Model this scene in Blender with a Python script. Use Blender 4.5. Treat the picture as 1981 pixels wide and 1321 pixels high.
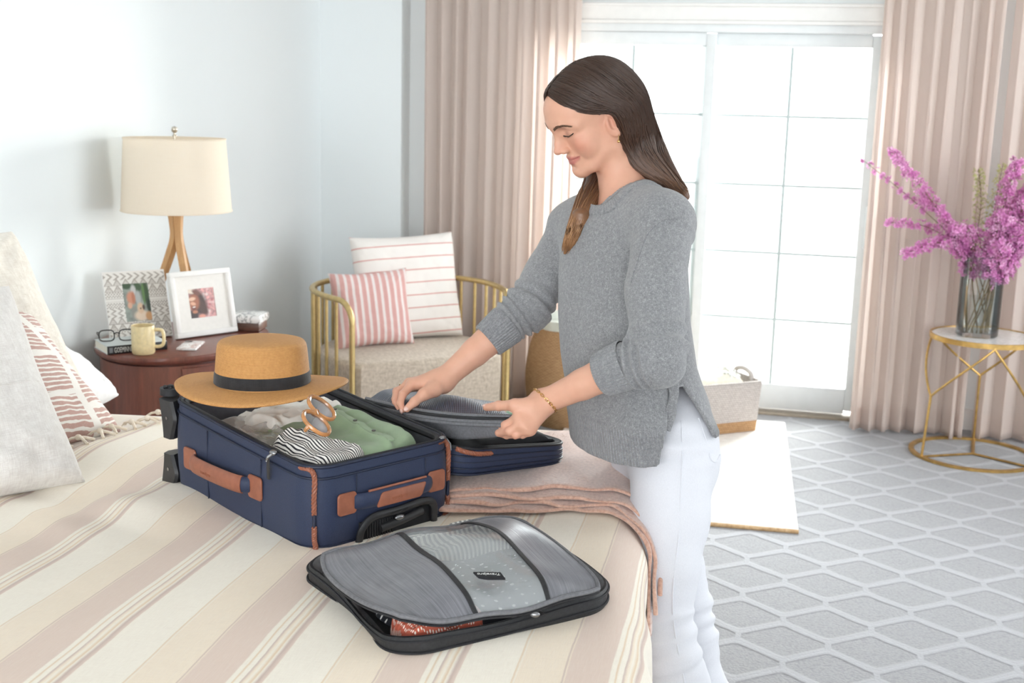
import bpy, bmesh, math, random
import numpy as np
from mathutils import Vector, Matrix
for o in list(bpy.data.objects): bpy.data.objects.remove(o)
SC = bpy.context.scene
COL = SC.collection
PI = math.pi
sin, cos = math.sin, math.cos
rnd = random.Random(7)
NR = np.random.RandomState(11)
# ------------------------------------------------------------------ camera, world, lights, exposure
CR = np.array([[0.9731149, 0.228962, 0.0249763], [0.068224, -0.1829754, -0.9807474], [-0.2199838, 0.9560839, -0.1936768]])
CH = 1.60
FPX = 2321.69
cam = bpy.data.cameras.new('camera'); camo = bpy.data.objects.new('camera', cam); COL.objects.link(camo)
cam.sensor_width = 36.0; cam.lens = FPX/1981*36.0; cam.clip_start = 0.05; cam.clip_end = 100
M = Matrix.Identity(4)
for i in range(3):
    M[i][0] = CR[0][i]; M[i][1] = -CR[1][i]; M[i][2] = -CR[2][i]
M[2][3] = CH
camo.matrix_world = M
SC.camera = camo
cam.dof.use_dof = True; cam.dof.focus_distance = 2.35; cam.dof.aperture_fstop = 7.0
SC.view_settings.view_transform = 'Standard'; SC.view_settings.look = 'None'
SC.view_settings.gamma = 1.0; SC.view_settings.use_curve_mapping = False
SC.view_settings.exposure = 0.0
SC.cycles.transparent_max_bounces = 24
W = bpy.data.worlds.new('world'); SC.world = W; W.use_nodes = True
bg = W.node_tree.nodes['Background']; bg.inputs[0].default_value = (0.93, 0.97, 1.0, 1); bg.inputs[1].default_value = 5.0
def area_light(name, loc, target, sx, sy, power, color):
    l = bpy.data.lights.new(name, 'AREA'); l.shape = 'RECTANGLE'; l.size = sx; l.size_y = sy; l.energy = power; l.color = color
    o = bpy.data.objects.new(name, l); COL.objects.link(o); o.location = loc
    d = Vector(target)-Vector(loc); o.rotation_euler = d.to_track_quat('-Z', 'Y').to_euler()
    return o
# daylight entering through the patio door (from the sky above it) and through the wide windows behind the camera
area_light('sky_light_door', (-0.9, 8.6, 3.1), (-0.7, 4.5, 0.8), 3.2, 1.6, 600, (0.96, 0.98, 1.0))
area_light('sky_light_front', (-0.2, -4.35, 2.0), (-1.0, 3.0, 0.9), 4.4, 2.2, 185, (0.97, 0.985, 1.0))
area_light('sun_glare_outside', (0.62, 8.5, 1.6), (-2.5, 3.8, 1.2), 1.1, 1.3, 230, (1.0, 0.985, 0.96))

area_light('added_fill_side', (2.85, 4.3, 1.5), (-2.0, 4.3, 1.3), 2.3, 1.8, 20, (0.98, 0.99, 1.0))  # fill added from the unseen right side to brighten left wall and curtains

def at(x, y, d):
    """world point seen along the photograph's pixel (x, y) at forward distance d"""
    r = CR.T @ np.array([(x-990.5)/FPX, (y-660.5)/FPX, 1.0])
    return r*d + np.array([0, 0, CH])
# ------------------------------------------------------------------ object helpers
def tag(o, label=None, cat=None, group=None, kind=None):
    if label: o['label'] = label
    if cat: o['category'] = cat
    if group: o['group'] = group
    if kind: o['kind'] = kind
    return o
def thing(name, label, cat, loc=(0, 0, 0), rz=0.0, group=None):
    o = bpy.data.objects.new(name, None); COL.objects.link(o); o.empty_display_size = 0.05
    o.location = loc; o.rotation_euler = (0, 0, rz)
    return tag(o, label, cat, group)
def mk(name, V, F, mat, parent=None, smooth=True, kind=None, attrs=None, label=None):
    """link one mesh object; attrs: {name: (Nx3 vector per vertex)}; V is local to the parent"""
    me = bpy.data.meshes.new(name)
    V = np.asarray(V, dtype=np.float32)
    if isinstance(F, np.ndarray):
        nf, k = F.shape
        me.vertices.add(len(V)); me.vertices.foreach_set('co', V.ravel())
        me.loops.add(nf*k); me.loops.foreach_set('vertex_index', F.astype(np.int32).ravel())
        me.polygons.add(nf); me.polygons.foreach_set('loop_start', np.arange(0, nf*k, k, dtype=np.int32))
        me.update(calc_edges=True)
    else:
        me.from_pydata([tuple(map(float, v)) for v in V], [], F)
    if smooth:
        me.polygons.foreach_set('use_smooth', np.ones(len(me.polygons), dtype=bool))
    for k, a in (attrs or {}).items():
        at_ = me.attributes.new(k, 'FLOAT_VECTOR', 'POINT'); at_.data.foreach_set('vector', np.asarray(a, dtype=np.float32).ravel())
    mats = mat if isinstance(mat, (list, tuple)) else [mat]
    for m in mats: me.materials.append(m)
    me.update()
    o = bpy.data.objects.new(name, me); COL.objects.link(o)
    if parent is not None: o.parent = parent
    if kind: o['kind'] = kind
    if label: o['label'] = label
    return o
class MB:
    """collects simple shapes into one mesh"""
    def __init__(s): s.v = []; s.f = []; s.m = []
    def add(s, V, F, mi=0):
        b = len(s.v); s.v += [tuple(map(float, p)) for p in V]
        for f in F: s.f.append([int(i)+b for i in f]); s.m.append(mi)
        return s
    def box(s, c, d, r=0.0, rz=0.0, M=None, mi=0):
        """box of size d at centre c with rounded edges of radius r"""
        bm = bmesh.new(); bmesh.ops.create_cube(bm, size=1.0)
        bmesh.ops.scale(bm, vec=Vector(d), verts=bm.verts)
        if r > 0:
            bmesh.ops.bevel(bm, geom=bm.edges[:]+bm.verts[:], offset=min(r, min(d)*0.49), segments=2 if r < 0.01 else 3, profile=0.5, affect='EDGES')
        R_ = Matrix.Rotation(rz, 3, 'Z') if M is None else M
        V = [R_ @ v.co + Vector(c) for v in bm.verts]; bm.verts.index_update()
        F = [[v.index for v in f.verts] for f in bm.faces]; bm.free()
        return s.add(V, F, mi)
    def tube(s, pts, rad, n=8, cap=True, mi=0, closed=False, flat=None):
        """tube through pts; rad a number or one per point; flat=(normal, ratio) squashes it"""
        P = np.array(pts, dtype=float); N = len(P)
        R_ = np.full(N, rad) if np.isscalar(rad) else np.array(rad, dtype=float)
        T = np.roll(P, -1, 0)-np.roll(P, 1, 0) if closed else np.gradient(P, axis=0)
        T /= np.linalg.norm(T, axis=1)[:, None]+1e-12
        a = np.array([0, 0, 1.0]) if abs(T[0][2]) < 0.9 else np.array([1.0, 0, 0])
        if flat is not None: a = np.array(flat[0], dtype=float)
        V = []
        u = None
        for i in range(N):
            if flat is not None: w = a-T[i]*(a@T[i])
            else:
                w = (a if u is None else u) - T[i]*((a if u is None else u)@T[i])
            u = w/(np.linalg.norm(w)+1e-12); v = np.cross(T[i], u)
            ru = R_[i]*(flat[1] if flat is not None else 1.0)
            for k in range(n):
                t = 2*PI*k/n; V.append(P[i]+u*ru*cos(t)+v*R_[i]*sin(t))
        F = []
        for i in range(N if closed else N-1):
            j = (i+1) % N
            for k in range(n): F.append([i*n+k, i*n+(k+1) % n, j*n+(k+1) % n, j*n+k])
        if cap and not closed: F.append(list(range(n))[::-1]); F.append([(N-1)*n+k for k in range(n)])
        return s.add(V, F, mi)
    def lathe(s, prof, n=32, c=(0, 0, 0), sx=1.0, sy=1.0, mi=0, cap=(False, False), M=None):
        V = []; N = len(prof)
        for r, z in prof:
            for k in range(n):
                t = 2*PI*k/n; p = Vector((r*cos(t)*sx, r*sin(t)*sy, z))
                V.append((M @ p if M is not None else p)+Vector(c))
        F = [[i*n+k, i*n+(k+1) % n, (i+1)*n+(k+1) % n, (i+1)*n+k] for i in range(N-1) for k in range(n)]
        if cap[0]: F.append(list(range(n))[::-1])
        if cap[1]: F.append([(N-1)*n+k for k in range(n)])
        return s.add(V, F, mi)
    def prism(s, poly, h, M=None, c=(0, 0, 0), mi=0):
        """poly in local xy, extruded along z from 0 to h"""
        n = len(poly); R_ = M if M is not None else Matrix.Identity(3)
        V = [R_ @ Vector((x, y, z))+Vector(c) for z in (0, h) for x, y in poly]
        F = [list(range(n))[::-1], [n+k for k in range(n)]]+[[k, (k+1) % n, n+(k+1) % n, n+k] for k in range(n)]
        return s.add(V, F, mi)
    def ball(s, c, r, nu=12, nv=8, mi=0, M=None):
        r = (r, r, r) if np.isscalar(r) else r
        V = []; 
        for i in range(nv+1):
            a = PI*i/nv
            for k in range(nu):
                t = 2*PI*k/nu; p = Vector((r[0]*sin(a)*cos(t), r[1]*sin(a)*sin(t), r[2]*cos(a)))
                V.append((M @ p if M is not None else p)+Vector(c))
        F = [[i*nu+k, (i+1)*nu+k, (i+1)*nu+(k+1) % nu, i*nu+(k+1) % nu] for i in range(nv) for k in range(nu)]
        return s.add(V, F, mi)
    def build(s, name, mat, parent=None, smooth=True, kind=None, label=None, attrs=None):
        o = mk(name, s.v, s.f, mat, parent, smooth, kind, attrs, label)
        if isinstance(mat, (list, tuple)): o.data.polygons.foreach_set('material_index', np.array(s.m, dtype=np.int32))
        if smooth: sharp(o)
        return o
def sharp(o, ang=38):
    me = o.data
    bm = bmesh.new(); bm.from_mesh(me)
    bmesh.ops.remove_doubles(bm, verts=bm.verts, dist=1e-6)
    bmesh.ops.recalc_face_normals(bm, faces=bm.faces)
    for e in bm.edges:
        if len(e.link_faces) == 2: e.smooth = e.calc_face_angle(0) < math.radians(ang)
    bm.to_mesh(me); bm.free()
def grid_faces(nu, nv, wrap_u=False):
    i, j = np.meshgrid(np.arange(nu if wrap_u else nu-1), np.arange(nv-1), indexing='ij')
    i2 = (i+1) % nu
    return np.stack([i*nv+j, i2*nv+j, i2*nv+j+1, i*nv+j+1], -1).reshape(-1, 4)
def recalc(o):
    bm = bmesh.new(); bm.from_mesh(o.data); bmesh.ops.recalc_face_normals(bm, faces=bm.faces); bm.to_mesh(o.data); bm.free()
    return o
def dup_tree(o, parent=None):
    c = o.copy(); COL.objects.link(c)
    if parent is not None: c.parent = parent; c.matrix_parent_inverse = o.matrix_parent_inverse.copy()
    for ch in o.children: dup_tree(ch, c)
    return c
def smooth_noise(shape, cells, seed):
    """tileless smooth value noise on a 2-D grid, range -1..1"""
    r = np.random.RandomState(seed); g = r.uniform(-1, 1, (cells[0]+3, cells[1]+3))
    a = np.linspace(0, cells[0], shape[0]); b = np.linspace(0, cells[1], shape[1])
    i = a.astype(int); j = b.astype(int); fa = a-i; fb = b-j
    fa = fa*fa*(3-2*fa); fb = fb*fb*(3-2*fb)
    g00 = g[np.ix_(i, j)]; g10 = g[np.ix_(i+1, j)]; g01 = g[np.ix_(i, j+1)]; g11 = g[np.ix_(i+1, j+1)]
    fa = fa[:, None]; fb = fb[None, :]
    return (g00*(1-fa)+g10*fa)*(1-fb)+(g01*(1-fa)+g11*fa)*fb
def catmull(P, n):
    P = np.array(P, dtype=float); P = np.vstack([2*P[0]-P[1], P, 2*P[-1]-P[-2]])
    m = len(P)-3; t = np.linspace(0, m-1e-9, n); i = t.astype(int); f = (t-i)[:, None]
    a, b, c, d = P[i], P[i+1], P[i+2], P[i+3]
    return 0.5*(2*b+(c-a)*f+(2*a-5*b+4*c-d)*f**2+(3*b-a-3*c+d)*f**3)
# ------------------------------------------------------------------ materials
def srgb(r, g, b):
    f = lambda c: (c/255/12.92) if c/255 <= 0.04045 else ((c/255+0.055)/1.055)**2.4
    return (f(r), f(g), f(b), 1.0)
class NT:
    def __init__(s, name):
        s.mat = bpy.data.materials.new(name); s.mat.use_nodes = True; s.t = s.mat.node_tree
        s.b = s.t.nodes['Principled BSDF']; s.out = s.t.nodes['Material Output']
    def n(s, typ, **kw):
        n = s.t.nodes.new('ShaderNode'+typ)
        for k, v in kw.items(): setattr(n, k, v)
        return n
    def l(s, a, b): s.t.links.new(a, b); return s
    def val(s, x, sock):
        if hasattr(x, 'is_output'): s.l(x, sock)
        else: sock.default_value = x
    def math(s, op, a, b=0.0, c=0.0, clamp=False):
        n = s.n('Math', operation=op); n.use_clamp = clamp
        s.val(a, n.inputs[0]); s.val(b, n.inputs[1]); s.val(c, n.inputs[2]); return n.outputs[0]
    def mix(s, f, a, b, mode='MIX'):
        n = s.n('MixRGB', blend_type=mode); s.val(f, n.inputs[0]); s.val(a, n.inputs[1]); s.val(b, n.inputs[2]); return n.outputs[0]
    def obj(s): return s.n('TexCoord').outputs['Object']
    def attr(s, name): return s.n('Attribute', attribute_name=name)
    def sep(s, v): n = s.n('SeparateXYZ'); s.l(v, n.inputs[0]); return n.outputs
    def noise(s, vec, scale, detail=2.0, rough=0.5, dist=0.0):
        n = s.n('TexNoise'); s.l(vec, n.inputs['Vector']); n.inputs['Scale'].default_value = scale
        n.inputs['Detail'].default_value = detail; n.inputs['Roughness'].default_value = rough; n.inputs['Distortion'].default_value = dist
        return n.outputs['Fac']
    def mapping(s, vec, scale=(1, 1, 1), rot=(0, 0, 0)):
        n = s.n('Mapping'); s.l(vec, n.inputs['Vector']); n.inputs['Scale'].default_value = scale; n.inputs['Rotation'].default_value = rot
        return n.outputs[0]
    def ramp(s, f, stops, interp='LINEAR'):
        n = s.n('ValToRGB'); n.color_ramp.interpolation = interp; e = n.color_ramp.elements
        e[0].position, e[0].color = stops[0]; e[1].position, e[1].color = stops[-1]
        for p, c in stops[1:-1]:
            q = e.new(p); q.color = c
        s.l(f, n.inputs[0]); return n.outputs[0]
    def bump(s, h, strength=0.3, dist=0.002, base=None):
        n = s.n('Bump'); n.inputs['Strength'].default_value = strength; n.inputs['Distance'].default_value = dist
        s.l(h, n.inputs['Height'])
        if base is not None: s.l(base, n.inputs['Normal'])
        s.l(n.outputs[0], s.b.inputs['Normal']); return n.outputs[0]
    def color(s, c): s.val(c, s.b.inputs['Base Color']); return s
    def set(s, **kw):
        for k, v in kw.items(): s.val(v, s.b.inputs[k.replace('_', ' ')])
        return s
MATS = {}
def plain(name, c, rough=0.6, var=0.06, scale=40.0, bump=0.0, bscale=300.0, metal=0.0, sheen=0.0, detail=3.0, **kw):
    """procedural base material: slight colour variation plus fine relief"""
    if name in MATS: return MATS[name]
    m = NT(name); v = m.obj()
    f = m.noise(v, scale, detail)
    dark = tuple(x*(1-var*2) for x in c[:3])+(1,); lite = tuple(min(1, x*(1+var*2)) for x in c[:3])+(1,)
    m.color(m.ramp(f, [(0.3, dark), (0.7, lite)]))
    m.set(Roughness=rough, Metallic=metal)
    if sheen: m.set(Sheen_Weight=sheen, Sheen_Roughness=0.5)
    if bump: m.bump(m.noise(v, bscale, 2.0), bump, 0.001)
    for k, x in kw.items(): m.set(**{k: x})
    MATS[name] = m.mat; return m.mat
def weave(name, c1, c2, sx=900, rough=0.85, bump=0.4, mott=0.5, sheen=0.2, mscale=60):
    """woven cloth: crossing threads with slubs"""
    if name in MATS: return MATS[name]
    m = NT(name); v = m.obj()
    a = m.noise(m.mapping(v, (sx*0.05, sx, sx)), 1.0, 2); b = m.noise(m.mapping(v, (sx, sx*0.06, sx*0.06)), 1.0, 2)
    th = m.math('MULTIPLY', m.math('ADD', a, b), 0.5)
    mo = m.noise(v, mscale, 4)
    f = m.math('ADD', m.math('MULTIPLY', th, 1-mott), m.math('MULTIPLY', mo, mott))
    m.color(m.ramp(f, [(0.35, c1), (0.65, c2)])); m.set(Roughness=rough, Sheen_Weight=sheen)
    m.bump(th, bump, 0.0012)
    MATS[name] = m.mat; return m.mat
# ================================================================== the room
XL, XR, YB, YF, ZC = -2.56, 2.7, 6.44, -4.0, 2.62
def wall_mat(name, c):
    m = NT(name); v = m.obj(); f = m.noise(v, 1.3, 3)
    m.color(m.ramp(f, [(0.3, tuple(x*0.985 for x in c[:3])+(1,)), (0.7, c)])); m.set(Roughness=0.75)
    m.bump(m.noise(v, 260, 3), 0.08, 0.001); return m.mat
M_WALL = wall_mat('wall_paint', srgb(237, 242, 243))
M_CEIL = wall_mat('ceiling_paint', srgb(240, 240, 238))
M_TRIM = plain('white_trim_paint', srgb(240, 239, 236), 0.4, 0.01, 20)
M_SASH = plain('white_vinyl_sash', srgb(232, 236, 237), 0.35, 0.01, 20)
M_BAR = plain('pale_grille_bar', srgb(196, 208, 208), 0.4, 0.02, 20)
def struct(name, mb, mat, parent=None, smooth=False):
    o = mb.build(name, mat, parent, smooth); 
    if parent is None: o['kind'] = 'structure'
    return o
def slab(name, x0, x1, y0, y1, z0, z1, mat, parent=None):
    return struct(name, MB().box(((x0+x1)/2, (y0+y1)/2, (z0+z1)/2), (x1-x0, y1-y0, z1-z0)), mat, parent)
# carpet: grey pile with a raised honeycomb of elongated hexagons
def carpet():
    m = NT('carpet_pile'); v = m.obj(); X, Y, Z = m.sep(v)
    wob = m.math('MULTIPLY', m.math('SUBTRACT', m.noise(v, 9, 2), 0.5), 0.012)
    X = m.math('ADD', X, wob); Y = m.math('ADD', Y, wob)
    P, A, L = 0.330, 0.054, 0.1355
    ph = m.math('DIVIDE', m.math('ADD', X, 0.075+40*L), 2*L)
    fr = m.math('FRACT', ph)
    tri = m.math('SUBTRACT', m.math('MULTIPLY', m.math('ABSOLUTE', m.math('SUBTRACT', fr, 0.5)), 4.0), 1.0)
    tri = m.math('SMOOTH_MAX', tri, -0.9, 0.25); tri = m.math('SMOOTH_MIN', tri, 0.9, 0.25)
    def band(off, sgn):
        q = m.math('SUBTRACT', m.math('SUBTRACT', Y, off-33*P), m.math('MULTIPLY', tri, sgn*A))
        return m.math('SUBTRACT', m.math('MULTIPLY', m.math('FRACT', m.math('DIVIDE', q, P)), P), P/2)
    d1, d2 = band(4.189-P/2-0.055, 1.0), band(4.189-P-0.055, -1.0)
    d = m.math('MINIMUM', m.math('ABSOLUTE', d1), m.math('ABSOLUTE', d2))
    # short ties where the valley of one line meets the peak of the next
    col = m.math('MULTIPLY', m.math('SUBTRACT', 0.5, m.math('ABSOLUTE', m.math('SUBTRACT', m.math('FRACT', m.math('MULTIPLY', ph, 2.0)), 0.5))), L)
    near = m.math('LESS_THAN', m.math('ADD', m.math('ABSOLUTE', d1), m.math('ABSOLUTE', d2)), 0.075)
    tie = m.math('ADD', col, m.math('MULTIPLY', m.math('SUBTRACT', 1.0, near), 1.0))
    dd = m.math('MINIMUM', d, m.math('ADD', tie, 0.008))
    mask = m.n('MapRange', interpolation_type='SMOOTHSTEP'); m.l(dd, mask.inputs[0])
    mask.inputs[1].default_value = 0.030; mask.inputs[2].default_value = 0.014
    mask = mask.outputs[0]
    loops = m.n('TexVoronoi'); m.l(m.mapping(v, (120, 150, 120)), loops.inputs['Vector']); loops.inputs['Scale'].default_value = 1.0
    lp = loops.outputs['Distance']
    fine = m.noise(v, 420, 3); big = m.noise(v, 5, 4)
    ground = m.mix(lp, srgb(166, 166, 168), srgb(138, 138, 142))
    ground = m.mix(m.math('MULTIPLY', fine, 0.5), ground, srgb(122, 121, 121))
    cut = m.mix(fine, srgb(156, 156, 160), srgb(170, 170, 174))
    rim = m.n('MapRange'); m.l(dd, rim.inputs[0]); rim.inputs[1].default_value = 0.006; rim.inputs[2].default_value = 0.0
    cut = m.mix(m.math('MULTIPLY', rim.outputs[0], 0.5), cut, srgb(180, 181, 185))
    c = m.mix(mask, ground, cut)
    c = m.mix(m.math('MULTIPLY', m.math('SUBTRACT', big, 0.35), 0.35), c, srgb(154, 154, 158))
    m.color(c); m.set(Roughness=0.95, Sheen_Weight=0.25)
    h = m.math('ADD', m.math('MULTIPLY', mask, 1.0), m.math('MULTIPLY', m.math('ADD', m.math('MULTIPLY', lp, -0.35), m.math('MULTIPLY', fine, 0.35)), 0.8))
    m.bump(h, 0.9, 0.006)
    return m.mat
o = slab('floor', XL-0.1, XR+0.1, YF-0.1, YB+0.02, -0.1, 0.0, carpet())
slab('ceiling', XL-0.1, XR+0.1, YF-0.1, YB+0.1, ZC, ZC+0.1, M_CEIL)
slab('wall_left', XL-0.1, XL, YF, YB+0.1, 0, ZC, M_WALL)
w = MB()                                   # right-hand wall (outside the frame) with a window opening added for the side fill
for y0, y1, z0, z1 in ((YF, 3.1, 0, ZC), (5.5, YB+0.1, 0, ZC), (3.1, 5.5, 0, 0.55), (3.1, 5.5, 2.45, ZC)): w.box((XR+0.05, (y0+y1)/2, (z0+z1)/2), (0.1, y1-y0, z1-z0))
struct('wall_right', w, M_WALL)
f = MB()
for y in (3.1, 4.3, 5.5): f.box((XR+0.05, y, 1.5), (0.08, 0.06, 1.9), 0.004)
for z in (0.55, 2.45): f.box((XR+0.05, 4.3, z), (0.08, 2.4, 0.06), 0.004)
struct('added_side_window', f, M_TRIM)  # unseen frame added around the opening that goes with the side fill
DX0, DX1, DZ = -1.42, 0.43, 2.03          # the opening of the patio door
w = MB()
w.box(((XL+DX0)/2, YB+0.06, ZC/2), (DX0-XL, 0.12, ZC)); w.box(((XR+DX1)/2, YB+0.06, ZC/2), (XR-DX1, 0.12, ZC))
w.box(((DX0+DX1)/2, YB+0.06, (ZC+DZ)/2), (DX1-DX0, 0.12, ZC-DZ)); struct('wall_back', w, M_WALL)
slab('wall_back_chase', XL, -2.094, 6.29, YB, 0, ZC, M_WALL)
w = MB(); wx0, wx1, wz0, wz1 = -2.4, 2.2, 0.55, 2.5   # wall behind the camera with its wide window
w.box(((XL+wx0)/2, YF-0.05, ZC/2), (wx0-XL, 0.1, ZC)); w.box(((XR+wx1)/2, YF-0.05, ZC/2), (XR-wx1, 0.1, ZC))
w.box(((wx0+wx1)/2, YF-0.05, (ZC+wz1)/2), (wx1-wx0, 0.1, ZC-wz1)); w.box(((wx0+wx1)/2, YF-0.05, wz0/2), (wx1-wx0, 0.1, wz0)); struct('wall_front', w, M_WALL)
f = MB()
for x in (wx0, -1.2, 0.1, wx1): f.box((x, YF-0.05, (wz0+wz1)/2), (0.07, 0.08, wz1-wz0), 0.004)
for z in (wz0, wz1): f.box(((wx0+wx1)/2, YF-0.05, z), (wx1-wx0, 0.08, 0.07), 0.004)
struct('window_1', f, M_TRIM)
slab('baseboard_left', XL, XL+0.015, YF, 6.29, 0, 0.11, M_TRIM)
slab('baseboard_back', 0.43, XR, YB-0.015, YB, 0, 0.11, M_TRIM)
slab('baseboard_chase', XL, -2.08, 6.275, 6.29, 0, 0.11, M_TRIM)
# head casing over the door: flat board, two small mouldings
t = MB().box((-0.5, YB-0.012, 2.085), (2.1, 0.024, 0.075), 0.004).box((-0.5, YB-0.02, 2.125), (2.14, 0.045, 0.018), 0.005)
struct('trim_1', t, M_TRIM)
slab('trim_2', -1.5, 0.5, YB-0.03, YB, 2.03, 2.047, M_TRIM)
for i, x in enumerate((-1.46, 0.455)): slab('trim_%d' % (3+i), x-0.035, x+0.035, YB-0.02, YB, 0, 2.05, M_TRIM)
# sliding patio door
def glass_mat(name, tint=(0.97, 0.99, 0.985, 1)):
    m = NT(name); t = m.n('BsdfTransparent'); t.inputs[0].default_value = tint
    g = m.n('BsdfGlossy'); g.inputs['Roughness'].default_value = 0.02
    fr = m.n('Fresnel'); fr.inputs[0].default_value = 1.45
    k = m.math('MULTIPLY', m.math('ADD', fr.outputs[0], m.math('MULTIPLY', m.noise(m.obj(), 3, 1), 0.004)), 0.9)
    x = m.n('MixShader'); m.l(k, x.inputs[0]); m.l(t.outputs[0], x.inputs[1]); m.l(g.outputs[0], x.inputs[2]); m.l(x.outputs[0], m.out.inputs[0])
    return m.mat
M_PANE = glass_mat('window_glass')
door = bpy.data.objects.new('door_1', None); COL.objects.link(door); door['kind'] = 'structure'
door['label'] = 'white sliding patio door with two grilled glass panels'
f = MB(); 
f.box((DX0+0.02, YB+0.05, 1.0), (0.04, 0.11, 2.0), 0.003); f.box((DX1-0.015, YB+0.05, 1.0), (0.03, 0.11, 2.0), 0.003)
f.box(((DX0+DX1)/2, YB+0.05, 2.01), (DX1-DX0, 0.13, 0.04), 0.003)
f.build('frame', M_SASH, door)
MB().box(((DX0+DX1)/2, YB+0.03, 0.0), (DX1-DX0, 0.14, 0.03), 0.004).build('threshold', plain('threshold_metal', srgb(150, 138, 122), 0.4, 0.05, 30, metal=0.4), door)
zs = [0.155, 0.506, 0.861, 1.217, 1.573, 1.922]
pane_me = None
for k, (g0, g1, gm, y) in enumerate(((-0.443, 0.338, -0.0545, YB+0.055), (-1.272, -0.492, -0.868, YB+0.02))):
    sl, sr = (0.075, 0.062) if k == 0 else (0.10, 0.052)
    s = MB()
    s.box((g0-sl/2, y, 1.01), (sl, 0.04, 1.95), 0.004); s.box((g1+sr/2, y, 1.01), (sr, 0.04, 1.95), 0.004)
    s.box(((g0+g1)/2, y, 0.088), (g1-g0, 0.04, 0.135), 0.004); s.box(((g0+g1)/2, y, 1.956), (g1-g0, 0.04, 0.066), 0.004)
    p = s.build('sliding_panel', M_SASH, door)
    b = MB().box((gm, y, (zs[0]+zs[-1])/2), (0.017, 0.012, zs[-1]-zs[0]), 0.003).build('grille_bar', M_BAR, p)
    for z in zs[1:-1]: MB().box(((g0+g1)/2, y+0.001, z), (g1-g0, 0.010, 0.014), 0.003).build('grille_bar', M_BAR, p)
    for (x0, x1) in ((g0, gm), (gm, g1)):
        for z0, z1 in zip(zs[:-1], zs[1:]):
            MB().box(((x0+x1)/2, y+0.012, (z0+z1)/2), (x1-x0, 0.004, z1-z0)).build('pane', M_PANE, p, smooth=False)
MB().box((DX1-0.055, YB+0.02, 1.02), (0.014, 0.03, 0.22), 0.006).build('handle', M_SASH, door)
# outside: a pale terrace, a white fence far off (seen only as a ghost in the glare)
M_TERR = plain('pale_terrace', srgb(225, 224, 220), 0.8, 0.03, 2)
MB().box((-0.5, YB+7.0, -0.12), (14, 13.6, 0.1)).build('terrace', M_TERR)['kind'] = 'structure'
M_FENCE = plain('white_fence_paint', srgb(244, 244, 242), 0.6, 0.02, 5)
fe = thing('garden_fence', 'white board fence across the terrace seen faintly through the patio door', 'fence', (0, 12.5, 0))
for z in (0.45, 0.85, 1.2): MB().box((-0.5, 0, z), (11, 0.03, 0.1), 0.004).build('rail', M_FENCE, fe)
for i in range(6): MB().box((-5.5+i*2.0, 0.03, 0.65), (0.1, 0.1, 1.4), 0.006).build('post', M_FENCE, fe)
# ------------------------------------------------------------------ curtains
def curtain_mat(name, c, c2):
    m = NT(name); v = m.obj()
    a = m.noise(m.mapping(v, (600, 600, 40)), 1.0, 2); b = m.noise(m.mapping(v, (40, 40, 600)), 1.0, 2)
    th = m.math('ADD', m.math('MULTIPLY', a, 0.5), m.math('MULTIPLY', b, 0.5))
    col = m.mix(th, tuple(x*0.9 for x in c[:3])+(1,), c)
    m.color(col); m.set(Roughness=0.9, Sheen_Weight=0.15); m.bump(th, 0.15, 0.001)
    t = m.n('BsdfTranslucent'); t.inputs[0].default_value = c2
    x = m.n('MixShader'); x.inputs[0].default_value = 0.42
    m.l(m.b.outputs[0], x.inputs[1]); m.l(t.outputs[0], x.inputs[2]); m.l(x.outputs[0], m.out.inputs[0])
    return m.mat
M_CURT = curtain_mat('curtain_linen', srgb(231, 219, 211), srgb(236, 217, 207))
def curtain(label, x0, x1, y, seed, lam=0.098, amp=0.036, ztop=2.5, group=None, open_amp=None):
    r = np.random.RandomState(seed)
    n = int((x1-x0)/lam*18); t = np.linspace(0, 1, n)
    nz = 26; zz = np.concatenate([np.linspace(0.012, 0.125, 4), np.linspace(0.125, ztop, nz)[0:]])
    k = int(round((x1-x0)/lam)); kn = np.linspace(0, 1, k+1)
    ph = np.interp(t, np.linspace(0, 1, 2*k+1), np.cumsum(np.concatenate([[0], 1+0.35*r.uniform(-1, 1, 2*k)])))*PI
    am = amp*np.interp(t, np.linspace(0, 1, k+2), 1+0.35*r.uniform(-1, 1, k+2))
    am2 = np.interp(t, np.linspace(0, 1, k+2), r.uniform(-1, 1, k+2))
    dr = np.interp(t, np.linspace(0, 1, k+2), r.uniform(-1, 1, k+2))
    def section(z):
        q = z/ztop; a = am*(0.72+0.38*(1-q))
        yy = y-a*np.tanh(1.7*np.sin(ph))/0.93+0.012*am2*(1-q)*3
        xx = x0+(x1-x0)*t+0.017*np.sin(2*ph)+0.022*dr*(1-q)
        return np.stack([xx, yy, np.full(n, z)], -1)
    root = thing('curtain', label, 'curtain', (0, 0, 0), 0, group)
    P = np.stack([section(z) for z in zz[4:]], 1)
    mk('drape', P.reshape(-1, 3), grid_faces(n, P.shape[1]), M_CURT, root)
    H = np.stack([section(z)+np.array([0, -0.002, 0]) for z in zz[:4]], 1); H2 = H[:, ::-1]+np.array([0, 0.006, 0])
    H = np.concatenate([H2, H], 1)
    mk('hem', H.reshape(-1, 3), grid_faces(n, H.shape[1]), M_CURT, root)
    return root
curtain('pinkish taupe curtain hanging left of the patio door behind the armchair', -1.955, -1.12, 6.26, 3, 0.083, 0.034)
curtain('wide pinkish taupe curtain hanging right of the patio door', 0.365, 0.915, 6.24, 8, 0.079, 0.033)
curtain('pinkish taupe curtain behind the vase at the right edge of the photo', 0.962, 1.75, 6.26, 21, 0.085, 0.034)
rod = thing('curtain_rod', 'brass curtain rod carrying the curtains above the patio door', 'curtain rod', (0, 6.25, 2.53))
M_BRASS = plain('brushed_brass', srgb(205, 172, 112), 0.32, 0.05, 60, 0.05, 200, metal=0.85)
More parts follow.
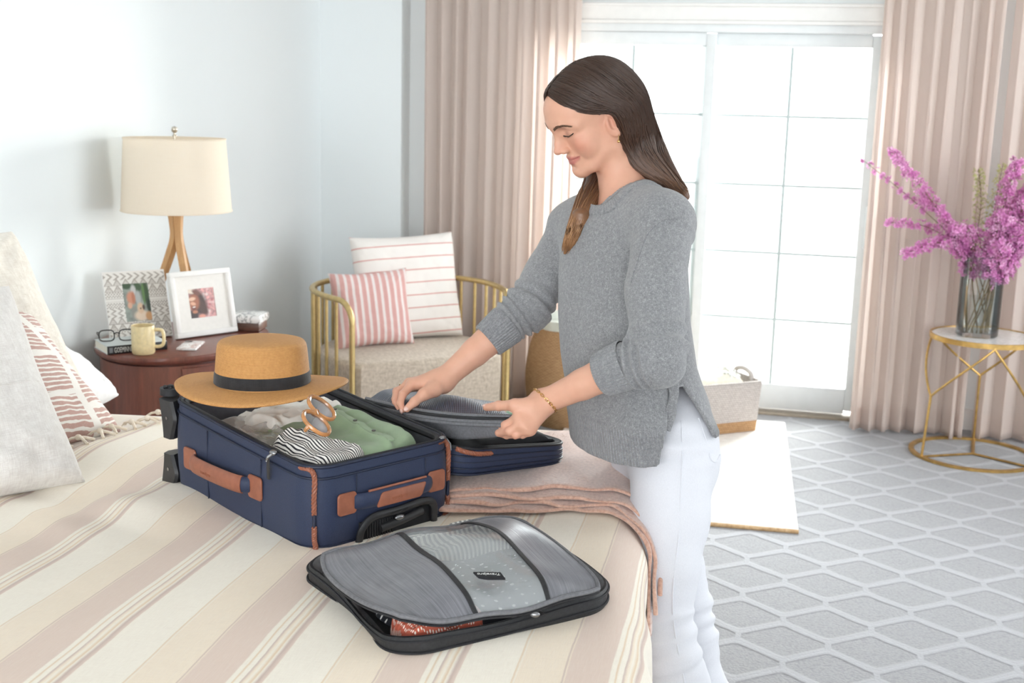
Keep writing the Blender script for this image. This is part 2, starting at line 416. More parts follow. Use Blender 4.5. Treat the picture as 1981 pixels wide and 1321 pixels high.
MB().tube([(-2.05, 0, 0), (-0.4, 0, 0.0), (1.9, 0, 0)], 0.012, 12).build('pole', M_BRASS, rod)
for x in (-2.0, -0.4, 1.85): MB().tube([(x, 0, 0), (x, 0.19, 0)], 0.008, 8).build('bracket', M_BRASS, rod)
# ================================================================== bed and its textiles
BTH = math.radians(8.0); BO = np.array([-0.172, 1.80]); BZ = 0.72
bex = np.array([cos(BTH), sin(BTH)]); bey = np.array([-sin(BTH), cos(BTH)])
def bed_xy(u, v): return BO[0]+u*bex[0]+v*bey[0], BO[1]+u*bex[1]+v*bey[1]
V0, V1, U0 = -0.62, 1.42, -2.10
# base: upholstered box and mattress below the covers
bed = thing('bed', 'large bed covered in striped bedding, in the foreground', 'bed', (BO[0], BO[1], 0), BTH)
M_BASE = weave('bed_linen_base', srgb(205, 198, 188), srgb(222, 216, 207), 700)
M_MATT = weave('mattress_ticking', srgb(235, 232, 226), srgb(246, 244, 240), 800)
MB().box((U0/2-0.05, (V0+V1)/2, 0.24), (-U0-0.2, V1-V0-0.16, 0.26), 0.03).build('base', M_BASE, bed)
MB().box((U0/2-0.04, (V0+V1)/2, 0.52), (-U0-0.16, V1-V0-0.14, 0.29), 0.06).build('mattress', M_MATT, bed)
for x in (U0+0.2, -0.2):
    for y in (V0+0.2, V1-0.2): MB().lathe([(0.025, 0), (0.03, 0.12)], 12, (x, y, 0), cap=(True, True)).build('leg', plain('dark_wood_leg', srgb(80, 56, 42), 0.5, 0.1, 30), bed)
MB().box((-2.125, (V0+V1)/2, 0.55), (0.07, V1-V0+0.02, 1.0), 0.03).build('headboard', M_BASE, bed)
def bump_field(u, v, seed, amp):
    """rumples of the covers: long soft waves plus a few pulled folds"""
    r = np.random.RandomState(seed); z = np.zeros_like(u)
    for k in range(16):
        a = r.uniform(0, PI); f = r.uniform(5, 16); z += np.sin((u*np.cos(a)+v*np.sin(a))*f+r.uniform(0, 6))*r.uniform(0.2, 1)/f*6
    return z*amp/6
def stripe_mat(name, strong=1.0):
    m = NT(name); a = m.attr('pc').outputs['Vector']; X, Y, Z = m.sep(a)
    v = m.obj()
    w = m.math('MULTIPLY', m.math('SUBTRACT', m.noise(v, 3.0, 2), 0.5), 0.012)
    w2 = m.math('MULTIPLY', m.math('SUBTRACT', m.noise(v, 60.0, 2), 0.5), 0.0016)
    u = m.math('ADD', m.math('ADD', X, w), w2)
    f = m.math('FRACT', m.math('DIVIDE', m.math('ADD', u, 30*0.285), 0.285))
    cr, be, pk = srgb(251, 243, 228), srgb(247, 231, 209), srgb(230, 208, 193)
    tn, br, ln = srgb(232, 206, 172), srgb(206, 182, 170), srgb(206, 180, 160)
    S = [(0, cr), (0.03, cr), (0.285, cr), (0.29, tn), (0.304, cr), (0.308, be), (0.55, be), (0.556, br), (0.566, be), (0.572, pk), (0.80, pk),
         (0.806, cr), (0.83, cr), (0.836, tn), (0.848, cr), (0.872, cr), (0.876, br), (0.893, be), (0.91, cr), (0.93, tn), (0.94, cr), (0.958, br), (0.985, pk), (0.99, cr)]
    c = m.ramp(f, S[:31])
    th = m.math('ADD', m.math('MULTIPLY', m.noise(m.mapping(a, (900, 40, 1)), 1.0, 2), 0.5), m.math('MULTIPLY', m.noise(m.mapping(a, (40, 900, 1)), 1.0, 2), 0.5))
    slub = m.noise(m.mapping(a, (500, 25, 1)), 1.0, 3)
    c = m.mix(m.math('MULTIPLY', m.math('SUBTRACT', slub, 0.42), 0.5, clamp=True), c, srgb(250, 244, 234))
    c = m.mix(m.math('MULTIPLY', m.math('SUBTRACT', th, 0.40), 0.9, clamp=True), c, srgb(214, 196, 180))
    c = m.mix(strong, srgb(246, 240, 230), c)
    m.color(c); m.set(Roughness=0.9, Sheen_Weight=0.15)
    m.bump(th, 0.35, 0.0012); return m.mat
M_STRIPE = stripe_mat('striped_cotton'); M_DUVET = stripe_mat('faded_striped_cotton', 0.3)
def cover(name, label, cat, u0, z0, mat, seed, hang_z, nu=230, nv=240, rr=0.085, grow=0.0, pinch=None, slant=0.0):
    """a cover lying on the bed from u0 to the foot, rolling over foot and sides"""
    L = -u0; down = z0-hang_z-rr; arc = rr*PI/2
    s = np.linspace(0, L-rr+grow+arc+down, nu); wv = V1-V0+2*grow
    q = np.linspace(-(arc+down), wv-2*rr+arc+down, nv)
    S, Q = np.meshgrid(s, q, indexing='ij')
    def roll(x, flat):       # arc length -> (horizontal, drop)
        e = np.clip(x-flat, 0, None); th = np.clip(e/rr, 0, PI/2)
        return np.minimum(x, flat)+rr*np.sin(th), rr*(1-np.cos(th))+np.clip(e-arc, 0, None)
    hu, du = roll(S, L-rr+grow)
    ha, da = roll(-Q, 0.0); hb, db = roll(Q, wv-2*rr)
    hv = np.where(Q < 0, -ha, hb); dv = np.where(Q < 0, da, db)
    Vv = V0-grow+rr+hv; uu = u0+slant*(Vv-0.93); fl = L-rr+grow; U = np.where(hu <= fl, uu+hu*(fl+u0-uu)/fl, u0+hu)
    drop = np.maximum(du, dv)
    flat = np.exp(-drop*8)
    zz = z0-drop+bump_field(U, Vv, seed, 0.010)*flat+bump_field(U*2.2, Vv*2.2, seed+1, 0.0035)*flat
    # loose folds on the hanging sides, soft dip where the suitcase presses
    fold = np.sin(Vv*26+np.sin(Vv*7)*2)*0.012*np.clip(du*5, 0, 1)
    U = U+fold; Vv = Vv+np.sin(U*24)*0.012*np.clip(dv*5, 0, 1)*np.sign(Q)
    if pinch is not None: zz = zz+pinch(U, Vv)*flat
    X, Y = bed_xy(U, Vv)
    pc = np.stack([np.where(hu <= fl, U, u0+S)-0.105*Vv+bump_field(U, Vv, seed+5, 0.010), Q, np.zeros_like(Q)], -1)
    o = mk(name, np.stack([X, Y, zz], -1).reshape(-1, 3), grid_faces(nu, nv), mat, None, attrs={'pc': pc.reshape(-1, 3)})
    md = o.modifiers.new('thickness', 'SOLIDIFY'); md.thickness = 0.006; md.offset = -1
    return tag(o, label, cat)
def press(U, V):
    z = 0.0*U
    for (u, v, a, s) in ((-1.30, 0.95, 0.02, 0.10), (-1.05, 0.62, 0.018, 0.09), (-1.22, 0.66, -0.018, 0.06), (-0.8, 0.1, 0.008, 0.2), (-1.0, -0.2, 0.012, 0.14)):
        z += a*np.exp(-((U-u)**2+(V-v)**2)/(2*s*s))
    d = (U*0.55+V*0.83); z += 0.006*np.sin(d*38)*np.exp(-((U+1.25)**2+(V-0.6)**2)/0.05)
    return z
cover('duvet', 'cream faintly striped duvet under the tasselled bedspread by the pillows', 'duvet', -2.08, BZ-0.004, M_DUVET, 31, 0.28, pinch=lambda U, V: press(U, V)-0.022*np.clip((U-(-1.405+0.30*(V-0.93))-0.03)/0.06, 0, 1))
USP = -1.405
spread = cover('bedspread', 'cream, beige and pinkish striped cotton bedspread across the bed', 'bedspread', USP, BZ+0.008, M_STRIPE, 31, 0.10, grow=0.006, pinch=press, slant=0.30)
# knotted tassels along the bedspread's head edge
SPV = np.array([tuple(v.co) for v in spread.data.vertices])
M_TASS = weave('cream_cotton_cord', srgb(226, 208, 184), srgb(246, 236, 220), 500, mott=0.7)
for i in range(30):
    v = V0+0.12+i*0.062; u = USP+0.30*(v-0.93)+0.008*sin(i*2.1)
    x, y = bed_xy(u, v); kk = np.argmin((SPV[:, 0]-x)**2+(SPV[:, 1]-y)**2); z = SPV[kk, 2]+0.006
    r = np.random.RandomState(i); b = MB()
    for k in range(2):
        dx, dy = r.uniform(-0.012, 0.012), r.uniform(-0.01, 0.01)
        b.tube(catmull([(0.012, 0.022*(k*2-1), -0.002), (-0.006, 0.008*(k*2-1), 0.006), (-0.018+dx*.3, 0, 0.008)], 8), [0.0042]*8, 6)
    b.ball((-0.02, 0, 0.008), (0.009, 0.008, 0.008), 8, 6)
    for k in range(5):
        e = (-0.052+r.uniform(-.006, .006), r.uniform(-0.012, 0.012), -0.006)
        b.tube([(-0.024, 0, 0.008), (-0.04, e[1]*0.5, 0.004), e], [0.0034, 0.003, 0.0015], 5)
    M_ = Matrix.Rotation(BTH+r.uniform(-0.5, 0.5), 4, 'Z'); M_.translation = Vector((x, y, z))
    b.v = [tuple(M_ @ Vector(p)) for p in b.v]
    b.build('tassel', M_TASS, spread)
# ------------------------------------------------------------------ pillows
def pillow_geo(w, h, t, n=56, pinch=0.07, pw=0.42, wr=0.004, seed=0, edge=0.006, sag=0.0):
    u = np.linspace(-1, 1, n); u = np.sign(u)*np.abs(u)**0.85; U, V = np.meshgrid(u, u, indexing='ij')
    X = w/2*U*(1-pinch*(1-V**2)); Y = h/2*V*(1-pinch*(1-U**2))
    T = t/2*np.clip((1-U**4)*(1-V**4), 0, 1)**pw*(1-sag*V)
    ns = smooth_noise((n, n), (9, 9), seed)*wr+smooth_noise((n, n), (22, 22), seed+1)*wr*0.35
    # creases fanning from the corners
    ang = np.arctan2(1-np.abs(V), 1-np.abs(U)); rad = np.hypot(1-np.abs(U), 1-np.abs(V))
    ns = ns+np.sin(ang*17+seed)*wr*0.8*np.exp(-rad*3.2)*(rad > 0.05)
    msk = np.clip((1-np.maximum(np.abs(U), np.abs(V)))*8, 0, 1)
    Zf = T+ns*msk+edge*0.5; Zb = -T+smooth_noise((n, n), (8, 8), seed+3)*wr*msk-edge*0.5
    A = np.stack([X, Y, Zf], -1).reshape(-1, 3); B = np.stack([X, Y, Zb], -1).reshape(-1, 3)
    F = grid_faces(n, n); G = F[:, ::-1]+n*n
    idx = np.arange(n*n).reshape(n, n)
    ring = np.concatenate([idx[:-1, 0], idx[-1, :-1], idx[:0:-1, -1], idx[0, :0:-1]])
    r2 = np.roll(ring, -1)
    S = np.stack([ring, ring+n*n, r2+n*n, r2], -1)
    pc = np.stack([X/w+0.5, Y/h+0.5, np.zeros_like(X)], -1).reshape(-1, 3)
    return np.vstack([A, B]), np.vstack([F, G, S]), np.vstack([pc, pc+np.array([0, 0, 1.0])])
def frame_from(az, lean, roll=0.0):
    """local x = width, y = up, z = face normal, for a thing facing azimuth az and leaning back"""
    a = math.radians(az); l = math.radians(lean)
    n0 = Vector((cos(a), sin(a), 0)); up = Vector((0, 0, 1))*cos(l)-n0*sin(l); nn = n0*cos(l)+Vector((0, 0, 1))*sin(l)
    sx = up.cross(nn); M_ = Matrix((sx, up, nn)).transposed()
    return M_ @ Matrix.Rotation(math.radians(roll), 3, 'Z')
def place_pillow(name, label, mat, w, h, t, corner, az, lean, ref=(1, -1), roll=0.0, cat='pillow', group=None, **kw):
    """pillow whose corner ref (local signs) sits at the world point corner"""
    V, F, pc = pillow_geo(w, h, t, **kw)
    R_ = frame_from(az, lean, roll)
    c = Vector(corner)-R_ @ Vector((ref[0]*w/2, ref[1]*h/2, 0))
    o = mk(name, V, F, mat, None, attrs={'pc': pc}); recalc(o)
    M_ = R_.to_4x4(); M_.translation = c; o.matrix_world = M_
    return tag(o, label, cat, group)
M_LINEN = weave('oatmeal_linen', srgb(218, 208, 194), srgb(244, 238, 228), 520, bump=0.7, mott=0.35)
M_GREYP = weave('pale_grey_linen', srgb(214, 208, 203), srgb(240, 237, 233), 640, bump=0.6, mott=0.3)
M_WHITE = weave('white_percale', srgb(240, 238, 238), srgb(250, 249, 249), 900, bump=0.1, mott=0.6)
def print_mat():
    """mud-cloth print: dusty rose blocks of hand-cut stripes between cream vines"""
    m = NT('rose_block_print'); X, Y, Z = m.sep(m.attr('pc').outputs['Vector']); v = m.obj()
    wob = m.math('MULTIPLY', m.math('SUBTRACT', m.noise(v, 14, 2), 0.5), 0.03)
    Xb = m.math('ADD', X, m.math('ADD', wob, m.math('MULTIPLY', m.math('SINE', m.math('MULTIPLY', Y, 9.0)), 0.03)))
    colf = m.math('MULTIPLY', Xb, 4.6); fx = m.math('FRACT', colf); ci = m.math('FLOOR', colf)
    vine = m.math('LESS_THAN', m.math('ABSOLUTE', m.math('SUBTRACT', fx, 0.5)), 0.40)
    Yr = m.math('ADD', m.math('MULTIPLY', Y, 3.4), m.math('MULTIPLY', ci, 0.37)); fy = m.math('FRACT', Yr)
    blk = m.math('LESS_THAN', m.math('ABSOLUTE', m.math('SUBTRACT', fy, 0.5)), 0.44)
    sk = m.math('MULTIPLY', m.math('SUBTRACT', fx, 0.5), m.math('SUBTRACT', m.math('MULTIPLY', m.math('FRACT', m.math('MULTIPLY', ci, 0.5)), 0.12), 0.03))
    st = m.math('FRACT', m.math('ADD', m.math('MULTIPLY', m.math('ADD', Y, sk), 30.0), m.math('MULTIPLY', m.noise(v, 30, 2), 0.9)))
    wid = m.math('ADD', 0.66, m.math('MULTIPLY', m.math('SUBTRACT', m.noise(v, 18, 2), 0.5), 0.7))
    s = m.math('LESS_THAN', st, wid)
    k = m.math('MULTIPLY', m.math('MULTIPLY', vine, blk), s)
    k = m.math('MULTIPLY', k, m.math('ADD', 0.78, m.math('MULTIPLY', m.noise(v, 220, 2), 0.4)), clamp=True)
    m.color(m.mix(k, srgb(244, 239, 231), srgb(198, 160, 149))); m.set(Roughness=0.9, Sheen_Weight=0.2)
    m.bump(m.noise(v, 700, 2), 0.3, 0.001); return m.mat
def lines_mat(name, ground, line, axis, count, width, soft=0.0, wob=0.004):
    m = NT(name); P = m.sep(m.attr('pc').outputs['Vector']); v = m.obj()
    q = m.math('ADD', P[axis], m.math('MULTIPLY', m.math('SUBTRACT', m.noise(v, 12, 2), 0.5), wob))
    f = m.math('ABSOLUTE', m.math('SUBTRACT', m.math('FRACT', m.math('MULTIPLY', q, count)), 0.5))
    k = m.n('MapRange', interpolation_type='SMOOTHSTEP'); m.l(f, k.inputs[0]); k.inputs[1].default_value = width/2+soft; k.inputs[2].default_value = width/2-soft
    th = m.noise(m.mapping(v, (700, 700, 700)), 1.0, 2)
    kk = m.math('MULTIPLY', k.outputs[0], m.math('ADD', 0.62, m.math('MULTIPLY', th, 0.6)), clamp=True)
    m.color(m.mix(kk, ground, line)); m.set(Roughness=0.9, Sheen_Weight=0.2); m.bump(th, 0.25, 0.001); return m.mat
place_pillow('pillow', 'big oatmeal linen pillow standing at the back by the headboard', M_LINEN, 0.62, 0.56, 0.17, (-1.885, 2.93, 0.728), -14, 31, seed=4, pinch=0.05, wr=0.008)
place_pillow('pillow', 'white percale pillow at the back beside the nightstand', M_WHITE, 0.66, 0.46, 0.17, (-1.965, 3.20, 0.70), -8, 62, seed=9, pinch=0.03, wr=0.010)
place_pillow('pillow', 'cream pillow with a dusty rose block print of broken stripes', print_mat(), 0.56, 0.46, 0.13, (-1.70, 2.77, 0.722), -16, 50, seed=14, pinch=0.06, wr=0.003)
gp = place_pillow('pillow', 'pale grey linen pillow with a stitched seam, nearest to the camera', M_GREYP, 0.56, 0.52, 0.16, (-1.535, 2.345, 0.728), -28, 37, seed=20, pinch=0.06, wr=0.007)
sp = []
Vg = np.array([v.co for v in gp.data.vertices])
for k in range(40):      # stitched seam across the face
    x = -0.275+0.55*k/39; i = np.argmin((Vg[:, 0]-x)**2+(Vg[:, 1]+0.02)**2+np.where(Vg[:, 2] > 0, 0, 9)); sp.append((x*0.98, -0.02, Vg[i, 2]+0.001))
MB().tube(sp, 0.0022, 6).build('seam', M_GREYP, gp)
# ------------------------------------------------------------------ folded mohair throw over the foot of the bed
M_MOHAIR = weave('dusty_pink_mohair', srgb(194, 148, 128), srgb(224, 184, 164), 420, bump=0.8, mott=0.75, sheen=0.8, mscale=140)
throw = thing('throw_blanket', 'dusty pink mohair throw folded over the foot of the bed under the suitcase lid', 'blanket', (0, 0, 0))
def throw_layer(k, seed):
    r = np.random.RandomState(seed); rr = 0.085+0.010*k; z0 = BZ+0.013+0.0105*k
    nu, n = 90, 26
    hang = 0.075+0.02*r.rand()+(0.03-0.034*k)
    arc = rr*PI/2; flat = 0.512
    s = np.linspace(0, flat+arc+hang, nu); e = np.clip(s-flat, 0, None); th = np.clip(e/rr, 0, PI/2)
    hu = np.minimum(s, flat)+rr*np.sin(th); dz = rr*(1-np.cos(th))+np.clip(e-arc, 0, None)
    nrm_u = np.sin(th); nrm_z = np.cos(th)
    edge = 0.70+0.014*k+0.022*smooth_noise((nu, 2), (9, 1), seed)[:, 0]-(0.19-0.035*k)*np.clip((s-flat)/(arc+hang), 0, 1)-0.07*np.clip(1-s/0.5, 0, 1)
    far = edge+0.46-0.16*np.clip((s-flat)/0.2, 0, 1)
    V = []; wv = np.linspace(0, 1, n)
    for i in range(nu):
        w = (edge[i]+(far[i]-edge[i])*wv)
        V.append(np.stack([np.full(n, hu[i]), w, np.full(n, -dz[i])], -1))
    P = np.array(V); t = 0.0085
    rum = smooth_noise((nu, n), (16, 5), seed+2)*0.0035+np.exp(-wv*n/3)[None, :]*(smooth_noise((nu, n), (20, 2), seed+4)*0.004)
    top = P.copy(); bot = P.copy()
    top[..., 0] += nrm_u[:, None]*(t+rum); top[..., 2] += nrm_z[:, None]*(t+rum)
    bot[..., 0] += nrm_u[:, None]*(0.0+rum*.5); bot[..., 2] += nrm_z[:, None]*(0.0+rum*.5)
    # rounded fold at the near edge
    m_ = []
    for a in np.linspace(PI/2, -PI/2, 7)[1:-1]:
        mid = (top[:, 0]+bot[:, 0])/2; hh = (top[:, 0]-bot[:, 0])/2
        q = mid+hh*sin(a); q[:, 1] -= cos(a)*0.006; m_.append(q)
    S = np.stack([top[:, j] for j in range(n-1, -1, -1)]+m_+[bot[:, j] for j in range(n)], 1)
    X = -0.585+S[..., 0]-0.0; Yv = S[..., 1]; Z = z0+S[..., 2]
    x, y = bed_xy(X, Yv)
    o = mk('fold', np.stack([x, y, Z], -1).reshape(-1, 3), grid_faces(nu, S.shape[1]), M_MOHAIR, throw)
    return np.stack([x, y, Z], -1), o
hairs = MB()
for k in range(4):
    G, o = throw_layer(k, 60+k*5)
    rr_ = np.random.RandomState(900+k)
    for q in range(420):
        i = rr_.randint(1, G.shape[0]-1); j = rr_.randint(22, 34) if q % 3 else rr_.randint(2, 26)
        p = G[i, j]; d = rr_.normal(0, 1, 3); d[2] = abs(d[2]); d /= np.linalg.norm(d); e = np.cross(d, rr_.normal(0, 1, 3)); e /= np.linalg.norm(e)
        L = rr_.uniform(0.006, 0.016)
        m0 = p+d*L*0.5+e*L*0.2; tip = p+d*L
        w = 0.00025*np.cross(d, e)
        hairs.add([p-w, p+w, m0+w, m0-w, tip], [[0, 1, 2, 3], [3, 2, 4]])
hairs.build('fuzz', M_MOHAIR, throw, kind='stuff')
# ================================================================== nightstand and what stands on it
def wood_mat(name, c1, c2, rough=0.35, scale=(1.2, 1.2, 14), coat=0.2):
    m = NT(name); v = m.obj()
    w = m.noise(m.mapping(v, scale), 6.0, 5, 0.6, 0.6); g = m.noise(m.mapping(v, tuple(s*9 for s in scale)), 8.0, 3)
    f = m.math('ADD', m.math('MULTIPLY', w, 0.75), m.math('MULTIPLY', g, 0.25))
    m.color(m.ramp(f, [(0.3, c1), (0.7, c2)])); m.set(Roughness=rough, Coat_Weight=coat, Coat_Roughness=0.2)
    m.bump(g, 0.06, 0.001); return m.mat
M_CHERRY = wood_mat('red_brown_veneer', srgb(96, 50, 40), srgb(132, 74, 58), 0.32, (10, 10, 0.8))
M_OAK = wood_mat('pale_oak', srgb(186, 138, 88), srgb(218, 172, 120), 0.45, (14, 14, 1.2), 0.05)
NZ = 0.70; NC = (-2.215, 4.08); NRX, NRY = 0.30, 0.39
ns = thing('nightstand', 'oval red-brown wooden nightstand between the bed and the armchair', 'nightstand', (NC[0], NC[1], 0))
MB().lathe([(0.0, NZ-0.028), (0.955, NZ-0.028), (0.985, NZ-0.022), (1.0, NZ-0.012), (0.996, NZ-0.003), (0.985, NZ), (0.0, NZ)], 72, (0, 0, 0), NRX, NRY).build('tabletop', M_CHERRY, ns)
MB().lathe([(0.0, 0.05), (0.94, 0.05), (0.94, NZ-0.036), (0.90, NZ-0.036), (0.90, NZ-0.027), (0, NZ-0.027)], 72, (0, 0, 0), NRX, NRY).build('body', M_CHERRY, ns)
MB().lathe([(0.0, 0.0), (0.88, 0.0), (0.88, 0.05), (0.0, 0.05)], 72, (0, 0, 0), NRX, NRY).build('plinth', M_CHERRY, ns)
def curved_front(a0, a1, z0, z1, k0=0.942, k1=0.962):
    V = []; n = 24
    for z in (z0, z1):
        for k in (k0, k1):
            for i in range(n+1):
                a = math.radians(a0+(a1-a0)*i/n); V.append((NRX*k*cos(a), NRY*k*sin(a), z))
    m = n+1; F = []
    for i in range(n):
        F += [[m+i, m+i+1, 3*m+i+1, 3*m+i], [i, 2*m+i, 2*m+i+1, i+1], [2*m+i, 3*m+i, 3*m+i+1, 2*m+i+1], [i, i+1, m+i+1, m+i]]
    F += [[0, m, 3*m, 2*m], [n, 2*m+n, 3*m+n, m+n]]
    b = MB(); b.add(V, F); return b
for z0, z1 in ((0.50, 0.655), (0.30, 0.492), (0.09, 0.292)):
    d = curved_front(-57, 38, z0, z1).build('drawer', M_CHERRY, ns)
    a = math.radians(-8); p = Vector((NRX*0.962*cos(a), NRY*0.962*sin(a), (z0+z1)/2))
    if z0 < 0.45: MB().tube([p, p+Vector((0.012, -0.002, 0)), p+Vector((0.022, -0.004, 0))], [0.006, 0.008, 0.012], 12).build('knob', plain('dark_bronze', srgb(70, 58, 48), 0.4, 0.1, 40, metal=0.7), d)
# ---- table lamp
lp = thing('table_lamp', 'table lamp with cream drum shade on three bent oak legs, on the nightstand', 'lamp', (-2.296, 4.195, NZ))
m = NT('lamp_linen'); v = m.obj()
th = m.math('ADD', m.math('MULTIPLY', m.noise(m.mapping(v, (260, 260, 18)), 1.0, 2), 0.5), m.math('MULTIPLY', m.noise(m.mapping(v, (18, 18, 300)), 1.0, 2), 0.5))
m.color(m.mix(th, srgb(244, 235, 220), srgb(252, 246, 236))); m.set(Roughness=0.85); m.bump(th, 0.1, 0.001)
tr = m.n('BsdfTranslucent'); tr.inputs[0].default_value = srgb(252, 240, 220)
mx = m.n('MixShader'); mx.inputs[0].default_value = 0.4; m.l(m.b.outputs[0], mx.inputs[1]); m.l(tr.outputs[0], mx.inputs[2]); m.l(mx.outputs[0], m.out.inputs[0])
M_SHADE = m.mat
z0, z1 = 0.470, 0.742
sh = MB().lathe([(0.206, z0), (0.1885, z1), (0.1865, z1), (0.204, z0), (0.206, z0)], 72).build('lamp_shade', M_SHADE, lp)
for r, z in ((0.207, z0), (0.1895, z1)): MB().tube([(r*cos(a), r*sin(a), z) for a in np.linspace(0, 2*PI, 73)[:-1]], 0.0022, 6, closed=True).build('rim_tape', M_SHADE, sh)
M_NICK = plain('brushed_nickel', srgb(190, 182, 168), 0.3, 0.04, 50, metal=0.9)
h = MB().tube([(0, 0, 0.44), (0, 0, 0.75)], 0.004, 8)
for a in (0.3, 0.3+2*PI/3, 0.3+4*PI/3): h.tube([(0, 0, z1-0.012), (0.187*cos(a), 0.187*sin(a), z1-0.012)], 0.002, 6)
h.build('harp', M_NICK, lp)
MB().lathe([(0.0, 0.748), (0.008, 0.748), (0.008, 0.754), (0.004, 0.758), (0.004, 0.762), (0.010, 0.768), (0.012, 0.776), (0.009, 0.784), (0.0, 0.788)], 16).build('finial', M_NICK, lp)
MB().ball((0, 0, 0.60), (0.03, 0.03, 0.045), 16, 10).lathe([(0.014, 0.5), (0.014, 0.56)], 16).build('bulb', plain('frosted_glass', srgb(245, 243, 238), 0.4, 0.01), lp)
for a in (3.55, 5.65, 1.4):
    P = catmull([(0.0155, 0.475), (0.012, 0.42), (0.013, 0.36), (0.030, 0.30), (0.066, 0.20), (0.100, 0.10), (0.128, 0.0)], 26)
    pts = [(r*cos(a), r*sin(a), z) for r, z in P]
    rad = np.interp(np.linspace(0, 1, 26), [0, 0.25, 0.45, 1], [0.0225, 0.0165, 0.0185, 0.0150])
    MB().tube(pts, rad, 4, flat=((cos(a)*0+(-sin(a)), cos(a), 0), 1.0)).build('leg', M_OAK, lp)
MB().lathe([(0, 0.474), (0.024, 0.474), (0.024, 0.482), (0, 0.482)], 16).build('collar', M_NICK, lp)
# ---- prints painted on flat grids
def painted_mat():
    m = NT('printed_surface'); a = m.attr('pcol').outputs['Color']
    f = m.noise(m.obj(), 400, 2); m.color(m.mix(m.math('MULTIPLY', f, 0.08), a, (0.5, 0.5, 0.5, 1))); m.set(Roughness=0.45); return m.mat
M_PRINT = painted_mat()
def lin(c): return np.array(srgb(*c)[:3])
def painted(name, w, h, nx, ny, fn, parent, z, loc=(0, 0)):
    """flat print: fn(X, Y) with X, Y in 0..1 (Y up) returns an (..., 3) linear colour"""
    X, Y = np.meshgrid(np.linspace(0, 1, nx), np.linspace(0, 1, ny), indexing='ij')
    V = np.stack([loc[0]+(X-0.5)*w, loc[1]+(Y-0.5)*h, np.full_like(X, z)], -1).reshape(-1, 3)
    o = mk(name, V, grid_faces(nx, ny), M_PRINT, parent, False, attrs={'pcol': fn(X, Y).reshape(-1, 3)})
    return o
def blot(img, X, Y, c, cx, cy, rx, ry, a=0.0, soft=0.25):
    dx, dy = X-cx, Y-cy; ca, sa = cos(a), sin(a); d = np.hypot((dx*ca+dy*sa)/rx, (-dx*sa+dy*ca)/ry)
    k = np.clip((1+soft-d)/(2*soft), 0, 1)[..., None]; return img*(1-k)+lin(c)*k
def plants_print(X, Y):
    img = np.ones(X.shape+(3,))*lin((150, 158, 150)); n = smooth_noise(X.shape, (9, 14), 3)
    img = img*(1+0.35*n[..., None])
    for c in (((60, 84, 58), .15, .95, .2, .1), ((70, 96, 66), .55, .9, .2, .12), ((66, 92, 60), .86, .75, .14, .3), ((104, 140, 84), .78, .72, .05, .3), ((52, 70, 56), .95, .4, .1, .2),
              ((206, 206, 204), .4, .82, .1, .14), ((214, 150, 122), .28, .62, .17, .17), ((196, 128, 100), .36, .62, .06, .16), ((188, 192, 190), .55, .6, .1, .2), ((150, 150, 142), .35, .2, .13, .2),
              ((226, 178, 150), .2, .42, .09, .08), ((236, 214, 190), .62, .14, .28, .14), ((228, 196, 164), .6, .34, .13, .14), ((120, 92, 78), .6, .33, .03, .025), ((90, 70, 62), .72, .36, .05, .07), ((212, 160, 112), .9, .12, .14, .12)):
        img = blot(img, X, Y, c[0], *c[1:])
    return img
def blossom_print(X, Y):
    img = np.ones(X.shape+(3,))*lin((214, 160, 158)); n = smooth_noise(X.shape, (12, 12), 5); n2 = smooth_noise(X.shape, (26, 26), 6)
    img = img*(1+0.35*n[..., None]+0.3*n2[..., None])
    r = np.random.RandomState(2)
    for k in range(26): img = blot(img, X, Y, [(238, 200, 200), (226, 170, 170), (196, 120, 120), (246, 226, 222)][k % 4], r.uniform(.5, 1), r.uniform(0, 1), .05, .045, 0, .6)
    for c in (((70, 48, 44), .36, .52, .30, .46, .25), ((84, 58, 50), .5, .35, .14, .3, .5), ((60, 44, 44), .12, .1, .2, .22, 0), ((172, 106, 78), .2, .55, .2, .28, -.15), ((236, 196, 168), .14, .66, .13, .06, .1), ((230, 178, 148), .16, .5, .1, .06, -.3),
              ((120, 64, 52), .17, .36, .085, .07, .1), ((246, 232, 224), .18, .385, .06, .022, .1), ((196, 130, 100), .2, .22, .1, .05, 0), ((240, 226, 210), .12, .92, .18, .08, -.2), ((120, 76, 62), .32, .86, .16, .07, -.5), ((230, 160, 140), .45, .06, .12, .06, 0)):
        img = blot(img, X, Y, c[0], *c[1:])
    return img
def block_pattern(X, Y):
    """rows of chevrons, triangles, dashes and lines in taupe on off-white"""
    img = np.ones(X.shape+(3,))*lin((240, 236, 230)); ink = lin((168, 158, 148)); k = np.zeros_like(X)
    rows = [('c', .93, .05), ('t', .84, .05), ('t', .75, .05), ('d', .68, .022), ('d', .635, .018), ('l', .60, .004), ('l', .555, .004), ('d', .52, .018), ('d', .475, .018), ('c', .42, .035), ('c', .345, .035), ('t', .27, .05), ('t', .18, .05), ('d', .115, .018), ('c', .055, .04)]
    for typ, y0, h in rows:
        q = (Y-y0)/h; ins = np.abs(q) < 1
        if typ == 'l': k = np.maximum(k, ins*0.7)
        elif typ == 'd': k = np.maximum(k, ins*(np.mod(X*22+(q > 0)*0.5, 1) < .55)*0.8)
        elif typ == 't':
            x = np.mod(X*7, 1)-0.5; hh = 1-2*np.abs(x)*1.05; lv = (q+1)/2
            k = np.maximum(k, ins*(lv < hh)*(np.mod(lv*5, 1) < .6)*0.85); k = np.maximum(k, ins*(np.abs(lv-hh) < .1)*1.0)
        else:
            x = np.mod(X*9-np.abs(q)*-0.6, 1); k = np.maximum(k, ins*(x < .38)*0.85)
    return img*(1-k[..., None])+ink*k[..., None]
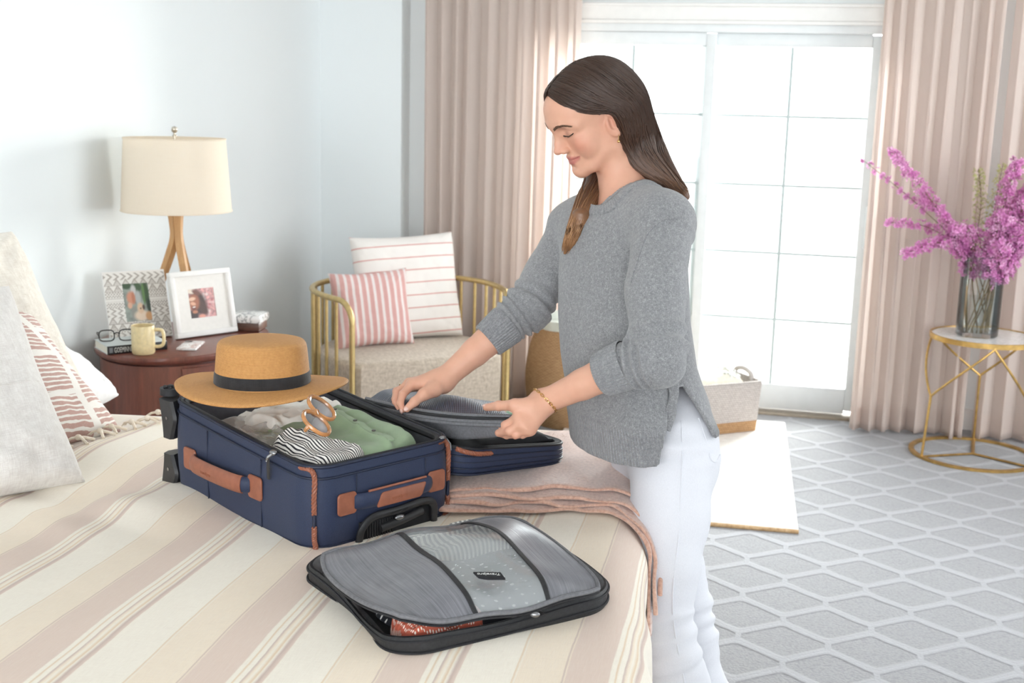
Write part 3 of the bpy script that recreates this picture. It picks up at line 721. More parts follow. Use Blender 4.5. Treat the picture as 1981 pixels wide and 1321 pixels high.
def place(o, loc, R_):
    M_ = R_.to_4x4(); M_.translation = Vector(loc); o.matrix_world = M_
M_WFRAME = plain('white_frame_paint', srgb(243, 241, 238), 0.4, 0.01, 20); M_MAT = plain('mount_card', srgb(246, 243, 238), 0.8, 0.01, 60)
def frame_at(o, corner, w, h, az, lean, ref):
    R_ = frame_from(az, lean); place(o, Vector(corner)-R_ @ Vector((ref*w/2, -h/2, 0)), R_)
pf = thing('photo_frame', 'photo frame with a grey geometric print around a snapshot of plants and a dog', 'photo frame')
w, h = 0.235, 0.262
MB().box((0, 0, -0.007), (w, h, 0.014), 0.003).build('board', M_WFRAME, pf)
painted('printed_face', w-0.006, h-0.006, 190, 210, block_pattern, pf, 0.0006)
painted('photograph', 0.095, 0.145, 64, 96, plants_print, pf, 0.0016, (0.0, 0.008))
MB().prism([(-0.03, -h/2), (0.03, -h/2), (0.012, 0.05), (-0.012, 0.05)], 0.004, Matrix.Rotation(math.radians(-24), 3, 'X'), (0, -0.012, -0.05)).build('easel_leg', plain('brown_easel_board', srgb(112, 82, 62), 0.7, 0.05, 80), pf)
frame_at(pf, (-2.262, 4.078, NZ+0.004), w, h, -44, 21, 1)
wf = thing('photo_frame', 'white photo frame with a wide mount around a laughing face among pink blossom', 'photo frame')
w, h, b = 0.262, 0.250, 0.020
f = MB()
for (c, d) in (((0, h/2-b/2, 0), (w, b, 0.026)), ((0, -h/2+b/2, 0), (w, b, 0.026)), ((-w/2+b/2, 0, 0), (b, h-2*b+0.001, 0.026)), ((w/2-b/2, 0, 0), (b, h-2*b+0.001, 0.026))): f.box(c, d, 0.0025)
f.build('frame', M_WFRAME, wf)
mt = 0.111/2
f = MB(); iw, ih = w-2*b, h-2*b
f.box((0, (ih/2+mt)/2, -0.003), (iw, ih/2-mt, 0.003)).box((0, -(ih/2+mt)/2, -0.003), (iw, ih/2-mt, 0.003)).box((-(iw/2+mt)/2, 0, -0.003), (iw/2-mt, 2*mt, 0.003)).box(((iw/2+mt)/2, 0, -0.003), (iw/2-mt, 2*mt, 0.003))
f.build('mount', M_MAT, wf, smooth=False)
painted('photograph', 0.114, 0.114, 90, 90, blossom_print, wf, -0.0046)
MB().box((0, 0, -0.010), (iw, ih, 0.006)).build('backing', M_WFRAME, wf, smooth=False)
MB().prism([(-0.03, -h/2), (0.03, -h/2), (0.012, 0.05), (-0.012, 0.05)], 0.004, Matrix.Rotation(math.radians(-20), 3, 'X'), (0, -0.004, -0.045)).build('easel_leg', M_WFRAME, wf)
frame_at(wf, (-2.221, 4.028, NZ+0.003), w, h, -31, 12, -1)
# ---- mug, book, spectacles, phone, little box
M_MUG = plain('cream_glaze', srgb(232, 212, 164), 0.35, 0.04, 90, 0.05, 120, Coat_Weight=0.3)
mg = thing('mug', 'pale yellow stoneware mug with a square handle on the nightstand', 'mug', (-2.206, 3.765, NZ))
MB().lathe([(0, 0.001), (0.036, 0.001), (0.0395, 0.006), (0.0405, 0.03), (0.0405, 0.100), (0.0395, 0.103), (0.0375, 0.101), (0.037, 0.03), (0.034, 0.012), (0, 0.010)], 40).build('cup', M_MUG, mg)
a = math.radians(22); hp = catmull([(0.038, 0.086), (0.055, 0.087), (0.068, 0.080), (0.071, 0.055), (0.068, 0.034), (0.055, 0.026), (0.038, 0.026)], 30)
MB().tube([(r*cos(a), r*sin(a), z) for r, z in hp], 0.0062, 10, flat=((-sin(a), cos(a), 0), 1.15)).build('handle', M_MUG, mg)
MB().lathe([(0, 0.078), (0.0372, 0.078)], 32).build('drink', plain('milky_coffee', srgb(150, 118, 82), 0.2, 0.03), mg)
bk = thing('book', 'thick paperback with pale cover and black spine under the spectacles', 'book', (-2.312, 3.704, NZ), math.radians(48.5))
M_PAGE = plain('page_edges', srgb(236, 230, 216), 0.85, 0.04, 500, 0.3, 900); M_COVER = plain('pale_grey_cover', srgb(216, 222, 222), 0.4, 0.05, 12); M_SPINE = plain('black_spine', srgb(28, 28, 30), 0.4, 0.1, 20)
BL, BW, BH = 0.215, 0.150, 0.030
MB().box((BL/2, BW/2+0.001, BH/2), (BL-0.006, BW-0.004, BH-0.004)).build('pages', M_PAGE, bk, smooth=False)
cv = MB().box((BL/2, BW/2, 0.0011), (BL, BW, 0.0022), 0.0008).box((BL/2, BW/2, BH-0.0011), (BL, BW, 0.0022), 0.0008).build('cover', M_COVER, bk)
MB().box((BL/2, -0.0008, BH/2), (BL, 0.003, BH), 0.001).build('spine', M_SPINE, bk)
def lettering(text, size, loc, R_, mat, parent, extrude=0.0003, name='lettering', align='LEFT', sx=1.0):
    c = bpy.data.curves.new(name, 'FONT'); c.body = text; c.size = size; c.extrude = extrude; c.align_x = align; c.resolution_u = 2
    o = bpy.data.objects.new(name, c); COL.objects.link(o); c.materials.append(mat); o.parent = parent
    me = bpy.data.meshes.new_from_object(o); me.transform(Matrix.Diagonal((sx, 1, 1, 1))); bpy.data.objects.remove(o); o = bpy.data.objects.new(name, me); COL.objects.link(o); o.parent = parent
    M_ = R_.to_4x4(); M_.translation = Vector(loc); o.matrix_local = M_; return o
M_WINK = plain('white_ink', srgb(240, 240, 236), 0.5, 0.01); FACE_Y = Matrix.Rotation(PI/2, 3, 'X')
lettering('GOEMINNE', 0.027, (0.024, -0.0026, 0.0055), FACE_Y, M_WINK, bk, sx=0.47)
MB().box((0.013, -0.0024, BH/2), (0.012, 0.0008, 0.018)).build('emblem', plain('grey_ink', srgb(120, 122, 126), 0.5, 0.02), bk)
gl = thing('spectacles', 'black-rimmed spectacles folded open on the paperback', 'glasses', (-2.322, 3.785, NZ+BH+0.001), math.radians(35))
M_BLK = plain('black_acetate', srgb(34, 31, 30), 0.25, 0.1, 30)
f = MB()
def rrect(cx, w, h, k=0.62, n=28):
    return [(cx+w/2*np.sign(cos(t))*abs(cos(t))**k, 0.0, 0.024+h/2*np.sign(sin(t))*abs(sin(t))**k) for t in np.linspace(0, 2*PI, n+1)[:-1]]
for cx in (-0.034, 0.034): f.tube(rrect(cx, 0.052, 0.040), 0.0024, 6, closed=True)
f.tube(catmull([(-0.011, 0, 0.030), (0, -0.002, 0.034), (0.011, 0, 0.030)], 8), 0.0024, 6); f.build('rims', M_BLK, gl)
for s in (-1, 1):
    MB().tube(catmull([(s*0.061, 0.0, 0.036), (s*0.066, 0.006, 0.036), (s*0.064, 0.06, 0.024), (s*0.060, 0.11, 0.010), (s*0.056, 0.135, 0.001)], 16), 0.0022, 6).build('temple', M_BLK, gl)
    b = MB(); P = rrect(s*0.034, 0.048, 0.036); b.add(P, [list(range(len(P)))]); b.build('lens', M_PANE, gl, smooth=False)
def marble_mat(name, vein):
    m = NT(name); v = m.obj(); n = m.noise(v, 14, 5, 0.6, 1.6)
    k = m.n('MapRange', interpolation_type='SMOOTHSTEP'); m.l(m.math('ABSOLUTE', m.math('SUBTRACT', n, 0.5)), k.inputs[0]); k.inputs[1].default_value = 0.055; k.inputs[2].default_value = 0.0
    m.color(m.mix(m.math('MULTIPLY', k.outputs[0], 0.85), srgb(244, 242, 240), vein)); m.set(Roughness=0.2, Coat_Weight=0.3); return m.mat
ph = thing('phone', 'phone in a white marbled case lying in front of the white photo frame', 'phone', (-2.108, 3.925, NZ), math.radians(14))
MB().box((0, 0, 0.0055), (0.072, 0.140, 0.010), 0.004).build('case', marble_mat('pink_marble', srgb(206, 170, 164)), ph)
MB().box((-0.02, 0.055, 0.0108), (0.024, 0.018, 0.001), 0.0004).build('camera_bump', M_BLK, ph)
tb = thing('trinket_box', 'small dark wooden box with a marble-patterned lid beside the white photo frame', 'box', (-2.062, 4.325, NZ), math.radians(8))
MB().box((0, 0, 0.017), (0.105, 0.11, 0.032), 0.003).build('body', wood_mat('dark_walnut', srgb(76, 48, 38), srgb(110, 72, 56), 0.4, (6, 6, 6)), tb)
MB().box((0, 0, 0.049), (0.120, 0.125, 0.032), 0.007).build('lid', marble_mat('grey_marble', srgb(110, 112, 112)), tb)
# ================================================================== armchair in the corner
ARZ = math.atan2(0.632, 0.774)
ch = thing('armchair', 'round-backed brass spindle armchair with a beige tweed seat in the corner', 'armchair', (-1.57, 5.19, 0), ARZ)
M_GOLD = plain('satin_brass_tube', srgb(206, 182, 128), 0.34, 0.05, 40, 0.04, 150, metal=0.8)
HW, DP, RZ_ = 0.385, 0.72, 0.722
def barrel(inset=0.0, n_c=26, y0=0.10):
    """plan of the arms and back: out from the front posts, round the back"""
    L_ = [(-(HW+0.065*(1-(1-y/0.33)**2))+inset, y) for y in np.linspace(y0, 0.33, 7)[:-1]]
    E_ = [(-(HW+0.065-inset)*cos(t), 0.33+(0.43-inset)*sin(t)) for t in np.linspace(0, PI, n_c)]
    return np.array(L_+E_+[(-x, y) for x, y in L_[::-1]])
pr = barrel()
P3 = [(-HW, 0.0, 0.0), (-HW, 0.0, 0.3), (-HW, 0, RZ_-0.10)]+[(-HW-0.03*(1-cos(t)), 0.10-0.10*cos(t), RZ_-0.10+0.10*sin(t)) for t in np.linspace(0.2, PI/2-0.1, 7)]
full = P3+[(x, y, RZ_) for x, y in pr]+[(-x, y, z) for x, y, z in P3[::-1]]
MB().tube(full, 0.0135, 12).build('rail', M_GOLD, ch)
low = [(x, y, 0.115) for x, y in np.vstack([[(-HW, 0.0)], pr, [(HW, 0.0)]])]
MB().tube(low, 0.009, 10).tube([(-HW, 0, 0.115), (HW, 0, 0.115)], 0.009, 10).build('lower_rail', M_GOLD, ch)
seg = np.linalg.norm(np.diff(pr, axis=0), axis=1); cl = np.concatenate([[0], np.cumsum(seg)]); N = int(cl[-1]/0.092)
spm = None
for i in range(N+1):
    s = cl[-1]*(i+0.15)/(N+0.3); x = np.interp(s, cl, pr[:, 0]); y = np.interp(s, cl, pr[:, 1])
    if spm is None:
        o = MB().tube([(0, 0, 0.112), (0, 0, 0.4), (0, 0, RZ_-0.004)], 0.0082, 10).build('spindle', M_GOLD, ch); spm = o.data
    else:
        o = bpy.data.objects.new('spindle', spm); COL.objects.link(o); o.parent = ch
    o.location = (x, y, 0)
for x, y in ((-HW*0.75, DP-0.1), (HW*0.75, DP-0.1)): MB().tube([(x, y, 0), (x, y, 0.115)], 0.0115, 10).build('leg', M_GOLD, ch)
M_TWEED = weave('beige_tweed', srgb(168, 152, 134), srgb(222, 209, 193), 330, bump=0.8, mott=0.42, mscale=70)
def rounded_seat(hw, y0, y1, r, z0, z1, bev):
    poly = [(-hw+0.02, y0), (hw-0.02, y0), (hw, y0+0.02)]+[(x, y) for x, y in barrel(0.026, 26, 0.06)[::-1]]+[(-hw, y0+0.02)]
    c = np.array([0, (y0+y1)/2]); V = []; n = len(poly); prof = [(bev, z0)]+[(bev*(1-sin(a)), z0+bev*(1-cos(a))) for a in np.linspace(0.3, PI/2, 4)]+[(bev*(1-cos(a)), z1-bev+bev*sin(a)) for a in np.linspace(0, PI/2, 6)]
    P = np.array(poly)
    for d, z in prof:
        k = 1-d/np.maximum(np.abs(P-c).max(1), 0.05); V += [(*(c+(p-c)*kk), z) for p, kk in zip(P, k)]
    F = [[i*n+j, i*n+(j+1) % n, (i+1)*n+(j+1) % n, (i+1)*n+j] for i in range(len(prof)-1) for j in range(n)]
    V.append((*c, z1+0.012)); F += [[(len(prof)-1)*n+j, (len(prof)-1)*n+(j+1) % n, len(V)-1] for j in range(n)]; F.append(list(range(n))[::-1])
    b = MB(); b.add(V, F); return b
rounded_seat(HW-0.022, 0.0, DP-0.022, 0.28, 0.135, 0.438, 0.03).build('seat', M_TWEED, ch)
def chair_pt(x, y, z): return Vector((-1.57+x*cos(ARZ)-y*sin(ARZ), 5.19+x*sin(ARZ)+y*cos(ARZ), z))
M_WSTR = lines_mat('white_red_line_cotton', srgb(246, 241, 236), srgb(214, 146, 138), 1, 8.5, 0.085, 0.02)
M_PSTR = lines_mat('pink_white_stripe', srgb(244, 232, 230), srgb(222, 168, 162), 0, 11.5, 0.60, 0.03)
place_pillow('cushion', 'large white cushion with thin red lines at the back of the armchair', M_WSTR, 0.54, 0.53, 0.19, chair_pt(0.355, 0.46, 0.445), -52, 14, seed=33, pinch=0.05, roll=2, cat='cushion', wr=0.006)
place_pillow('cushion', 'small pink and white striped cushion leaning on the large white one', M_PSTR, 0.385, 0.375, 0.15, chair_pt(0.045, 0.335, 0.445), -58, 17, seed=38, pinch=0.08, roll=3, cat='cushion', wr=0.005)
# ================================================================== rug, baskets
M_RUG = weave('white_flatweave', srgb(232, 224, 216), srgb(250, 246, 240), 260, bump=0.9, mott=0.5, mscale=30)
M_JUTE = weave('jute_braid', srgb(178, 140, 98), srgb(216, 184, 142), 200, bump=0.9, mott=0.6)
rg = thing('rug', 'white flatwoven rug with a jute edge on the grey carpet by the patio door', 'rug', (0.108, 4.55, 0), math.radians(2.4))
MB().box((-0.55, 0.845, 0.008), (1.10, 1.66, 0.014), 0.006).build('field', M_RUG, rg)
MB().tube([(-1.10, 0.006, 0.007), (-0.6, 0.004, 0.007), (0.0, 0.006, 0.007)], 0.0085, 8).build('edge_binding', M_JUTE, rg)
def wicker_mat(name, c1, c2, fz, fa, depth=0.004):
    """coiled rows: horizontal strands crossed by vertical ribs (pc.x around, pc.y up)"""
    m = NT(name); X, Y, Z = m.sep(m.attr('pc').outputs['Vector'])
    row = m.math('MULTIPLY', Y, fz); ri = m.math('FLOOR', row)
    rr = m.math('ABSOLUTE', m.math('SINE', m.math('MULTIPLY', row, PI)))
    off = m.math('MULTIPLY', m.math('MODULO', ri, 2.0), 0.5)
    cc = m.math('ABSOLUTE', m.math('SINE', m.math('MULTIPLY', m.math('ADD', m.math('MULTIPLY', X, fa), off), PI)))
    hgt = m.math('MULTIPLY', rr, m.math('ADD', 0.45, m.math('MULTIPLY', cc, 0.55)))
    n = m.noise(m.mapping(m.attr('pc').outputs['Vector'], (fa*0.7, fz, 1)), 1.0, 3)
    f = m.math('ADD', m.math('MULTIPLY', hgt, 0.45), m.math('MULTIPLY', n, 0.55))
    m.color(m.ramp(f, [(0.25, c1), (0.75, c2)])); m.set(Roughness=0.8); m.bump(hgt, 1.0, depth); return m.mat
M_WICK = wicker_mat('water_hyacinth', srgb(160, 118, 78), srgb(216, 176, 132), 70, 60)
M_GREYW = wicker_mat('grey_woven_rope', srgb(164, 154, 148), srgb(212, 204, 198), 95, 70, 0.003); M_BANDW = wicker_mat('jute_woven_rope', srgb(150, 110, 74), srgb(200, 160, 116), 95, 70, 0.003)
hb = thing('hamper', 'tall bulging wicker hamper beside the patio door, behind the woman', 'basket', (-1.045, 5.93, 0))
prof = catmull([(0.185, 0.0), (0.225, 0.10), (0.240, 0.24), (0.225, 0.38), (0.19, 0.485), (0.18, 0.485), (0.21, 0.37), (0.225, 0.24), (0.21, 0.1), (0.17, 0.02)], 60)
n = 64; V = []; pc = []
for r, z in prof:
    for k in range(n):
        t = 2*PI*k/n; V.append((r*cos(t), r*sin(t), z)); pc.append((k/n, z/0.485, 0))
o = mk('body', V, grid_faces(len(prof), n)[:, :].copy() if False else np.array([[i*n+k, i*n+(k+1) % n, (i+1)*n+(k+1) % n, (i+1)*n+k] for i in range(len(prof)-1) for k in range(n)]), M_WICK, hb, attrs={'pc': pc})
MB().lathe([(0, 0.015), (0.175, 0.015)], 40).build('base', M_WICK, hb)
tr = thing('tray', 'pale grey-green scalloped tray sitting on the wicker hamper', 'tray', (-1.045, 5.93, 0.487))
M_SAGE = plain('pale_sage_ceramic', srgb(214, 217, 208), 0.4, 0.03, 30)
V = []; n = 96; prof = [(0.0, 0.004), (0.150, 0.004), (0.185, 0.012), (0.195, 0.05), (0.20, 0.062), (0.192, 0.062), (0.178, 0.02), (0.15, 0.014), (0.0, 0.014)]
for r, z in prof:
    for k in range(n):
        t = 2*PI*k/n; q = r*(1+0.035*abs(cos(t*6))*(r > 0.17)); V.append((q*cos(t), q*sin(t), z))
b = MB(); b.add(V, [[i*n+k, i*n+(k+1) % n, (i+1)*n+(k+1) % n, (i+1)*n+k] for i in range(len(prof)-1) for k in range(n)]); b.build('dish', M_SAGE, tr)
jr = thing('jar', 'clear glass jar standing in the scalloped tray on the hamper', 'jar', (-1.02, 5.93, 0.502))
MB().lathe([(0, 0.001), (0.05, 0.001), (0.055, 0.01), (0.055, 0.085), (0.052, 0.09), (0.049, 0.085), (0.049, 0.012), (0, 0.01)], 32).build('glass', glass_mat('jar_glass', (0.90, 0.93, 0.92, 1)), jr)
MB().lathe([(0, 0.012), (0.046, 0.012), (0.046, 0.05), (0, 0.05)], 24).build('salts', plain('bath_salts', srgb(240, 240, 238), 0.9, 0.04, 200, 0.5, 300), jr)
gb = thing('basket', 'rectangular grey woven basket with jute foot and rope handle on the white rug', 'basket', (-0.094, 6.0, 0.016), math.radians(217))
BX, BY, BH_ = 0.42, 0.30, 0.255
def rect_wall(z0, z1, mat, name, th=0.016, flare=0.012):
    out = []; 
    def ring(inset, z):
        f = flare*(z/BH_); x0, x1, y0, y1 = -f+inset, BX+f-inset, -BY-f+inset, f-inset; r = 0.03; P = []
        for cx, cy, a0 in ((x1-r, y1-r, 0), (x0+r, y1-r, PI/2), (x0+r, y0+r, PI), (x1-r, y0+r, 1.5*PI)):
            for t in np.linspace(0, PI/2, 6): P.append((cx+r*cos(a0+t), cy+r*sin(a0+t), z))
        return P
    zs_ = np.linspace(z0, z1, 8); rings = [ring(0, z) for z in zs_]+[ring(th/2, z1+0.006)]+[ring(th, z) for z in zs_[::-1]]
    n = len(rings[0]); per = np.cumsum(np.linalg.norm(np.diff(np.array(rings[0]+[rings[0][0]]), axis=0), axis=1)); per = np.concatenate([[0], per[:-1]])
    V = [p for r in rings for p in r]; pc = [(per[j], r[j][2], 0) for r in rings for j in range(n)]
    F = np.array([[i*n+k, i*n+(k+1) % n, (i+1)*n+(k+1) % n, (i+1)*n+k] for i in range(len(rings)-1) for k in range(n)])
    return recalc(mk(name, V, F, mat, gb, attrs={'pc': pc}))
rect_wall(0.0, 0.055, M_BANDW, 'jute_foot'); rect_wall(0.056, BH_, M_GREYW, 'wall')
MB().box((BX/2, -BY/2, 0.012), (BX-0.03, BY-0.03, 0.02), 0.005).build('base', M_BANDW, gb, attrs=None)
M_ROPE = plain('grey_rope', srgb(196, 190, 186), 0.85, 0.1, 200, 0.6, 250)
for x in (0.004, BX-0.004):
    MB().tube(catmull([(x, -0.07, 0.235), (x, -0.085, 0.275), (x, -0.15, 0.292), (x, -0.215, 0.275), (x, -0.23, 0.235)], 20), 0.013, 10).build('handle', M_ROPE, gb)
M_CWH = weave('cream_bolster', srgb(236, 226, 206), srgb(250, 244, 232), 500)
V, F, pc = pillow_geo(0.34, 0.22, 0.12, n=30, seed=50); o = mk('cushion', V, F, M_CWH); recalc(o); 
p = Vector((-0.094, 6.0, 0.016)); Rg = Matrix.Rotation(math.radians(217), 3, 'Z')
place(o, p+Rg @ Vector((0.24, -0.15, 0.215)), Rg @ Matrix.Rotation(0.16, 3, 'Y'))
tag(o, 'cream cushion lying in the grey woven basket', 'cushion')
bd = MB(); r = np.random.RandomState(5)
for k in range(70):
    t = k/70*2*PI*3; q = Vector((0.12+0.055*cos(t)+r.uniform(-.012, .012), -0.15+0.09*sin(t)+r.uniform(-.012, .012), 0.268+r.uniform(-0.006, 0.012)+0.012*sin(t*2)))
    bd.ball(q, 0.0085, 8, 6)
o = bd.build('bead_garland', plain('white_beads', srgb(226, 228, 222), 0.4, 0.08, 60)); place(o, p, Rg); tag(o, 'white bead garland heaped on the cushion in the grey basket', 'garland')
# ================================================================== side table, vase and flowers
TC = (0.925, 5.935); TZ = 0.585
st = thing('side_table', 'round brass side table with a pale stone top by the right-hand curtain', 'side table', (TC[0], TC[1], 0))
M_AGED = plain('aged_brass', srgb(196, 160, 96), 0.36, 0.1, 30, 0.06, 120, metal=0.85)
M_STONE = marble_mat('pale_stone', srgb(214, 214, 208))
MB().lathe([(0, TZ-0.012), (0.238, TZ-0.012), (0.238, TZ), (0, TZ)], 72).build('stone_top', M_STONE, st)
MB().lathe([(0.2385, TZ-0.020), (0.248, TZ-0.020), (0.248, TZ+0.004), (0.2385, TZ+0.004), (0.2385, TZ-0.020)], 72).build('rim', M_AGED, st)
MB().lathe([(0.272, 0.001), (0.296, 0.001), (0.296, 0.012), (0.272, 0.012), (0.272, 0.001)], 72).build('base_ring', M_AGED, st)
A0 = [math.radians(a) for a in (-152, -34, 82)]
for k, a in enumerate(A0):
    MB().tube([(0, 0, 0.0065), (0.275*cos(a), 0.275*sin(a), 0.0065)], 0.0085, 4, flat=((0, 0, 1), 0.65)).build('spoke', M_AGED, st)
    zn = (0.30, 0.26, 0.34)[k]
    def cyl(a, z): r = 0.282-0.040*z/TZ; return (r*cos(a), r*sin(a), z)
    MB().tube([cyl(a, z) for z in np.linspace(0.008, zn, 6)], 0.0062, 8).build('stem', M_AGED, st)
    for da in (-0.95, 1.15):
        MB().tube([cyl(a+da*t, zn+(TZ-0.015-zn)*t) for t in np.linspace(0, 1, 14)], 0.0058, 8).build('branch', M_AGED, st)
VC = Vector((0.885, 5.925, TZ+0.001))
vs = thing('vase', 'tall clear glass cylinder vase holding flower branches on the side table', 'vase', VC)
MB().lathe([(0, 0.0), (0.088, 0.0), (0.094, 0.006), (0.096, 0.05), (0.097, 0.395), (0.0945, 0.398), (0.092, 0.395), (0.091, 0.05), (0.086, 0.022), (0, 0.018)], 56).build('glass', glass_mat('vase_glass', (0.95, 0.97, 0.97, 1)), vs)
MB().lathe([(0, 0.02), (0.085, 0.024), (0.090, 0.05), (0.091, 0.18), (0, 0.18)], 48).build('water', glass_mat('vase_water', (0.95, 0.97, 0.96, 1)), vs)
M_STEM = plain('woody_stem', srgb(118, 96, 62), 0.7, 0.15, 60); M_LEAF = plain('needle_leaf', srgb(128, 142, 84), 0.6, 0.15, 60); M_PALE = plain('pale_green_bud', srgb(190, 190, 128), 0.6, 0.1, 60)
def petal_mat():
    m = NT('pink_petal'); v = m.obj(); f = m.noise(v, 26, 3); X, Y, Z = m.sep(m.attr('pc').outputs['Vector'])
    c = m.ramp(f, [(0.3, srgb(224, 136, 206)), (0.5, srgb(240, 170, 222)), (0.72, srgb(250, 212, 238))])
    m.color(m.mix(m.math('MULTIPLY', X, 1.0, clamp=True), srgb(150, 60, 110), c)); m.set(Roughness=0.6)
    t = m.n('BsdfTranslucent'); m.l(c, t.inputs[0]); x = m.n('MixShader'); x.inputs[0].default_value = 0.3
    m.l(m.b.outputs[0], x.inputs[1]); m.l(t.outputs[0], x.inputs[2]); m.l(x.outputs[0], m.out.inputs[0]); return m.mat
M_PETAL = petal_mat()
def branch(tip, seed, label, group, dens=1.0, green=False, spread=0.05, size=1.0, start=0.35):
    r = np.random.RandomState(seed); th = r.uniform(0, 2*PI)
    b0 = np.array([0.05*cos(th), 0.05*sin(th), 0.025]); tip = np.array(tip); nk = np.array([tip[0], tip[1], 0]); L = np.linalg.norm(nk[:2])+1e-6
    neck = np.array([0.075*tip[0]/max(L, .12), 0.075*tip[1]/max(L, .12), 0.37]); mid = neck+(tip-neck)*0.45+np.array([0, 0, 0.05])+r.normal(0, 0.012, 3)
    P = catmull([b0, (b0+neck)/2+r.normal(0, 0.006, 3), neck, mid, tip], 40)
    root = thing('flower_branch', label, 'flower branch', VC, 0, group)
    sb = MB().tube(P, np.linspace(0.0032, 0.0011, 40), 6); lf = MB(); pv = []; pf_ = []; pcx = []
    N = int(150*dens)
    def bloom(c, d, s):
        d = d/np.linalg.norm(d); a = np.cross(d, r.normal(0, 1, 3)); a /= np.linalg.norm(a); b_ = np.cross(d, a)
        base = len(pv); pv.append(c); pcx.append((0, 0, 0)); k0 = r.uniform(0, 1)
        for k in range(5):
            t = 2*PI*(k+k0)/5; w = 0.50
            e = lambda tt, q, h: c+(a*cos(tt)+b_*sin(tt))*s*q+d*s*h
            i = len(pv); pv.extend([e(t-w, 0.62, 0.12), e(t-w*0.5, 1.0, 0.34), e(t+w*0.5, 1.0, 0.34), e(t+w, 0.62, 0.12)]); pcx.extend([(0.9, 0, 0), (1, 0, 0), (1, 0, 0), (0.9, 0, 0)])
            pf_.append([base, i, i+1]); pf_.append([base, i+1, i+2]); pf_.append([base, i+2, i+3])
    for k in range(N):
        f = start+(1-start)*(k+r.uniform(0, 1))/N; i = min(39, int(f*39)); p = P[i]; T = P[min(39, i+1)]-P[max(0, i-1)]; T /= np.linalg.norm(T)
        o = r.normal(0, 1, 3); o -= T*(o@T)*0.7; o /= np.linalg.norm(o); q = spread*1.5*(0.35+0.65*(1-f))*r.uniform(0.3, 1.0)**0.7
        c = p+o*q+T*q*0.6
        if k % 3 == 0: sb.tube([p, p+(c-p)*0.6+T*0.004, c], [0.0009, 0.0008, 0.0006], 4)
        if green:
            for j in range(5):
                d = o+r.normal(0, .6, 3); d /= np.linalg.norm(d); x = np.cross(d, r.normal(0, 1, 3)); x /= np.linalg.norm(x); l = 0.013*size
                lf.add([c, c+d*l*.5+x*0.0022, c+d*l, c+d*l*.5-x*0.0022], [[0, 1, 2, 3]])
        else:
            bloom(c, o+0.5*T+r.normal(0, .3, 3), r.uniform(0.0125, 0.0175)*size)
            if k % 2 == 0:
                d = o+r.normal(0, .5, 3); d /= np.linalg.norm(d); x = np.cross(d, T); x /= np.linalg.norm(x)+1e-9; l = 0.016
                lf.add([c-o*0.004, c+d*l*.5+x*0.0016, c+d*l, c+d*l*.5-x*0.0016], [[0, 1, 2, 3]])
    sb.build('stem', M_STEM, root); lf.build('leaves', M_PALE if green else M_LEAF, root, smooth=False)
    if pf_: mk('blossoms', pv, pf_, M_PETAL, root, False, attrs={'pc': pcx})
G1 = 'pink waxflower branches in the glass vase'
for tip, sd, lab, kw in (
    ((-0.47, -0.05, 0.86), 1, 'longest pink waxflower branch, arching up to the left out of the vase', dict(dens=1.9, spread=0.045)),
    ((-0.60, 0.06, 0.815), 2, 'thin sparse pink sprig reaching furthest left across the patio door edge', dict(dens=0.35, spread=0.025, start=0.72, size=0.9)),
    ((-0.46, -0.02, 0.515), 3, 'thin pink waxflower sprig reaching low to the left of the vase', dict(dens=0.6, spread=0.03, start=0.5)),
    ((-0.375, -0.10, 0.375), 4, 'pink waxflower sprig drooping left beside the vase rim', dict(dens=0.9, spread=0.04, start=0.5)),
    ((-0.30, 0.07, 0.63), 5, 'short dark pink sprig left of the pale green sprigs', dict(dens=0.5, spread=0.03, start=0.6)),
    ((-0.055, 0.07, 0.775), 6, 'left pale green budding sprig standing up behind the pink branches', dict(green=True, dens=1.0, spread=0.04, start=0.55)),
    ((0.055, 0.10, 0.80), 7, 'right pale green budding sprig standing up behind the pink branches', dict(green=True, dens=0.9, spread=0.04, start=0.55)),
    ((0.10, -0.02, 0.825), 8, 'upright pink waxflower branch rising highest above the vase', dict(dens=1.9, spread=0.055)),
    ((0.28, 0.04, 0.79), 9, None, dict(dens=1.9, spread=0.06)), ((0.38, -0.02, 0.62), 10, None, dict(dens=1.9, spread=0.07)),
    ((0.22, -0.12, 0.60), 11, None, dict(dens=1.9, spread=0.075)), ((0.06, -0.14, 0.58), 12, None, dict(dens=1.7, spread=0.07)),
    ((0.30, -0.10, 0.43), 13, None, dict(dens=1.5, spread=0.06, start=0.45)), ((0.05, -0.15, 0.41), 14, None, dict(dens=1.1, spread=0.06, start=0.45)),
    ((0.16, 0.12, 0.66), 15, None, dict(dens=1.5, spread=0.07)), ((-0.16, -0.10, 0.50), 16, None, dict(dens=0.9, spread=0.06, start=0.45)),
    ((0.26, -0.06, 0.52), 19, None, dict(dens=1.6, spread=0.08)), ((0.36, -0.10, 0.54), 20, None, dict(dens=1.6, spread=0.08)), ((0.17, -0.05, 0.72), 21, None, dict(dens=1.6, spread=0.06)),
    ((0.44, 0.05, 0.48), 17, None, dict(dens=1.5, spread=0.06)), ((0.14, -0.16, 0.50), 18, None, dict(dens=1.6, spread=0.07))):
    branch(tip, sd, lab or 'pink waxflower branch in the dense cluster above the vase', G1 if lab is None else None, **kw)
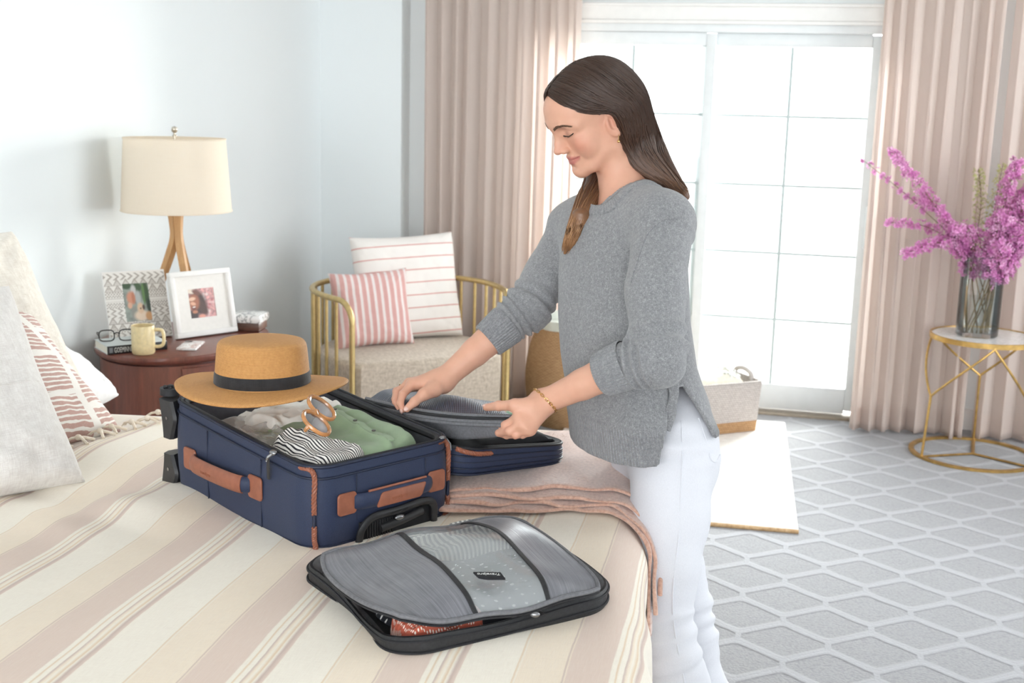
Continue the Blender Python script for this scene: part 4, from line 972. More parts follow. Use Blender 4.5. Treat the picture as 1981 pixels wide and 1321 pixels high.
# ================================================================== suitcase, open on the bed
SRZ = math.radians(57.5); SA = Vector((-0.872, 2.089, 0.722)); SW, SL = 0.372, 0.552
suit = thing('suitcase', 'open navy carry-on suitcase with tan leather trim lying on the bed', 'suitcase', SA, SRZ)
SM = Matrix.Translation(SA) @ Matrix.Rotation(SRZ, 4, 'Z')
def s_pt(x, y, z): return SM @ Vector((x, y, z))
def s_loc(p): return SM.inverted() @ Vector(p)
m = NT('navy_ballistic_nylon'); v = m.obj()
a = m.noise(m.mapping(v, (900, 900, 900)), 1.0, 2); f = m.noise(v, 700, 2)
m.color(m.ramp(m.math('ADD', m.math('MULTIPLY', a, 0.6), m.math('MULTIPLY', f, 0.4)), [(0.3, srgb(26, 36, 61)), (0.7, srgb(43, 55, 86))])); m.set(Roughness=0.62, Sheen_Weight=0.10); m.bump(f, 0.35, 0.0006)
M_NAVY = m.mat
M_NAVYD = plain('navy_piping', srgb(28, 36, 58), 0.55, 0.1, 200, 0.2, 500)
M_BLKZ = plain('black_zip_tape', srgb(32, 32, 36), 0.6, 0.15, 300, 0.4, 600)
M_LEATH = plain('tan_leather', srgb(152, 93, 70), 0.45, 0.06, 60, 0.25, 260)
M_PLAST = plain('black_moulded_plastic', srgb(44, 44, 46), 0.42, 0.1, 40, 0.15, 400)
M_LINER = plain('charcoal_lining', srgb(92, 92, 100), 0.7, 0.08, 50, 0.2, 200)
M_DLIN = plain('black_lining', srgb(20, 21, 27), 0.75, 0.15, 60, 0.2, 200)
M_CHROME = plain('gunmetal', srgb(150, 150, 152), 0.25, 0.05, 50, metal=0.9)
def rr_outline(x0, x1, y0, y1, r, n=7, dens=9):
    P = []
    cs = [((x1-r, y0+r), -PI/2), ((x1-r, y1-r), 0), ((x0+r, y1-r), PI/2), ((x0+r, y0+r), PI)]
    for (c, a0) in cs:
        for t in np.linspace(0, PI/2, n): P.append((c[0]+r*cos(a0+t), c[1]+r*sin(a0+t)))
    out = []
    for i in range(len(P)):
        p, q = np.array(P[i]), np.array(P[(i+1) % len(P)]); d = np.linalg.norm(q-p); k = max(1, int(d/0.02))
        for j in range(k): out.append(tuple(p+(q-p)*j/k))
    return out
HB = lambda y: 0.172+0.040*(np.clip(y/SL, 0, 1))**1.2
def loft(rings, name, mat, parent, close_first=False, close_last=False):
    n = len(rings[0]); V = [p for r in rings for p in r]
    F = [[i*n+k, i*n+(k+1) % n, (i+1)*n+(k+1) % n, (i+1)*n+k] for i in range(len(rings)-1) for k in range(n)]
    if close_first: F.append(list(range(n))[::-1])
    if close_last: F.append([(len(rings)-1)*n+k for k in range(n)])
    b = MB(); b.add(V, F); return b.build(name, mat, parent)
def s_ring(inset, zf, r=0.055):
    return [(x, y, zf(x, y)) for x, y in rr_outline(inset, SW-inset, inset, SL-inset, max(0.01, r-inset))]
rings = [s_ring(0.014, lambda x, y: 0.004), s_ring(0.004, lambda x, y: 0.0), s_ring(0.0, lambda x, y: 0.008)]
for k in np.linspace(0.12, 0.86, 8): rings.append(s_ring(-0.005*sin(k*PI), lambda x, y, k=k: 0.008+k*(HB(y)-0.03)))
rings += [s_ring(0.001, lambda x, y: HB(y)-0.022), s_ring(0.002, lambda x, y: HB(y)-0.004)]
loft(rings, 'shell', M_NAVY, suit, close_first=True)
loft([s_ring(0.003, lambda x, y: HB(y)-0.004), s_ring(0.003, lambda x, y: HB(y)), s_ring(0.010, lambda x, y: HB(y)), s_ring(0.013, lambda x, y: HB(y)-0.014), s_ring(0.013, lambda x, y: 0.05)], 'lining', M_LINER, suit, close_last=True)
def ring_tube(inset, zf, rad, mat, name, lo=0.0, hi=1.0):
    P = s_ring(inset, zf); n = len(P); i0, i1 = int(lo*n), int(hi*n)
    if hi-lo >= 1: return MB().tube(P, rad, 7, closed=True).build(name, mat, suit)
    return MB().tube(P[i0:i1], rad, 7).build(name, mat, suit)
ring_tube(0.001, lambda x, y: HB(y)-0.001, 0.0034, M_NAVYD, 'rim_piping')
ring_tube(-0.001, lambda x, y: HB(y)-0.024, 0.0026, M_NAVYD, 'zip_piping')
ring_tube(0.006, lambda x, y: HB(y)+0.0015, 0.0030, M_BLKZ, 'zip_teeth')
ring_tube(0.014, lambda x, y: HB(y)-0.008, 0.0085, M_BLKZ, 'zip_flap')
ring_tube(0.0005, lambda x, y: 0.006, 0.0036, M_NAVYD, 'base_piping')
def on_face(face, t, z, out=0.0):
    """point on the long front face ('x': x=0) or on the handle end ('y': y=0)"""
    return Vector((-0.004-out, t, z)) if face == 'x' else Vector((t, -0.004-out, z))
for y in (0.385, 0.175): MB().tube([on_face('x', y, z, -0.0005) for z in np.linspace(0.01, HB(y)-0.028, 8)], 0.0017, 6).build('panel_seam', M_NAVYD, suit)
for x in (0.285, 0.105): MB().tube([on_face('y', x, z, -0.0005) for z in np.linspace(0.05, HB(0)-0.028, 8)], 0.0014, 6).build('panel_seam', M_NAVYD, suit)
# leather braid on the corners
def braid(pts, name='leather_braid', rad=0.0048, n_=60):
    P = catmull(pts, n_); b = MB()
    for s in range(3):
        Q = []
        T = np.gradient(P, axis=0); T /= np.linalg.norm(T, axis=1)[:, None]
        for i in range(n_):
            a = i*0.62+s*2*PI/3; u = np.cross(T[i], (0.3, 0.5, 0.8)); u /= np.linalg.norm(u); v = np.cross(T[i], u)
            Q.append(P[i]+u*0.0026*cos(a)+v*0.0026*sin(a))
        b.tube(Q, rad*0.66, 6)
    o = b.build(name, M_LEATH, suit)
    return o
k = 0.0115
HA = HB(0)
braid([(0.004, 0.046, HA-0.004), (k, 0.020, HA-0.006), (k+0.003, 0.012, HA-0.022), (k, 0.010, HA-0.06), (k, 0.010, HA-0.095)])
MB().tube([(k, 0.010, HA-0.095), (k, 0.010, 0.05)], 0.0038, 7).build('corner_piping', M_NAVYD, suit)
braid([(k, 0.010, 0.052), (k, 0.010, 0.025), (k+0.002, 0.010, 0.004), (0.006, 0.032, 0.002)])
braid([(SW-0.046, 0.004, HA-0.004), (SW-k-0.004, 0.016, HA-0.008), (SW-k+0.002, 0.012, HA-0.03), (SW-k, 0.010, HA-0.07), (SW-k, 0.010, HA-0.095)])
MB().tube([(SW-k, 0.010, HA-0.095), (SW-k, 0.010, 0.04)], 0.0038, 7).build('corner_piping', M_NAVYD, suit)
braid([(SW-k, 0.010, 0.042), (SW-k, 0.010, 0.02), (SW-k-0.002, 0.010, 0.004), (SW-0.03, 0.004, 0.002)])
# carry handles: leather tabs, padded grip, leather wrap
def face_M(face):       # columns: along, up, out
    return Matrix(((0, 0, -1), (-1, 0, 0), (0, 1, 0))).transposed().transposed() if False else (Matrix(((0, 0, -1), (1, 0, 0), (0, 1, 0))) if face == 'x' else Matrix(((1, 0, 0), (0, 0, -1), (0, 1, 0))))
def plate(face, t, z, w, h, th, mat, name, skew=0.0, out=0.0, par=None, r=0.008, bulge=0.0):
    P = []
    for cx, cy, a0 in ((w/2-r, h/2-r, 0), (-w/2+r, h/2-r, PI/2), (-w/2+r, -h/2+r, PI), (w/2-r, -h/2+r, 1.5*PI)):
        for a in np.linspace(0, PI/2, 5): P.append((cx+r*cos(a0+a)+skew*(cy+r*sin(a0+a)), cy+r*sin(a0+a)))
    R_ = face_M(face); c = on_face(face, t, z, out)
    V = []; n = len(P)
    for s, d in ((1.0, 0), (1.0, th*0.6), (0.95, th)):
        for x, y in P: V.append(c+R_ @ Vector((x*s, y*s, d+bulge*(1-(2*y/h)**2)*(d > 0))))
    F = [[i*n+k, i*n+(k+1) % n, (i+1)*n+(k+1) % n, (i+1)*n+k] for i in range(2) for k in range(n)]+[list(range(n))[::-1], [2*n+k for k in range(n)]]
    b = MB(); b.add(V, F); return b.build(name, mat, suit if par is None else par)
def grip(face, t0, t1, z, out):
    P = catmull([on_face(face, t0, z, 0.002), on_face(face, t0+(t1-t0)*0.12, z, out*0.8), on_face(face, (t0+t1)/2, z, out), on_face(face, t1-(t1-t0)*0.12, z, out*0.8), on_face(face, t1, z, 0.002)], 30)
    return MB().tube(P, 0.0085, 12, flat=((0, 0, 1), 2.0)).build('grip', M_NAVY, suit), P
ZH = 0.092
for t in (0.452, 0.190): plate('x', t, ZH, 0.050, 0.050, 0.004, M_LEATH, 'leather_tab', out=0.003)
g, P = grip('x', 0.434, 0.209, ZH, 0.022)
W_ = P[5:25]; MB().tube(W_, 0.0105, 12, flat=((0, 0, 1), 1.85)).build('leather_wrap', M_LEATH, g)
for t in (0.078, 0.312): plate('y', t, ZH-0.002, 0.046, 0.046, 0.004, M_LEATH, 'leather_tab', out=0.003)
g, P = grip('y', 0.097, 0.293, ZH-0.002, 0.016)
plate('y', 0.203, ZH-0.004, 0.118, 0.030, 0.003, M_LEATH, 'leather_wrap', skew=0.45, out=0.022, par=g, r=0.006)
MB().tube([on_face('y', t, ZH+0.017, 0.014) for t in np.linspace(0.125, 0.275, 10)], 0.0026, 8).build('leather_edge', M_LEATH, g)
# faint embossing on the leather and the moulded handle
M_EMB = plain('embossed_leather', srgb(150, 88, 62), 0.5, 0.05, 60); M_EMBP = plain('embossed_plastic', srgb(26, 26, 28), 0.5, 0.05, 60)
FXM, FYM = face_M('x'), face_M('y')
FXF = Matrix(((0, 0, -1), (-1, 0, 0), (0, 1, 0)))     # text on the x=0 face reads from the wheel end to the handle end
lettering('travelpro', 0.011, on_face('x', 0.360, ZH-0.004, 0.0328), FXF, M_EMB, g, 0.0002)
lettering('travelpro', 0.011, on_face('y', 0.176, ZH-0.009, 0.0252), FYM, M_EMB, g, 0.0002)
# telescopic handle: moulded U, recess, button
P = catmull([on_face('y', 0.105, 0.000, 0.006), on_face('y', 0.112, 0.030, 0.009), on_face('y', 0.140, 0.050, 0.010), on_face('y', 0.205, 0.051, 0.010), on_face('y', 0.270, 0.055, 0.010), on_face('y', 0.300, 0.042, 0.009), on_face('y', 0.305, 0.000, 0.006)], 60)
uh = MB().tube(P, 0.0085, 10, flat=((0, -1, 0), 0.75)).build('trolley_handle', M_PLAST, suit)
b = MB().box(on_face('y', 0.205, 0.022, 0.001), (0.19, 0.006, 0.040), 0.002); b.build('recess', M_DLIN, uh)
b = MB()
for q in range(11): b.box(on_face('y', 0.128+q*0.0065, 0.020, 0.004), (0.0028, 0.004, 0.034), 0.0008)
b.build('grip_ribs', M_PLAST, uh, kind='stuff')
MB().tube(catmull([on_face('y', 0.16, 0.020, 0.006), on_face('y', 0.21, 0.026, 0.009), on_face('y', 0.27, 0.034, 0.006)], 16), 0.009, 10).build('inner_bar', M_PLAST, uh)
MB().ball(on_face('y', 0.205, 0.036, 0.013), (0.013, 0.007, 0.007), 16, 8).build('button', M_CHROME, uh)
lettering('powerscope', 0.0095, on_face('y', 0.178, 0.0485, 0.0176), FYM @ Matrix.Rotation(0.03, 3, 'Z'), M_EMBP, uh, 0.0002)
# wheel housings at the far end
def guard(x, sgn, z0, z1, up):
    b = MB(); n = 9; V = []
    for i, t in enumerate(np.linspace(0, 1, n)):
        z = z0+(z1-z0)*t; q = t if up else 1-t            # the flare grows towards the wheel
        d = 0.010+0.016*q**1.5; wd = 0.020+0.018*(1-abs(2*q-1.1))
        for (dx, dy) in ((-0.003, -wd), (-0.010, -wd+0.004), (-0.012, d), (0.004, d+0.010), (0.035, d+0.008), (0.035, -0.004)):
            V.append((x+sgn*dx, SL+dy, z))
    F = [[i*6+k, i*6+(k+1) % 6, (i+1)*6+(k+1) % 6, (i+1)*6+k] for i in range(n-1) for k in range(6)]+[[5, 4, 3, 2, 1, 0], [(n-1)*6+k for k in range(6)]]
    b.add(V, F); o = b.build('wheel_housing', M_PLAST, suit)
    zz = (z0+z1)/2
    for dz in (-0.018, 0.020): MB().ball((x+sgn*0.012, SL+0.034, zz+dz), (0.008, 0.010, 0.008), 12, 8).build('stud', M_PLAST, o)
    MB().tube([(x-sgn*0.0125, SL-0.006, zz+0.004), (x-sgn*0.0095, SL-0.006, zz+0.004)], 0.004, 10).build('screw', M_CHROME, o)
    return o
for x, sg in ((0.0, 1), (SW, -1)):
    o = guard(x, sg, 0.118, HB(SL)-0.006, True)
    w = MB().tube([(x+sg*0.020, SL+0.030, HB(SL)-0.002), (x+sg*0.020, SL+0.030, HB(SL)+0.014)], [0.024, 0.024], 24)
    for q in range(6): a = q*PI/3; w.box((x+sg*0.020+0.013*cos(a), SL+0.030+0.013*sin(a), HB(SL)+0.016), (0.010, 0.004, 0.004), 0.001, rz=a)
    w.tube([(x+sg*0.020, SL+0.030, HB(SL)+0.012), (x+sg*0.020, SL+0.030, HB(SL)+0.020)], 0.006, 12)
    w.build('wheel', M_BLKZ, suit)
    guard(x, sg, 0.004, 0.082, False)
# zip slider with leather pull near the front corner
z = HB(0.13)
zp = MB().ball((-0.006, 0.125, z+0.002), (0.007, 0.010, 0.006), 12, 8).tube([(-0.010, 0.123, z), (-0.016, 0.128, z-0.006), (-0.015, 0.133, z-0.012)], 0.0032, 8).build('zip_slider', M_CHROME, suit)
MB().tube([(-0.013, 0.133, z-0.008), (-0.0105, 0.137, z-0.03), (-0.009, 0.139, z-0.056)], [0.0050, 0.0058, 0.0050], 8, flat=((-1, 0, 0), 0.32)).build('zip_pull', M_PLAST, zp)
MB().ball((-0.0155, 0.1345, z-0.016), (0.002, 0.0025, 0.0025), 10, 6).build('rivet', M_CHROME, zp)
MB().ball((SW-0.028, 0.010, HA+0.003), (0.010, 0.007, 0.004), 12, 8).tube([(SW-0.02, 0.006, HA), (SW-0.016, -0.002, HA-0.010), (SW-0.016, -0.004, HA-0.024)], 0.0016, 6).build('zip_slider', M_CHROME, suit)
# ---- the lid, folded open onto the throw
LX0, LX1 = SW+0.006, SW+0.372
LB = lambda x: 0.078-0.034*(x-LX0)/(LX1-LX0); LH = lambda x: 0.066-0.020*(x-LX0)/(LX1-LX0)
def l_ring(inset, zf, r=0.06): return [(x, y, zf(x, y)) for x, y in rr_outline(LX0+inset, LX1-inset, inset, SL-inset, max(0.012, r-inset))]
lid = loft([l_ring(0.02, lambda x, y: LB(x)+0.002), l_ring(0.004, lambda x, y: LB(x)), l_ring(0.0, lambda x, y: LB(x)+0.010), l_ring(-0.003, lambda x, y: LB(x)+LH(x)*0.5), l_ring(0.0, lambda x, y: LB(x)+LH(x))], 'lid', M_NAVY, suit, close_first=True)
loft([l_ring(0.001, lambda x, y: LB(x)+LH(x)-0.001), l_ring(0.004, lambda x, y: LB(x)+LH(x)+0.004), l_ring(0.016, lambda x, y: LB(x)+LH(x)+0.002), l_ring(0.022, lambda x, y: LB(x)+0.012)], 'lid_lining', M_DLIN, lid, close_last=True)
for q, rad in ((1.0, 0.0036), (0.72, 0.0022), (0.5, 0.0020), (0.28, 0.0022), (0.08, 0.0032)):
    MB().tube(l_ring(-0.002 if q < 1 else 0.0, lambda x, y: LB(x)+LH(x)*q), rad, 6, closed=True).build('lid_piping', M_NAVYD if q < 1 else M_BLKZ, lid)
o = braid([(LX0+0.012, 0.016, LB(LX0)+LH(LX0)-0.004), (LX0+0.03, 0.002, LB(LX0)+LH(LX0)-0.012), (LX0+0.06, -0.003, LB(LX0)+LH(LX0)-0.020), (LX0+0.10, -0.003, LB(LX0)+LH(LX0)-0.026)]); 
V, F, pc = pillow_geo(LX1-LX0-0.06, SL-0.07, 0.05, n=24, seed=70, wr=0.004)
for q in range(1):
    V2 = V+np.array([(LX0+LX1)/2, SL/2, 0.098]); mk('padded_bottom', V2, F, M_DLIN, lid)
# ---- zipped mesh cover of the lid, lifted by the near edge
NLp, NRp, FRp, FLp = (s_loc(at(*q)) for q in ((712, 772, 2.80), (990, 806, 2.565), (964, 778, 2.80), (762, 750, 3.02)))
mesh_m = NT('navy_mesh'); X, Y, Z = mesh_m.sep(mesh_m.attr('pc').outputs['Vector'])
q1 = mesh_m.math('ABSOLUTE', mesh_m.math('SINE', mesh_m.math('MULTIPLY', X, 230.0))); q2 = mesh_m.math('ABSOLUTE', mesh_m.math('SINE', mesh_m.math('MULTIPLY', Y, 60.0)))
hole = mesh_m.math('MULTIPLY', mesh_m.math('GREATER_THAN', q1, 0.45), mesh_m.math('GREATER_THAN', q2, 0.25))
mesh_m.color(mesh_m.mix(hole, srgb(66, 80, 108), srgb(22, 27, 42))); mesh_m.set(Roughness=0.45); mesh_m.bump(q1, 0.8, 0.001)
def quad(s, t):
    return NLp*(1-s)*(1-t)+NRp*s*(1-t)+FRp*s*t+FLp*(1-s)*t
V = []; pc = []; nu, nv = 60, 30
for i in range(nu):
    for j in range(nv):
        s, t = i/(nu-1), j/(nv-1); p = quad(s, t)
        sag = 0.012*sin(s*PI)*sin(t*PI)+0.006*sin(s*9+t*3)*sin(t*PI)-0.012*sin(min(1, s*1.02)*PI)*(1-t)
        V.append(p+Vector((0, 0, sag))); pc.append((s, t, 0))
cov = mk('mesh_cover', V, grid_faces(nu, nv), mesh_m.mat, suit, attrs={'pc': pc})
near = [quad(s, 0)+Vector((0, 0, -0.012*sin(min(1, s*1.02)*PI))) for s in np.linspace(-0.02, 1.0, 40)]
M_GZIP = plain('grey_zip_tape', srgb(112, 112, 116), 0.6, 0.08, 200, 0.3, 500)
side = (near[-1]-near[0]).normalized(); outv = Vector((0, 0, 1)).cross(side).normalized()
for q, (dz, do, rad) in enumerate(((0.000, -0.002, 0.0042), (-0.0055, 0.004, 0.0042), (-0.0115, 0.008, 0.0044), (-0.018, 0.010, 0.0050))):
    P = [p+Vector((0, 0, dz))-outv*do for p in near]
    MB().tube(P, rad, 7).build('zip_band', M_GZIP if q != 1 else M_BLKZ, cov)
# lining of the cover hanging below its near edge
V = []
for i, p in enumerate(near):
    s = i/(len(near)-1)
    for j, t in enumerate(np.linspace(0, 1, 6)):
        dpt = (0.020+0.016*max(0, sin((s-0.30)*4.4)))*t
        V.append(p+Vector((0, 0, -0.018-dpt))-outv*(0.008-0.006*t+0.004*sin(s*22)*t))
ln = mk('cover_lining', V, grid_faces(len(near), 6), M_GZIP, cov); ln.modifiers.new('t', 'SOLIDIFY').thickness = 0.002
V = []
for i, p in enumerate(near):
    s = i/(len(near)-1)
    for t in np.linspace(0, 1, 8):
        V.append(p+Vector((0, 0, -0.020-0.034*sin(t*PI/2)*min(1, 3*s+0.3)))+outv*(0.10*t)+Vector((0, 0, -0.012*sin(s*PI))))
mk('cover_underside', V, grid_faces(len(near), 8), M_BLKZ, cov)
# ================================================================== clothes in the suitcase
def ridged(shape, cells, seed): return 1-np.abs(smooth_noise(shape, cells, seed))*2
def lump(name, label, cat, mat, quad_, z0, h, seed, n=90, fall=0.16, crease=0.008, cells=(5, 4), wave=None, group=None, subs=None):
    """a folded garment: closed mesh over the four local corners quad_ (x, y of the suitcase), rising h above z0"""
    u = np.linspace(0, 1, n); S, T = np.meshgrid(u, u, indexing='ij')
    q = [np.array(p) for p in quad_]
    # squash the square so that its corners are rounded
    a, b = 2*S-1, 2*T-1; a2, b2 = a*np.sqrt(1-b*b*0.32), b*np.sqrt(1-a*a*0.32); s, t = (a2+1)/2, (b2+1)/2
    P = [(q[0][k]*(1-s)*(1-t)+q[1][k]*s*(1-t)+q[2][k]*s*t+q[3][k]*(1-s)*t) for k in (0, 1)]
    e = np.minimum(np.minimum(S, 1-S), np.minimum(T, 1-T)); k = np.clip(e/fall, 0, 1); k = np.sqrt(1-(1-k)**2)
    Z = z0+h*k+k*(crease*ridged((n, n), cells, seed)+0.5*crease*ridged((n, n), (cells[0]*2, cells[1]*2), seed+1)-crease*0.6)
    if wave is not None: Z = Z+wave(S, T)*k
    wob = smooth_noise((n, n), (8, 8), seed+2)*0.006*(1-k)
    A = np.stack([P[0]+wob, P[1]+wob, Z], -1).reshape(-1, 3)
    B = A.copy(); B[:, 2] = np.minimum(B[:, 2]-0.004, z0-0.012)
    F = grid_faces(n, n); G = F[:, ::-1]+n*n; idx = np.arange(n*n).reshape(n, n)
    ring = np.concatenate([idx[:-1, 0], idx[-1, :-1], idx[:0:-1, -1], idx[0, :0:-1]]); r2 = np.roll(ring, -1)
    E = np.stack([ring, ring+n*n, r2+n*n, r2], -1)
    pc = np.stack([S, T, Z*0], -1).reshape(-1, 3)
    W_ = np.array([tuple(SM @ Vector(p)) for p in np.vstack([A, B])])
    o = mk(name, W_, np.vstack([F, G, E]), mat, None, attrs={'pc': np.vstack([pc, pc+np.array([0, 0, 1.0])])}); recalc(o)
    return tag(o, label, cat, group), (lambda ss, tt: Vector(A.reshape(n, n, 3)[int(ss*(n-1)), int(tt*(n-1))]))
M_GREEN = plain('sage_green_twill', srgb(150, 172, 138), 0.75, 0.04, 30, 0.3, 500, sheen=0.2)
M_CREAM = plain('ivory_voile', srgb(244, 240, 232), 0.7, 0.02, 40, 0.2, 300, sheen=0.2)
m = NT('black_white_breton'); X, Y, Z = m.sep(m.attr('pc').outputs['Vector'])
f = m.math('FRACT', m.math('ADD', m.math('MULTIPLY', X, 23.0), m.math('MULTIPLY', m.math('SINE', m.math('MULTIPLY', Y, 5.0)), 0.6)))
m.color(m.mix(m.math('LESS_THAN', f, 0.42), srgb(238, 234, 228), srgb(34, 32, 38))); m.set(Roughness=0.8); m.bump(m.noise(m.obj(), 600, 2), 0.3, 0.001); M_BRET = m.mat
m = NT('crinkled_clear_film'); v = m.obj(); n1 = m.noise(v, 22, 4, 0.6, 1.0)
m.color(srgb(226, 224, 222)); m.set(Roughness=0.12, Coat_Weight=0.6); m.bump(n1, 0.9, 0.012)
t = m.n('BsdfTransparent'); x = m.n('MixShader'); x.inputs[0].default_value = 0.48; m.l(m.b.outputs[0], x.inputs[2]); m.l(t.outputs[0], x.inputs[1]); m.l(x.outputs[0], m.out.inputs[0]); M_FILM = m.mat
ZC_ = 0.136
gs, gp_ = lump('shirt', 'sage green button shirt folded in the suitcase', 'shirt', M_GREEN, [(0.055, 0.022), (0.338, 0.026), (0.340, 0.375), (0.060, 0.385)], ZC_+0.006, 0.030, 81, crease=0.0055, cells=(2, 4),
              wave=lambda S, T: 0.018*np.exp(-((S-0.92)/0.22)**2)+0.010*np.sin(T*7+S*3)*0.5+0.012*np.exp(-((S-0.62-0.1*T)/0.035)**2))
inv = gs.matrix_world.inverted()
pl = [SM @ (gp_(0.66+0.10*t, 0.06+0.86*t)+Vector((0, 0, 0.0045))) for t in np.linspace(0, 1, 24)]
MB().tube(pl, 0.0085, 6, flat=((0, 0, 1), 0.25)).build('placket', M_GREEN, gs)
M_BTN = plain('dark_button', srgb(70, 66, 58), 0.4, 0.1)
for t in (0.25, 0.52, 0.80):
    p = SM @ (gp_(0.66+0.10*t, 0.06+0.86*t)+Vector((0, 0, 0.0072))); MB().tube([p, p+Vector((0, 0, 0.002))], 0.0045, 12).build('button', M_BTN, gs)
b = MB()
for s in (0, 1):
    p0 = np.array(SM @ (gp_(0.42, 0.93)+Vector((0, 0, 0.004)))); b.tube(catmull([p0, p0+(0.012, 0.004+0.01*s, 0.006), p0+(0.035, -0.004-0.02*s, 0.003)], 10), 0.0013, 5)
b.build('drawstring', M_GREEN, gs)
lump('striped_top', 'black and white striped top folded in the near corner of the suitcase', 'top', M_BRET, [(0.026, 0.020), (0.175, 0.018), (0.150, 0.245), (0.022, 0.225)], ZC_+0.012, 0.036, 91, crease=0.006, cells=(3, 4),
     wave=lambda S, T: 0.016*np.exp(-((S-0.55)/0.3)**2-((T-0.75)/0.3)**2)-0.012*np.exp(-((S-0.12)/0.08)**2))
lump('blouse', 'ivory blouse bunched between the straw hat and the green shirt', 'blouse', M_CREAM, [(0.08, 0.285), (0.335, 0.300), (0.340, 0.470), (0.09, 0.480)], ZC_+0.006, 0.044, 95, crease=0.009, cells=(5, 3),
     wave=lambda S, T: 0.016*np.exp(-((S-0.9)/0.16)**2-((T-0.25)/0.4)**2))
lump('plastic_pouch', 'clear plastic pouch of pale things under the brim of the straw hat', 'pouch', M_FILM, [(0.024, 0.215), (0.125, 0.230), (0.150, 0.450), (0.024, 0.470)], ZC_+0.004, 0.036, 99, crease=0.008, cells=(2, 3))
lump('camisole', 'pale garment packed inside the clear plastic pouch', 'camisole', plain('pale_blush_silk', srgb(232, 220, 214), 0.5, 0.03, 30, 0.2, 60), [(0.028, 0.235), (0.115, 0.245), (0.140, 0.44), (0.028, 0.455)], ZC_-0.02, 0.042, 103, crease=0.005, cells=(2, 3))
# patterned garments lying at the far end of the lid
m = NT('pastel_patchwork_print'); vor = m.n('TexVoronoi'); vor.inputs['Scale'].default_value = 9.0; m.l(m.mapping(m.attr('pc').outputs['Vector'], (1.0, 1.6, 1.0), (0, 0, 0.6)), vor.inputs['Vector'])
sx_, sy_, sz_ = m.sep(vor.outputs['Color'])
c = m.ramp(sx_, [(0.0, srgb(166, 206, 180)), (0.18, srgb(236, 176, 150)), (0.36, srgb(244, 206, 150)), (0.52, srgb(206, 226, 212)), (0.66, srgb(238, 196, 176)), (0.82, srgb(82, 100, 116)), (0.9, srgb(246, 238, 226))], 'CONSTANT')
m.color(c); m.set(Roughness=0.8); m.bump(m.noise(m.obj(), 500, 2), 0.3, 0.001); M_PATCH = m.mat
lump('garment', 'pastel patchwork-print garment lying at the far end of the suitcase lid', 'garment', M_PATCH, [(LX0+0.20, 0.17), (LX1-0.02, 0.10), (LX1-0.02, 0.44), (LX0+0.20, 0.46)], 0.112, 0.030, 111, crease=0.008)
lump('tee', 'folded white tee under the patchwork-print garment in the lid', 'tee', M_CREAM, [(LX0+0.16, 0.08), (LX1-0.016, 0.05), (LX1-0.016, 0.42), (LX0+0.14, 0.45)], 0.098, 0.014, 115, crease=0.004)
# ---- straw hat
m = NT('toquilla_straw'); X, Y, Z = m.sep(m.attr('pc').outputs['Vector'])
rw = m.math('ABSOLUTE', m.math('SINE', m.math('MULTIPLY', X, 1200.0))); an = m.math('ABSOLUTE', m.math('SINE', m.math('ADD', m.math('MULTIPLY', Y, 760.0), m.math('MULTIPLY', m.math('FLOOR', m.math('MULTIPLY', X, 381.97)), 1.57))))
hh = m.math('MULTIPLY', rw, m.math('ADD', 0.5, m.math('MULTIPLY', an, 0.5))); n1 = m.noise(m.obj(), 180, 3)
m.color(m.ramp(m.math('ADD', m.math('MULTIPLY', hh, 0.5), m.math('MULTIPLY', n1, 0.5)), [(0.2, srgb(196, 132, 72)), (0.75, srgb(232, 178, 112))])); m.set(Roughness=0.6); m.bump(hh, 0.7, 0.0012)
t = m.n('BsdfTranslucent'); t.inputs[0].default_value = srgb(236, 176, 104); x = m.n('MixShader'); x.inputs[0].default_value = 0.12
m.l(m.b.outputs[0], x.inputs[1]); m.l(t.outputs[0], x.inputs[2]); m.l(x.outputs[0], m.out.inputs[0]); M_STRAW = m.mat
hp_ = Vector(at(508, 740, 2.60))
hat = thing('straw_hat', 'tan straw boater hat with a black band lying on the suitcase', 'hat', hp_, math.radians(25))
n = 96
def hat_part(prof, name, dz=None, mat=M_STRAW):
    V = []; pc = []; L = 0
    for i, (r, z) in enumerate(prof):
        if i: L += math.hypot(r-prof[i-1][0], z-prof[i-1][1])
        for k in range(n):
            t = 2*PI*k/n;             V.append((r*cos(t)*1.06, r*sin(t)*(0.95 if r < 0.1 else 0.84), z+(dz(r, t) if dz else 0))); pc.append((L, k/n, 0))
    F = np.array([[i*n+k, i*n+(k+1) % n, (i+1)*n+(k+1) % n, (i+1)*n+k] for i in range(len(prof)-1) for k in range(n)])
    o = mk(name, V, F, mat, hat, attrs={'pc': pc}); return recalc(o)
brimz = lambda r, t: (0.014*cos(2*t+0.7)-0.004)*np.clip((r-0.09)/0.10, 0, 1)**1.5
hat_part([(0.094, 0.002)]+[(r, 0.002-0.004*((r-0.094)/0.1)**2) for r in np.linspace(0.10, 0.171, 12)]+[(0.1745, -0.003), (0.174, -0.006), (0.170, -0.006), (0.14, -0.003), (0.094, -0.001)], 'brim', brimz)
cr = catmull([(0.096, 0.0), (0.0945, 0.03), (0.0925, 0.055), (0.090, 0.080), (0.0865, 0.090), (0.078, 0.095), (0.05, 0.099), (0.0, 0.101)], 40)
hat_part([(max(0, r), z) for r, z in cr], 'crown')
hat_part([(0.0962, 0.002), (0.0978, 0.004), (0.0970, 0.018), (0.0958, 0.027), (0.0945, 0.028)], 'band', None, weave('black_grosgrain', srgb(24, 23, 24), srgb(44, 42, 44), 500, bump=0.5))
MB().ball((0.0985*1.06*cos(2.35), 0.0985*0.95*sin(2.35), 0.020), (0.004, 0.004, 0.004), 10, 8).build('stud', M_CHROME, hat)
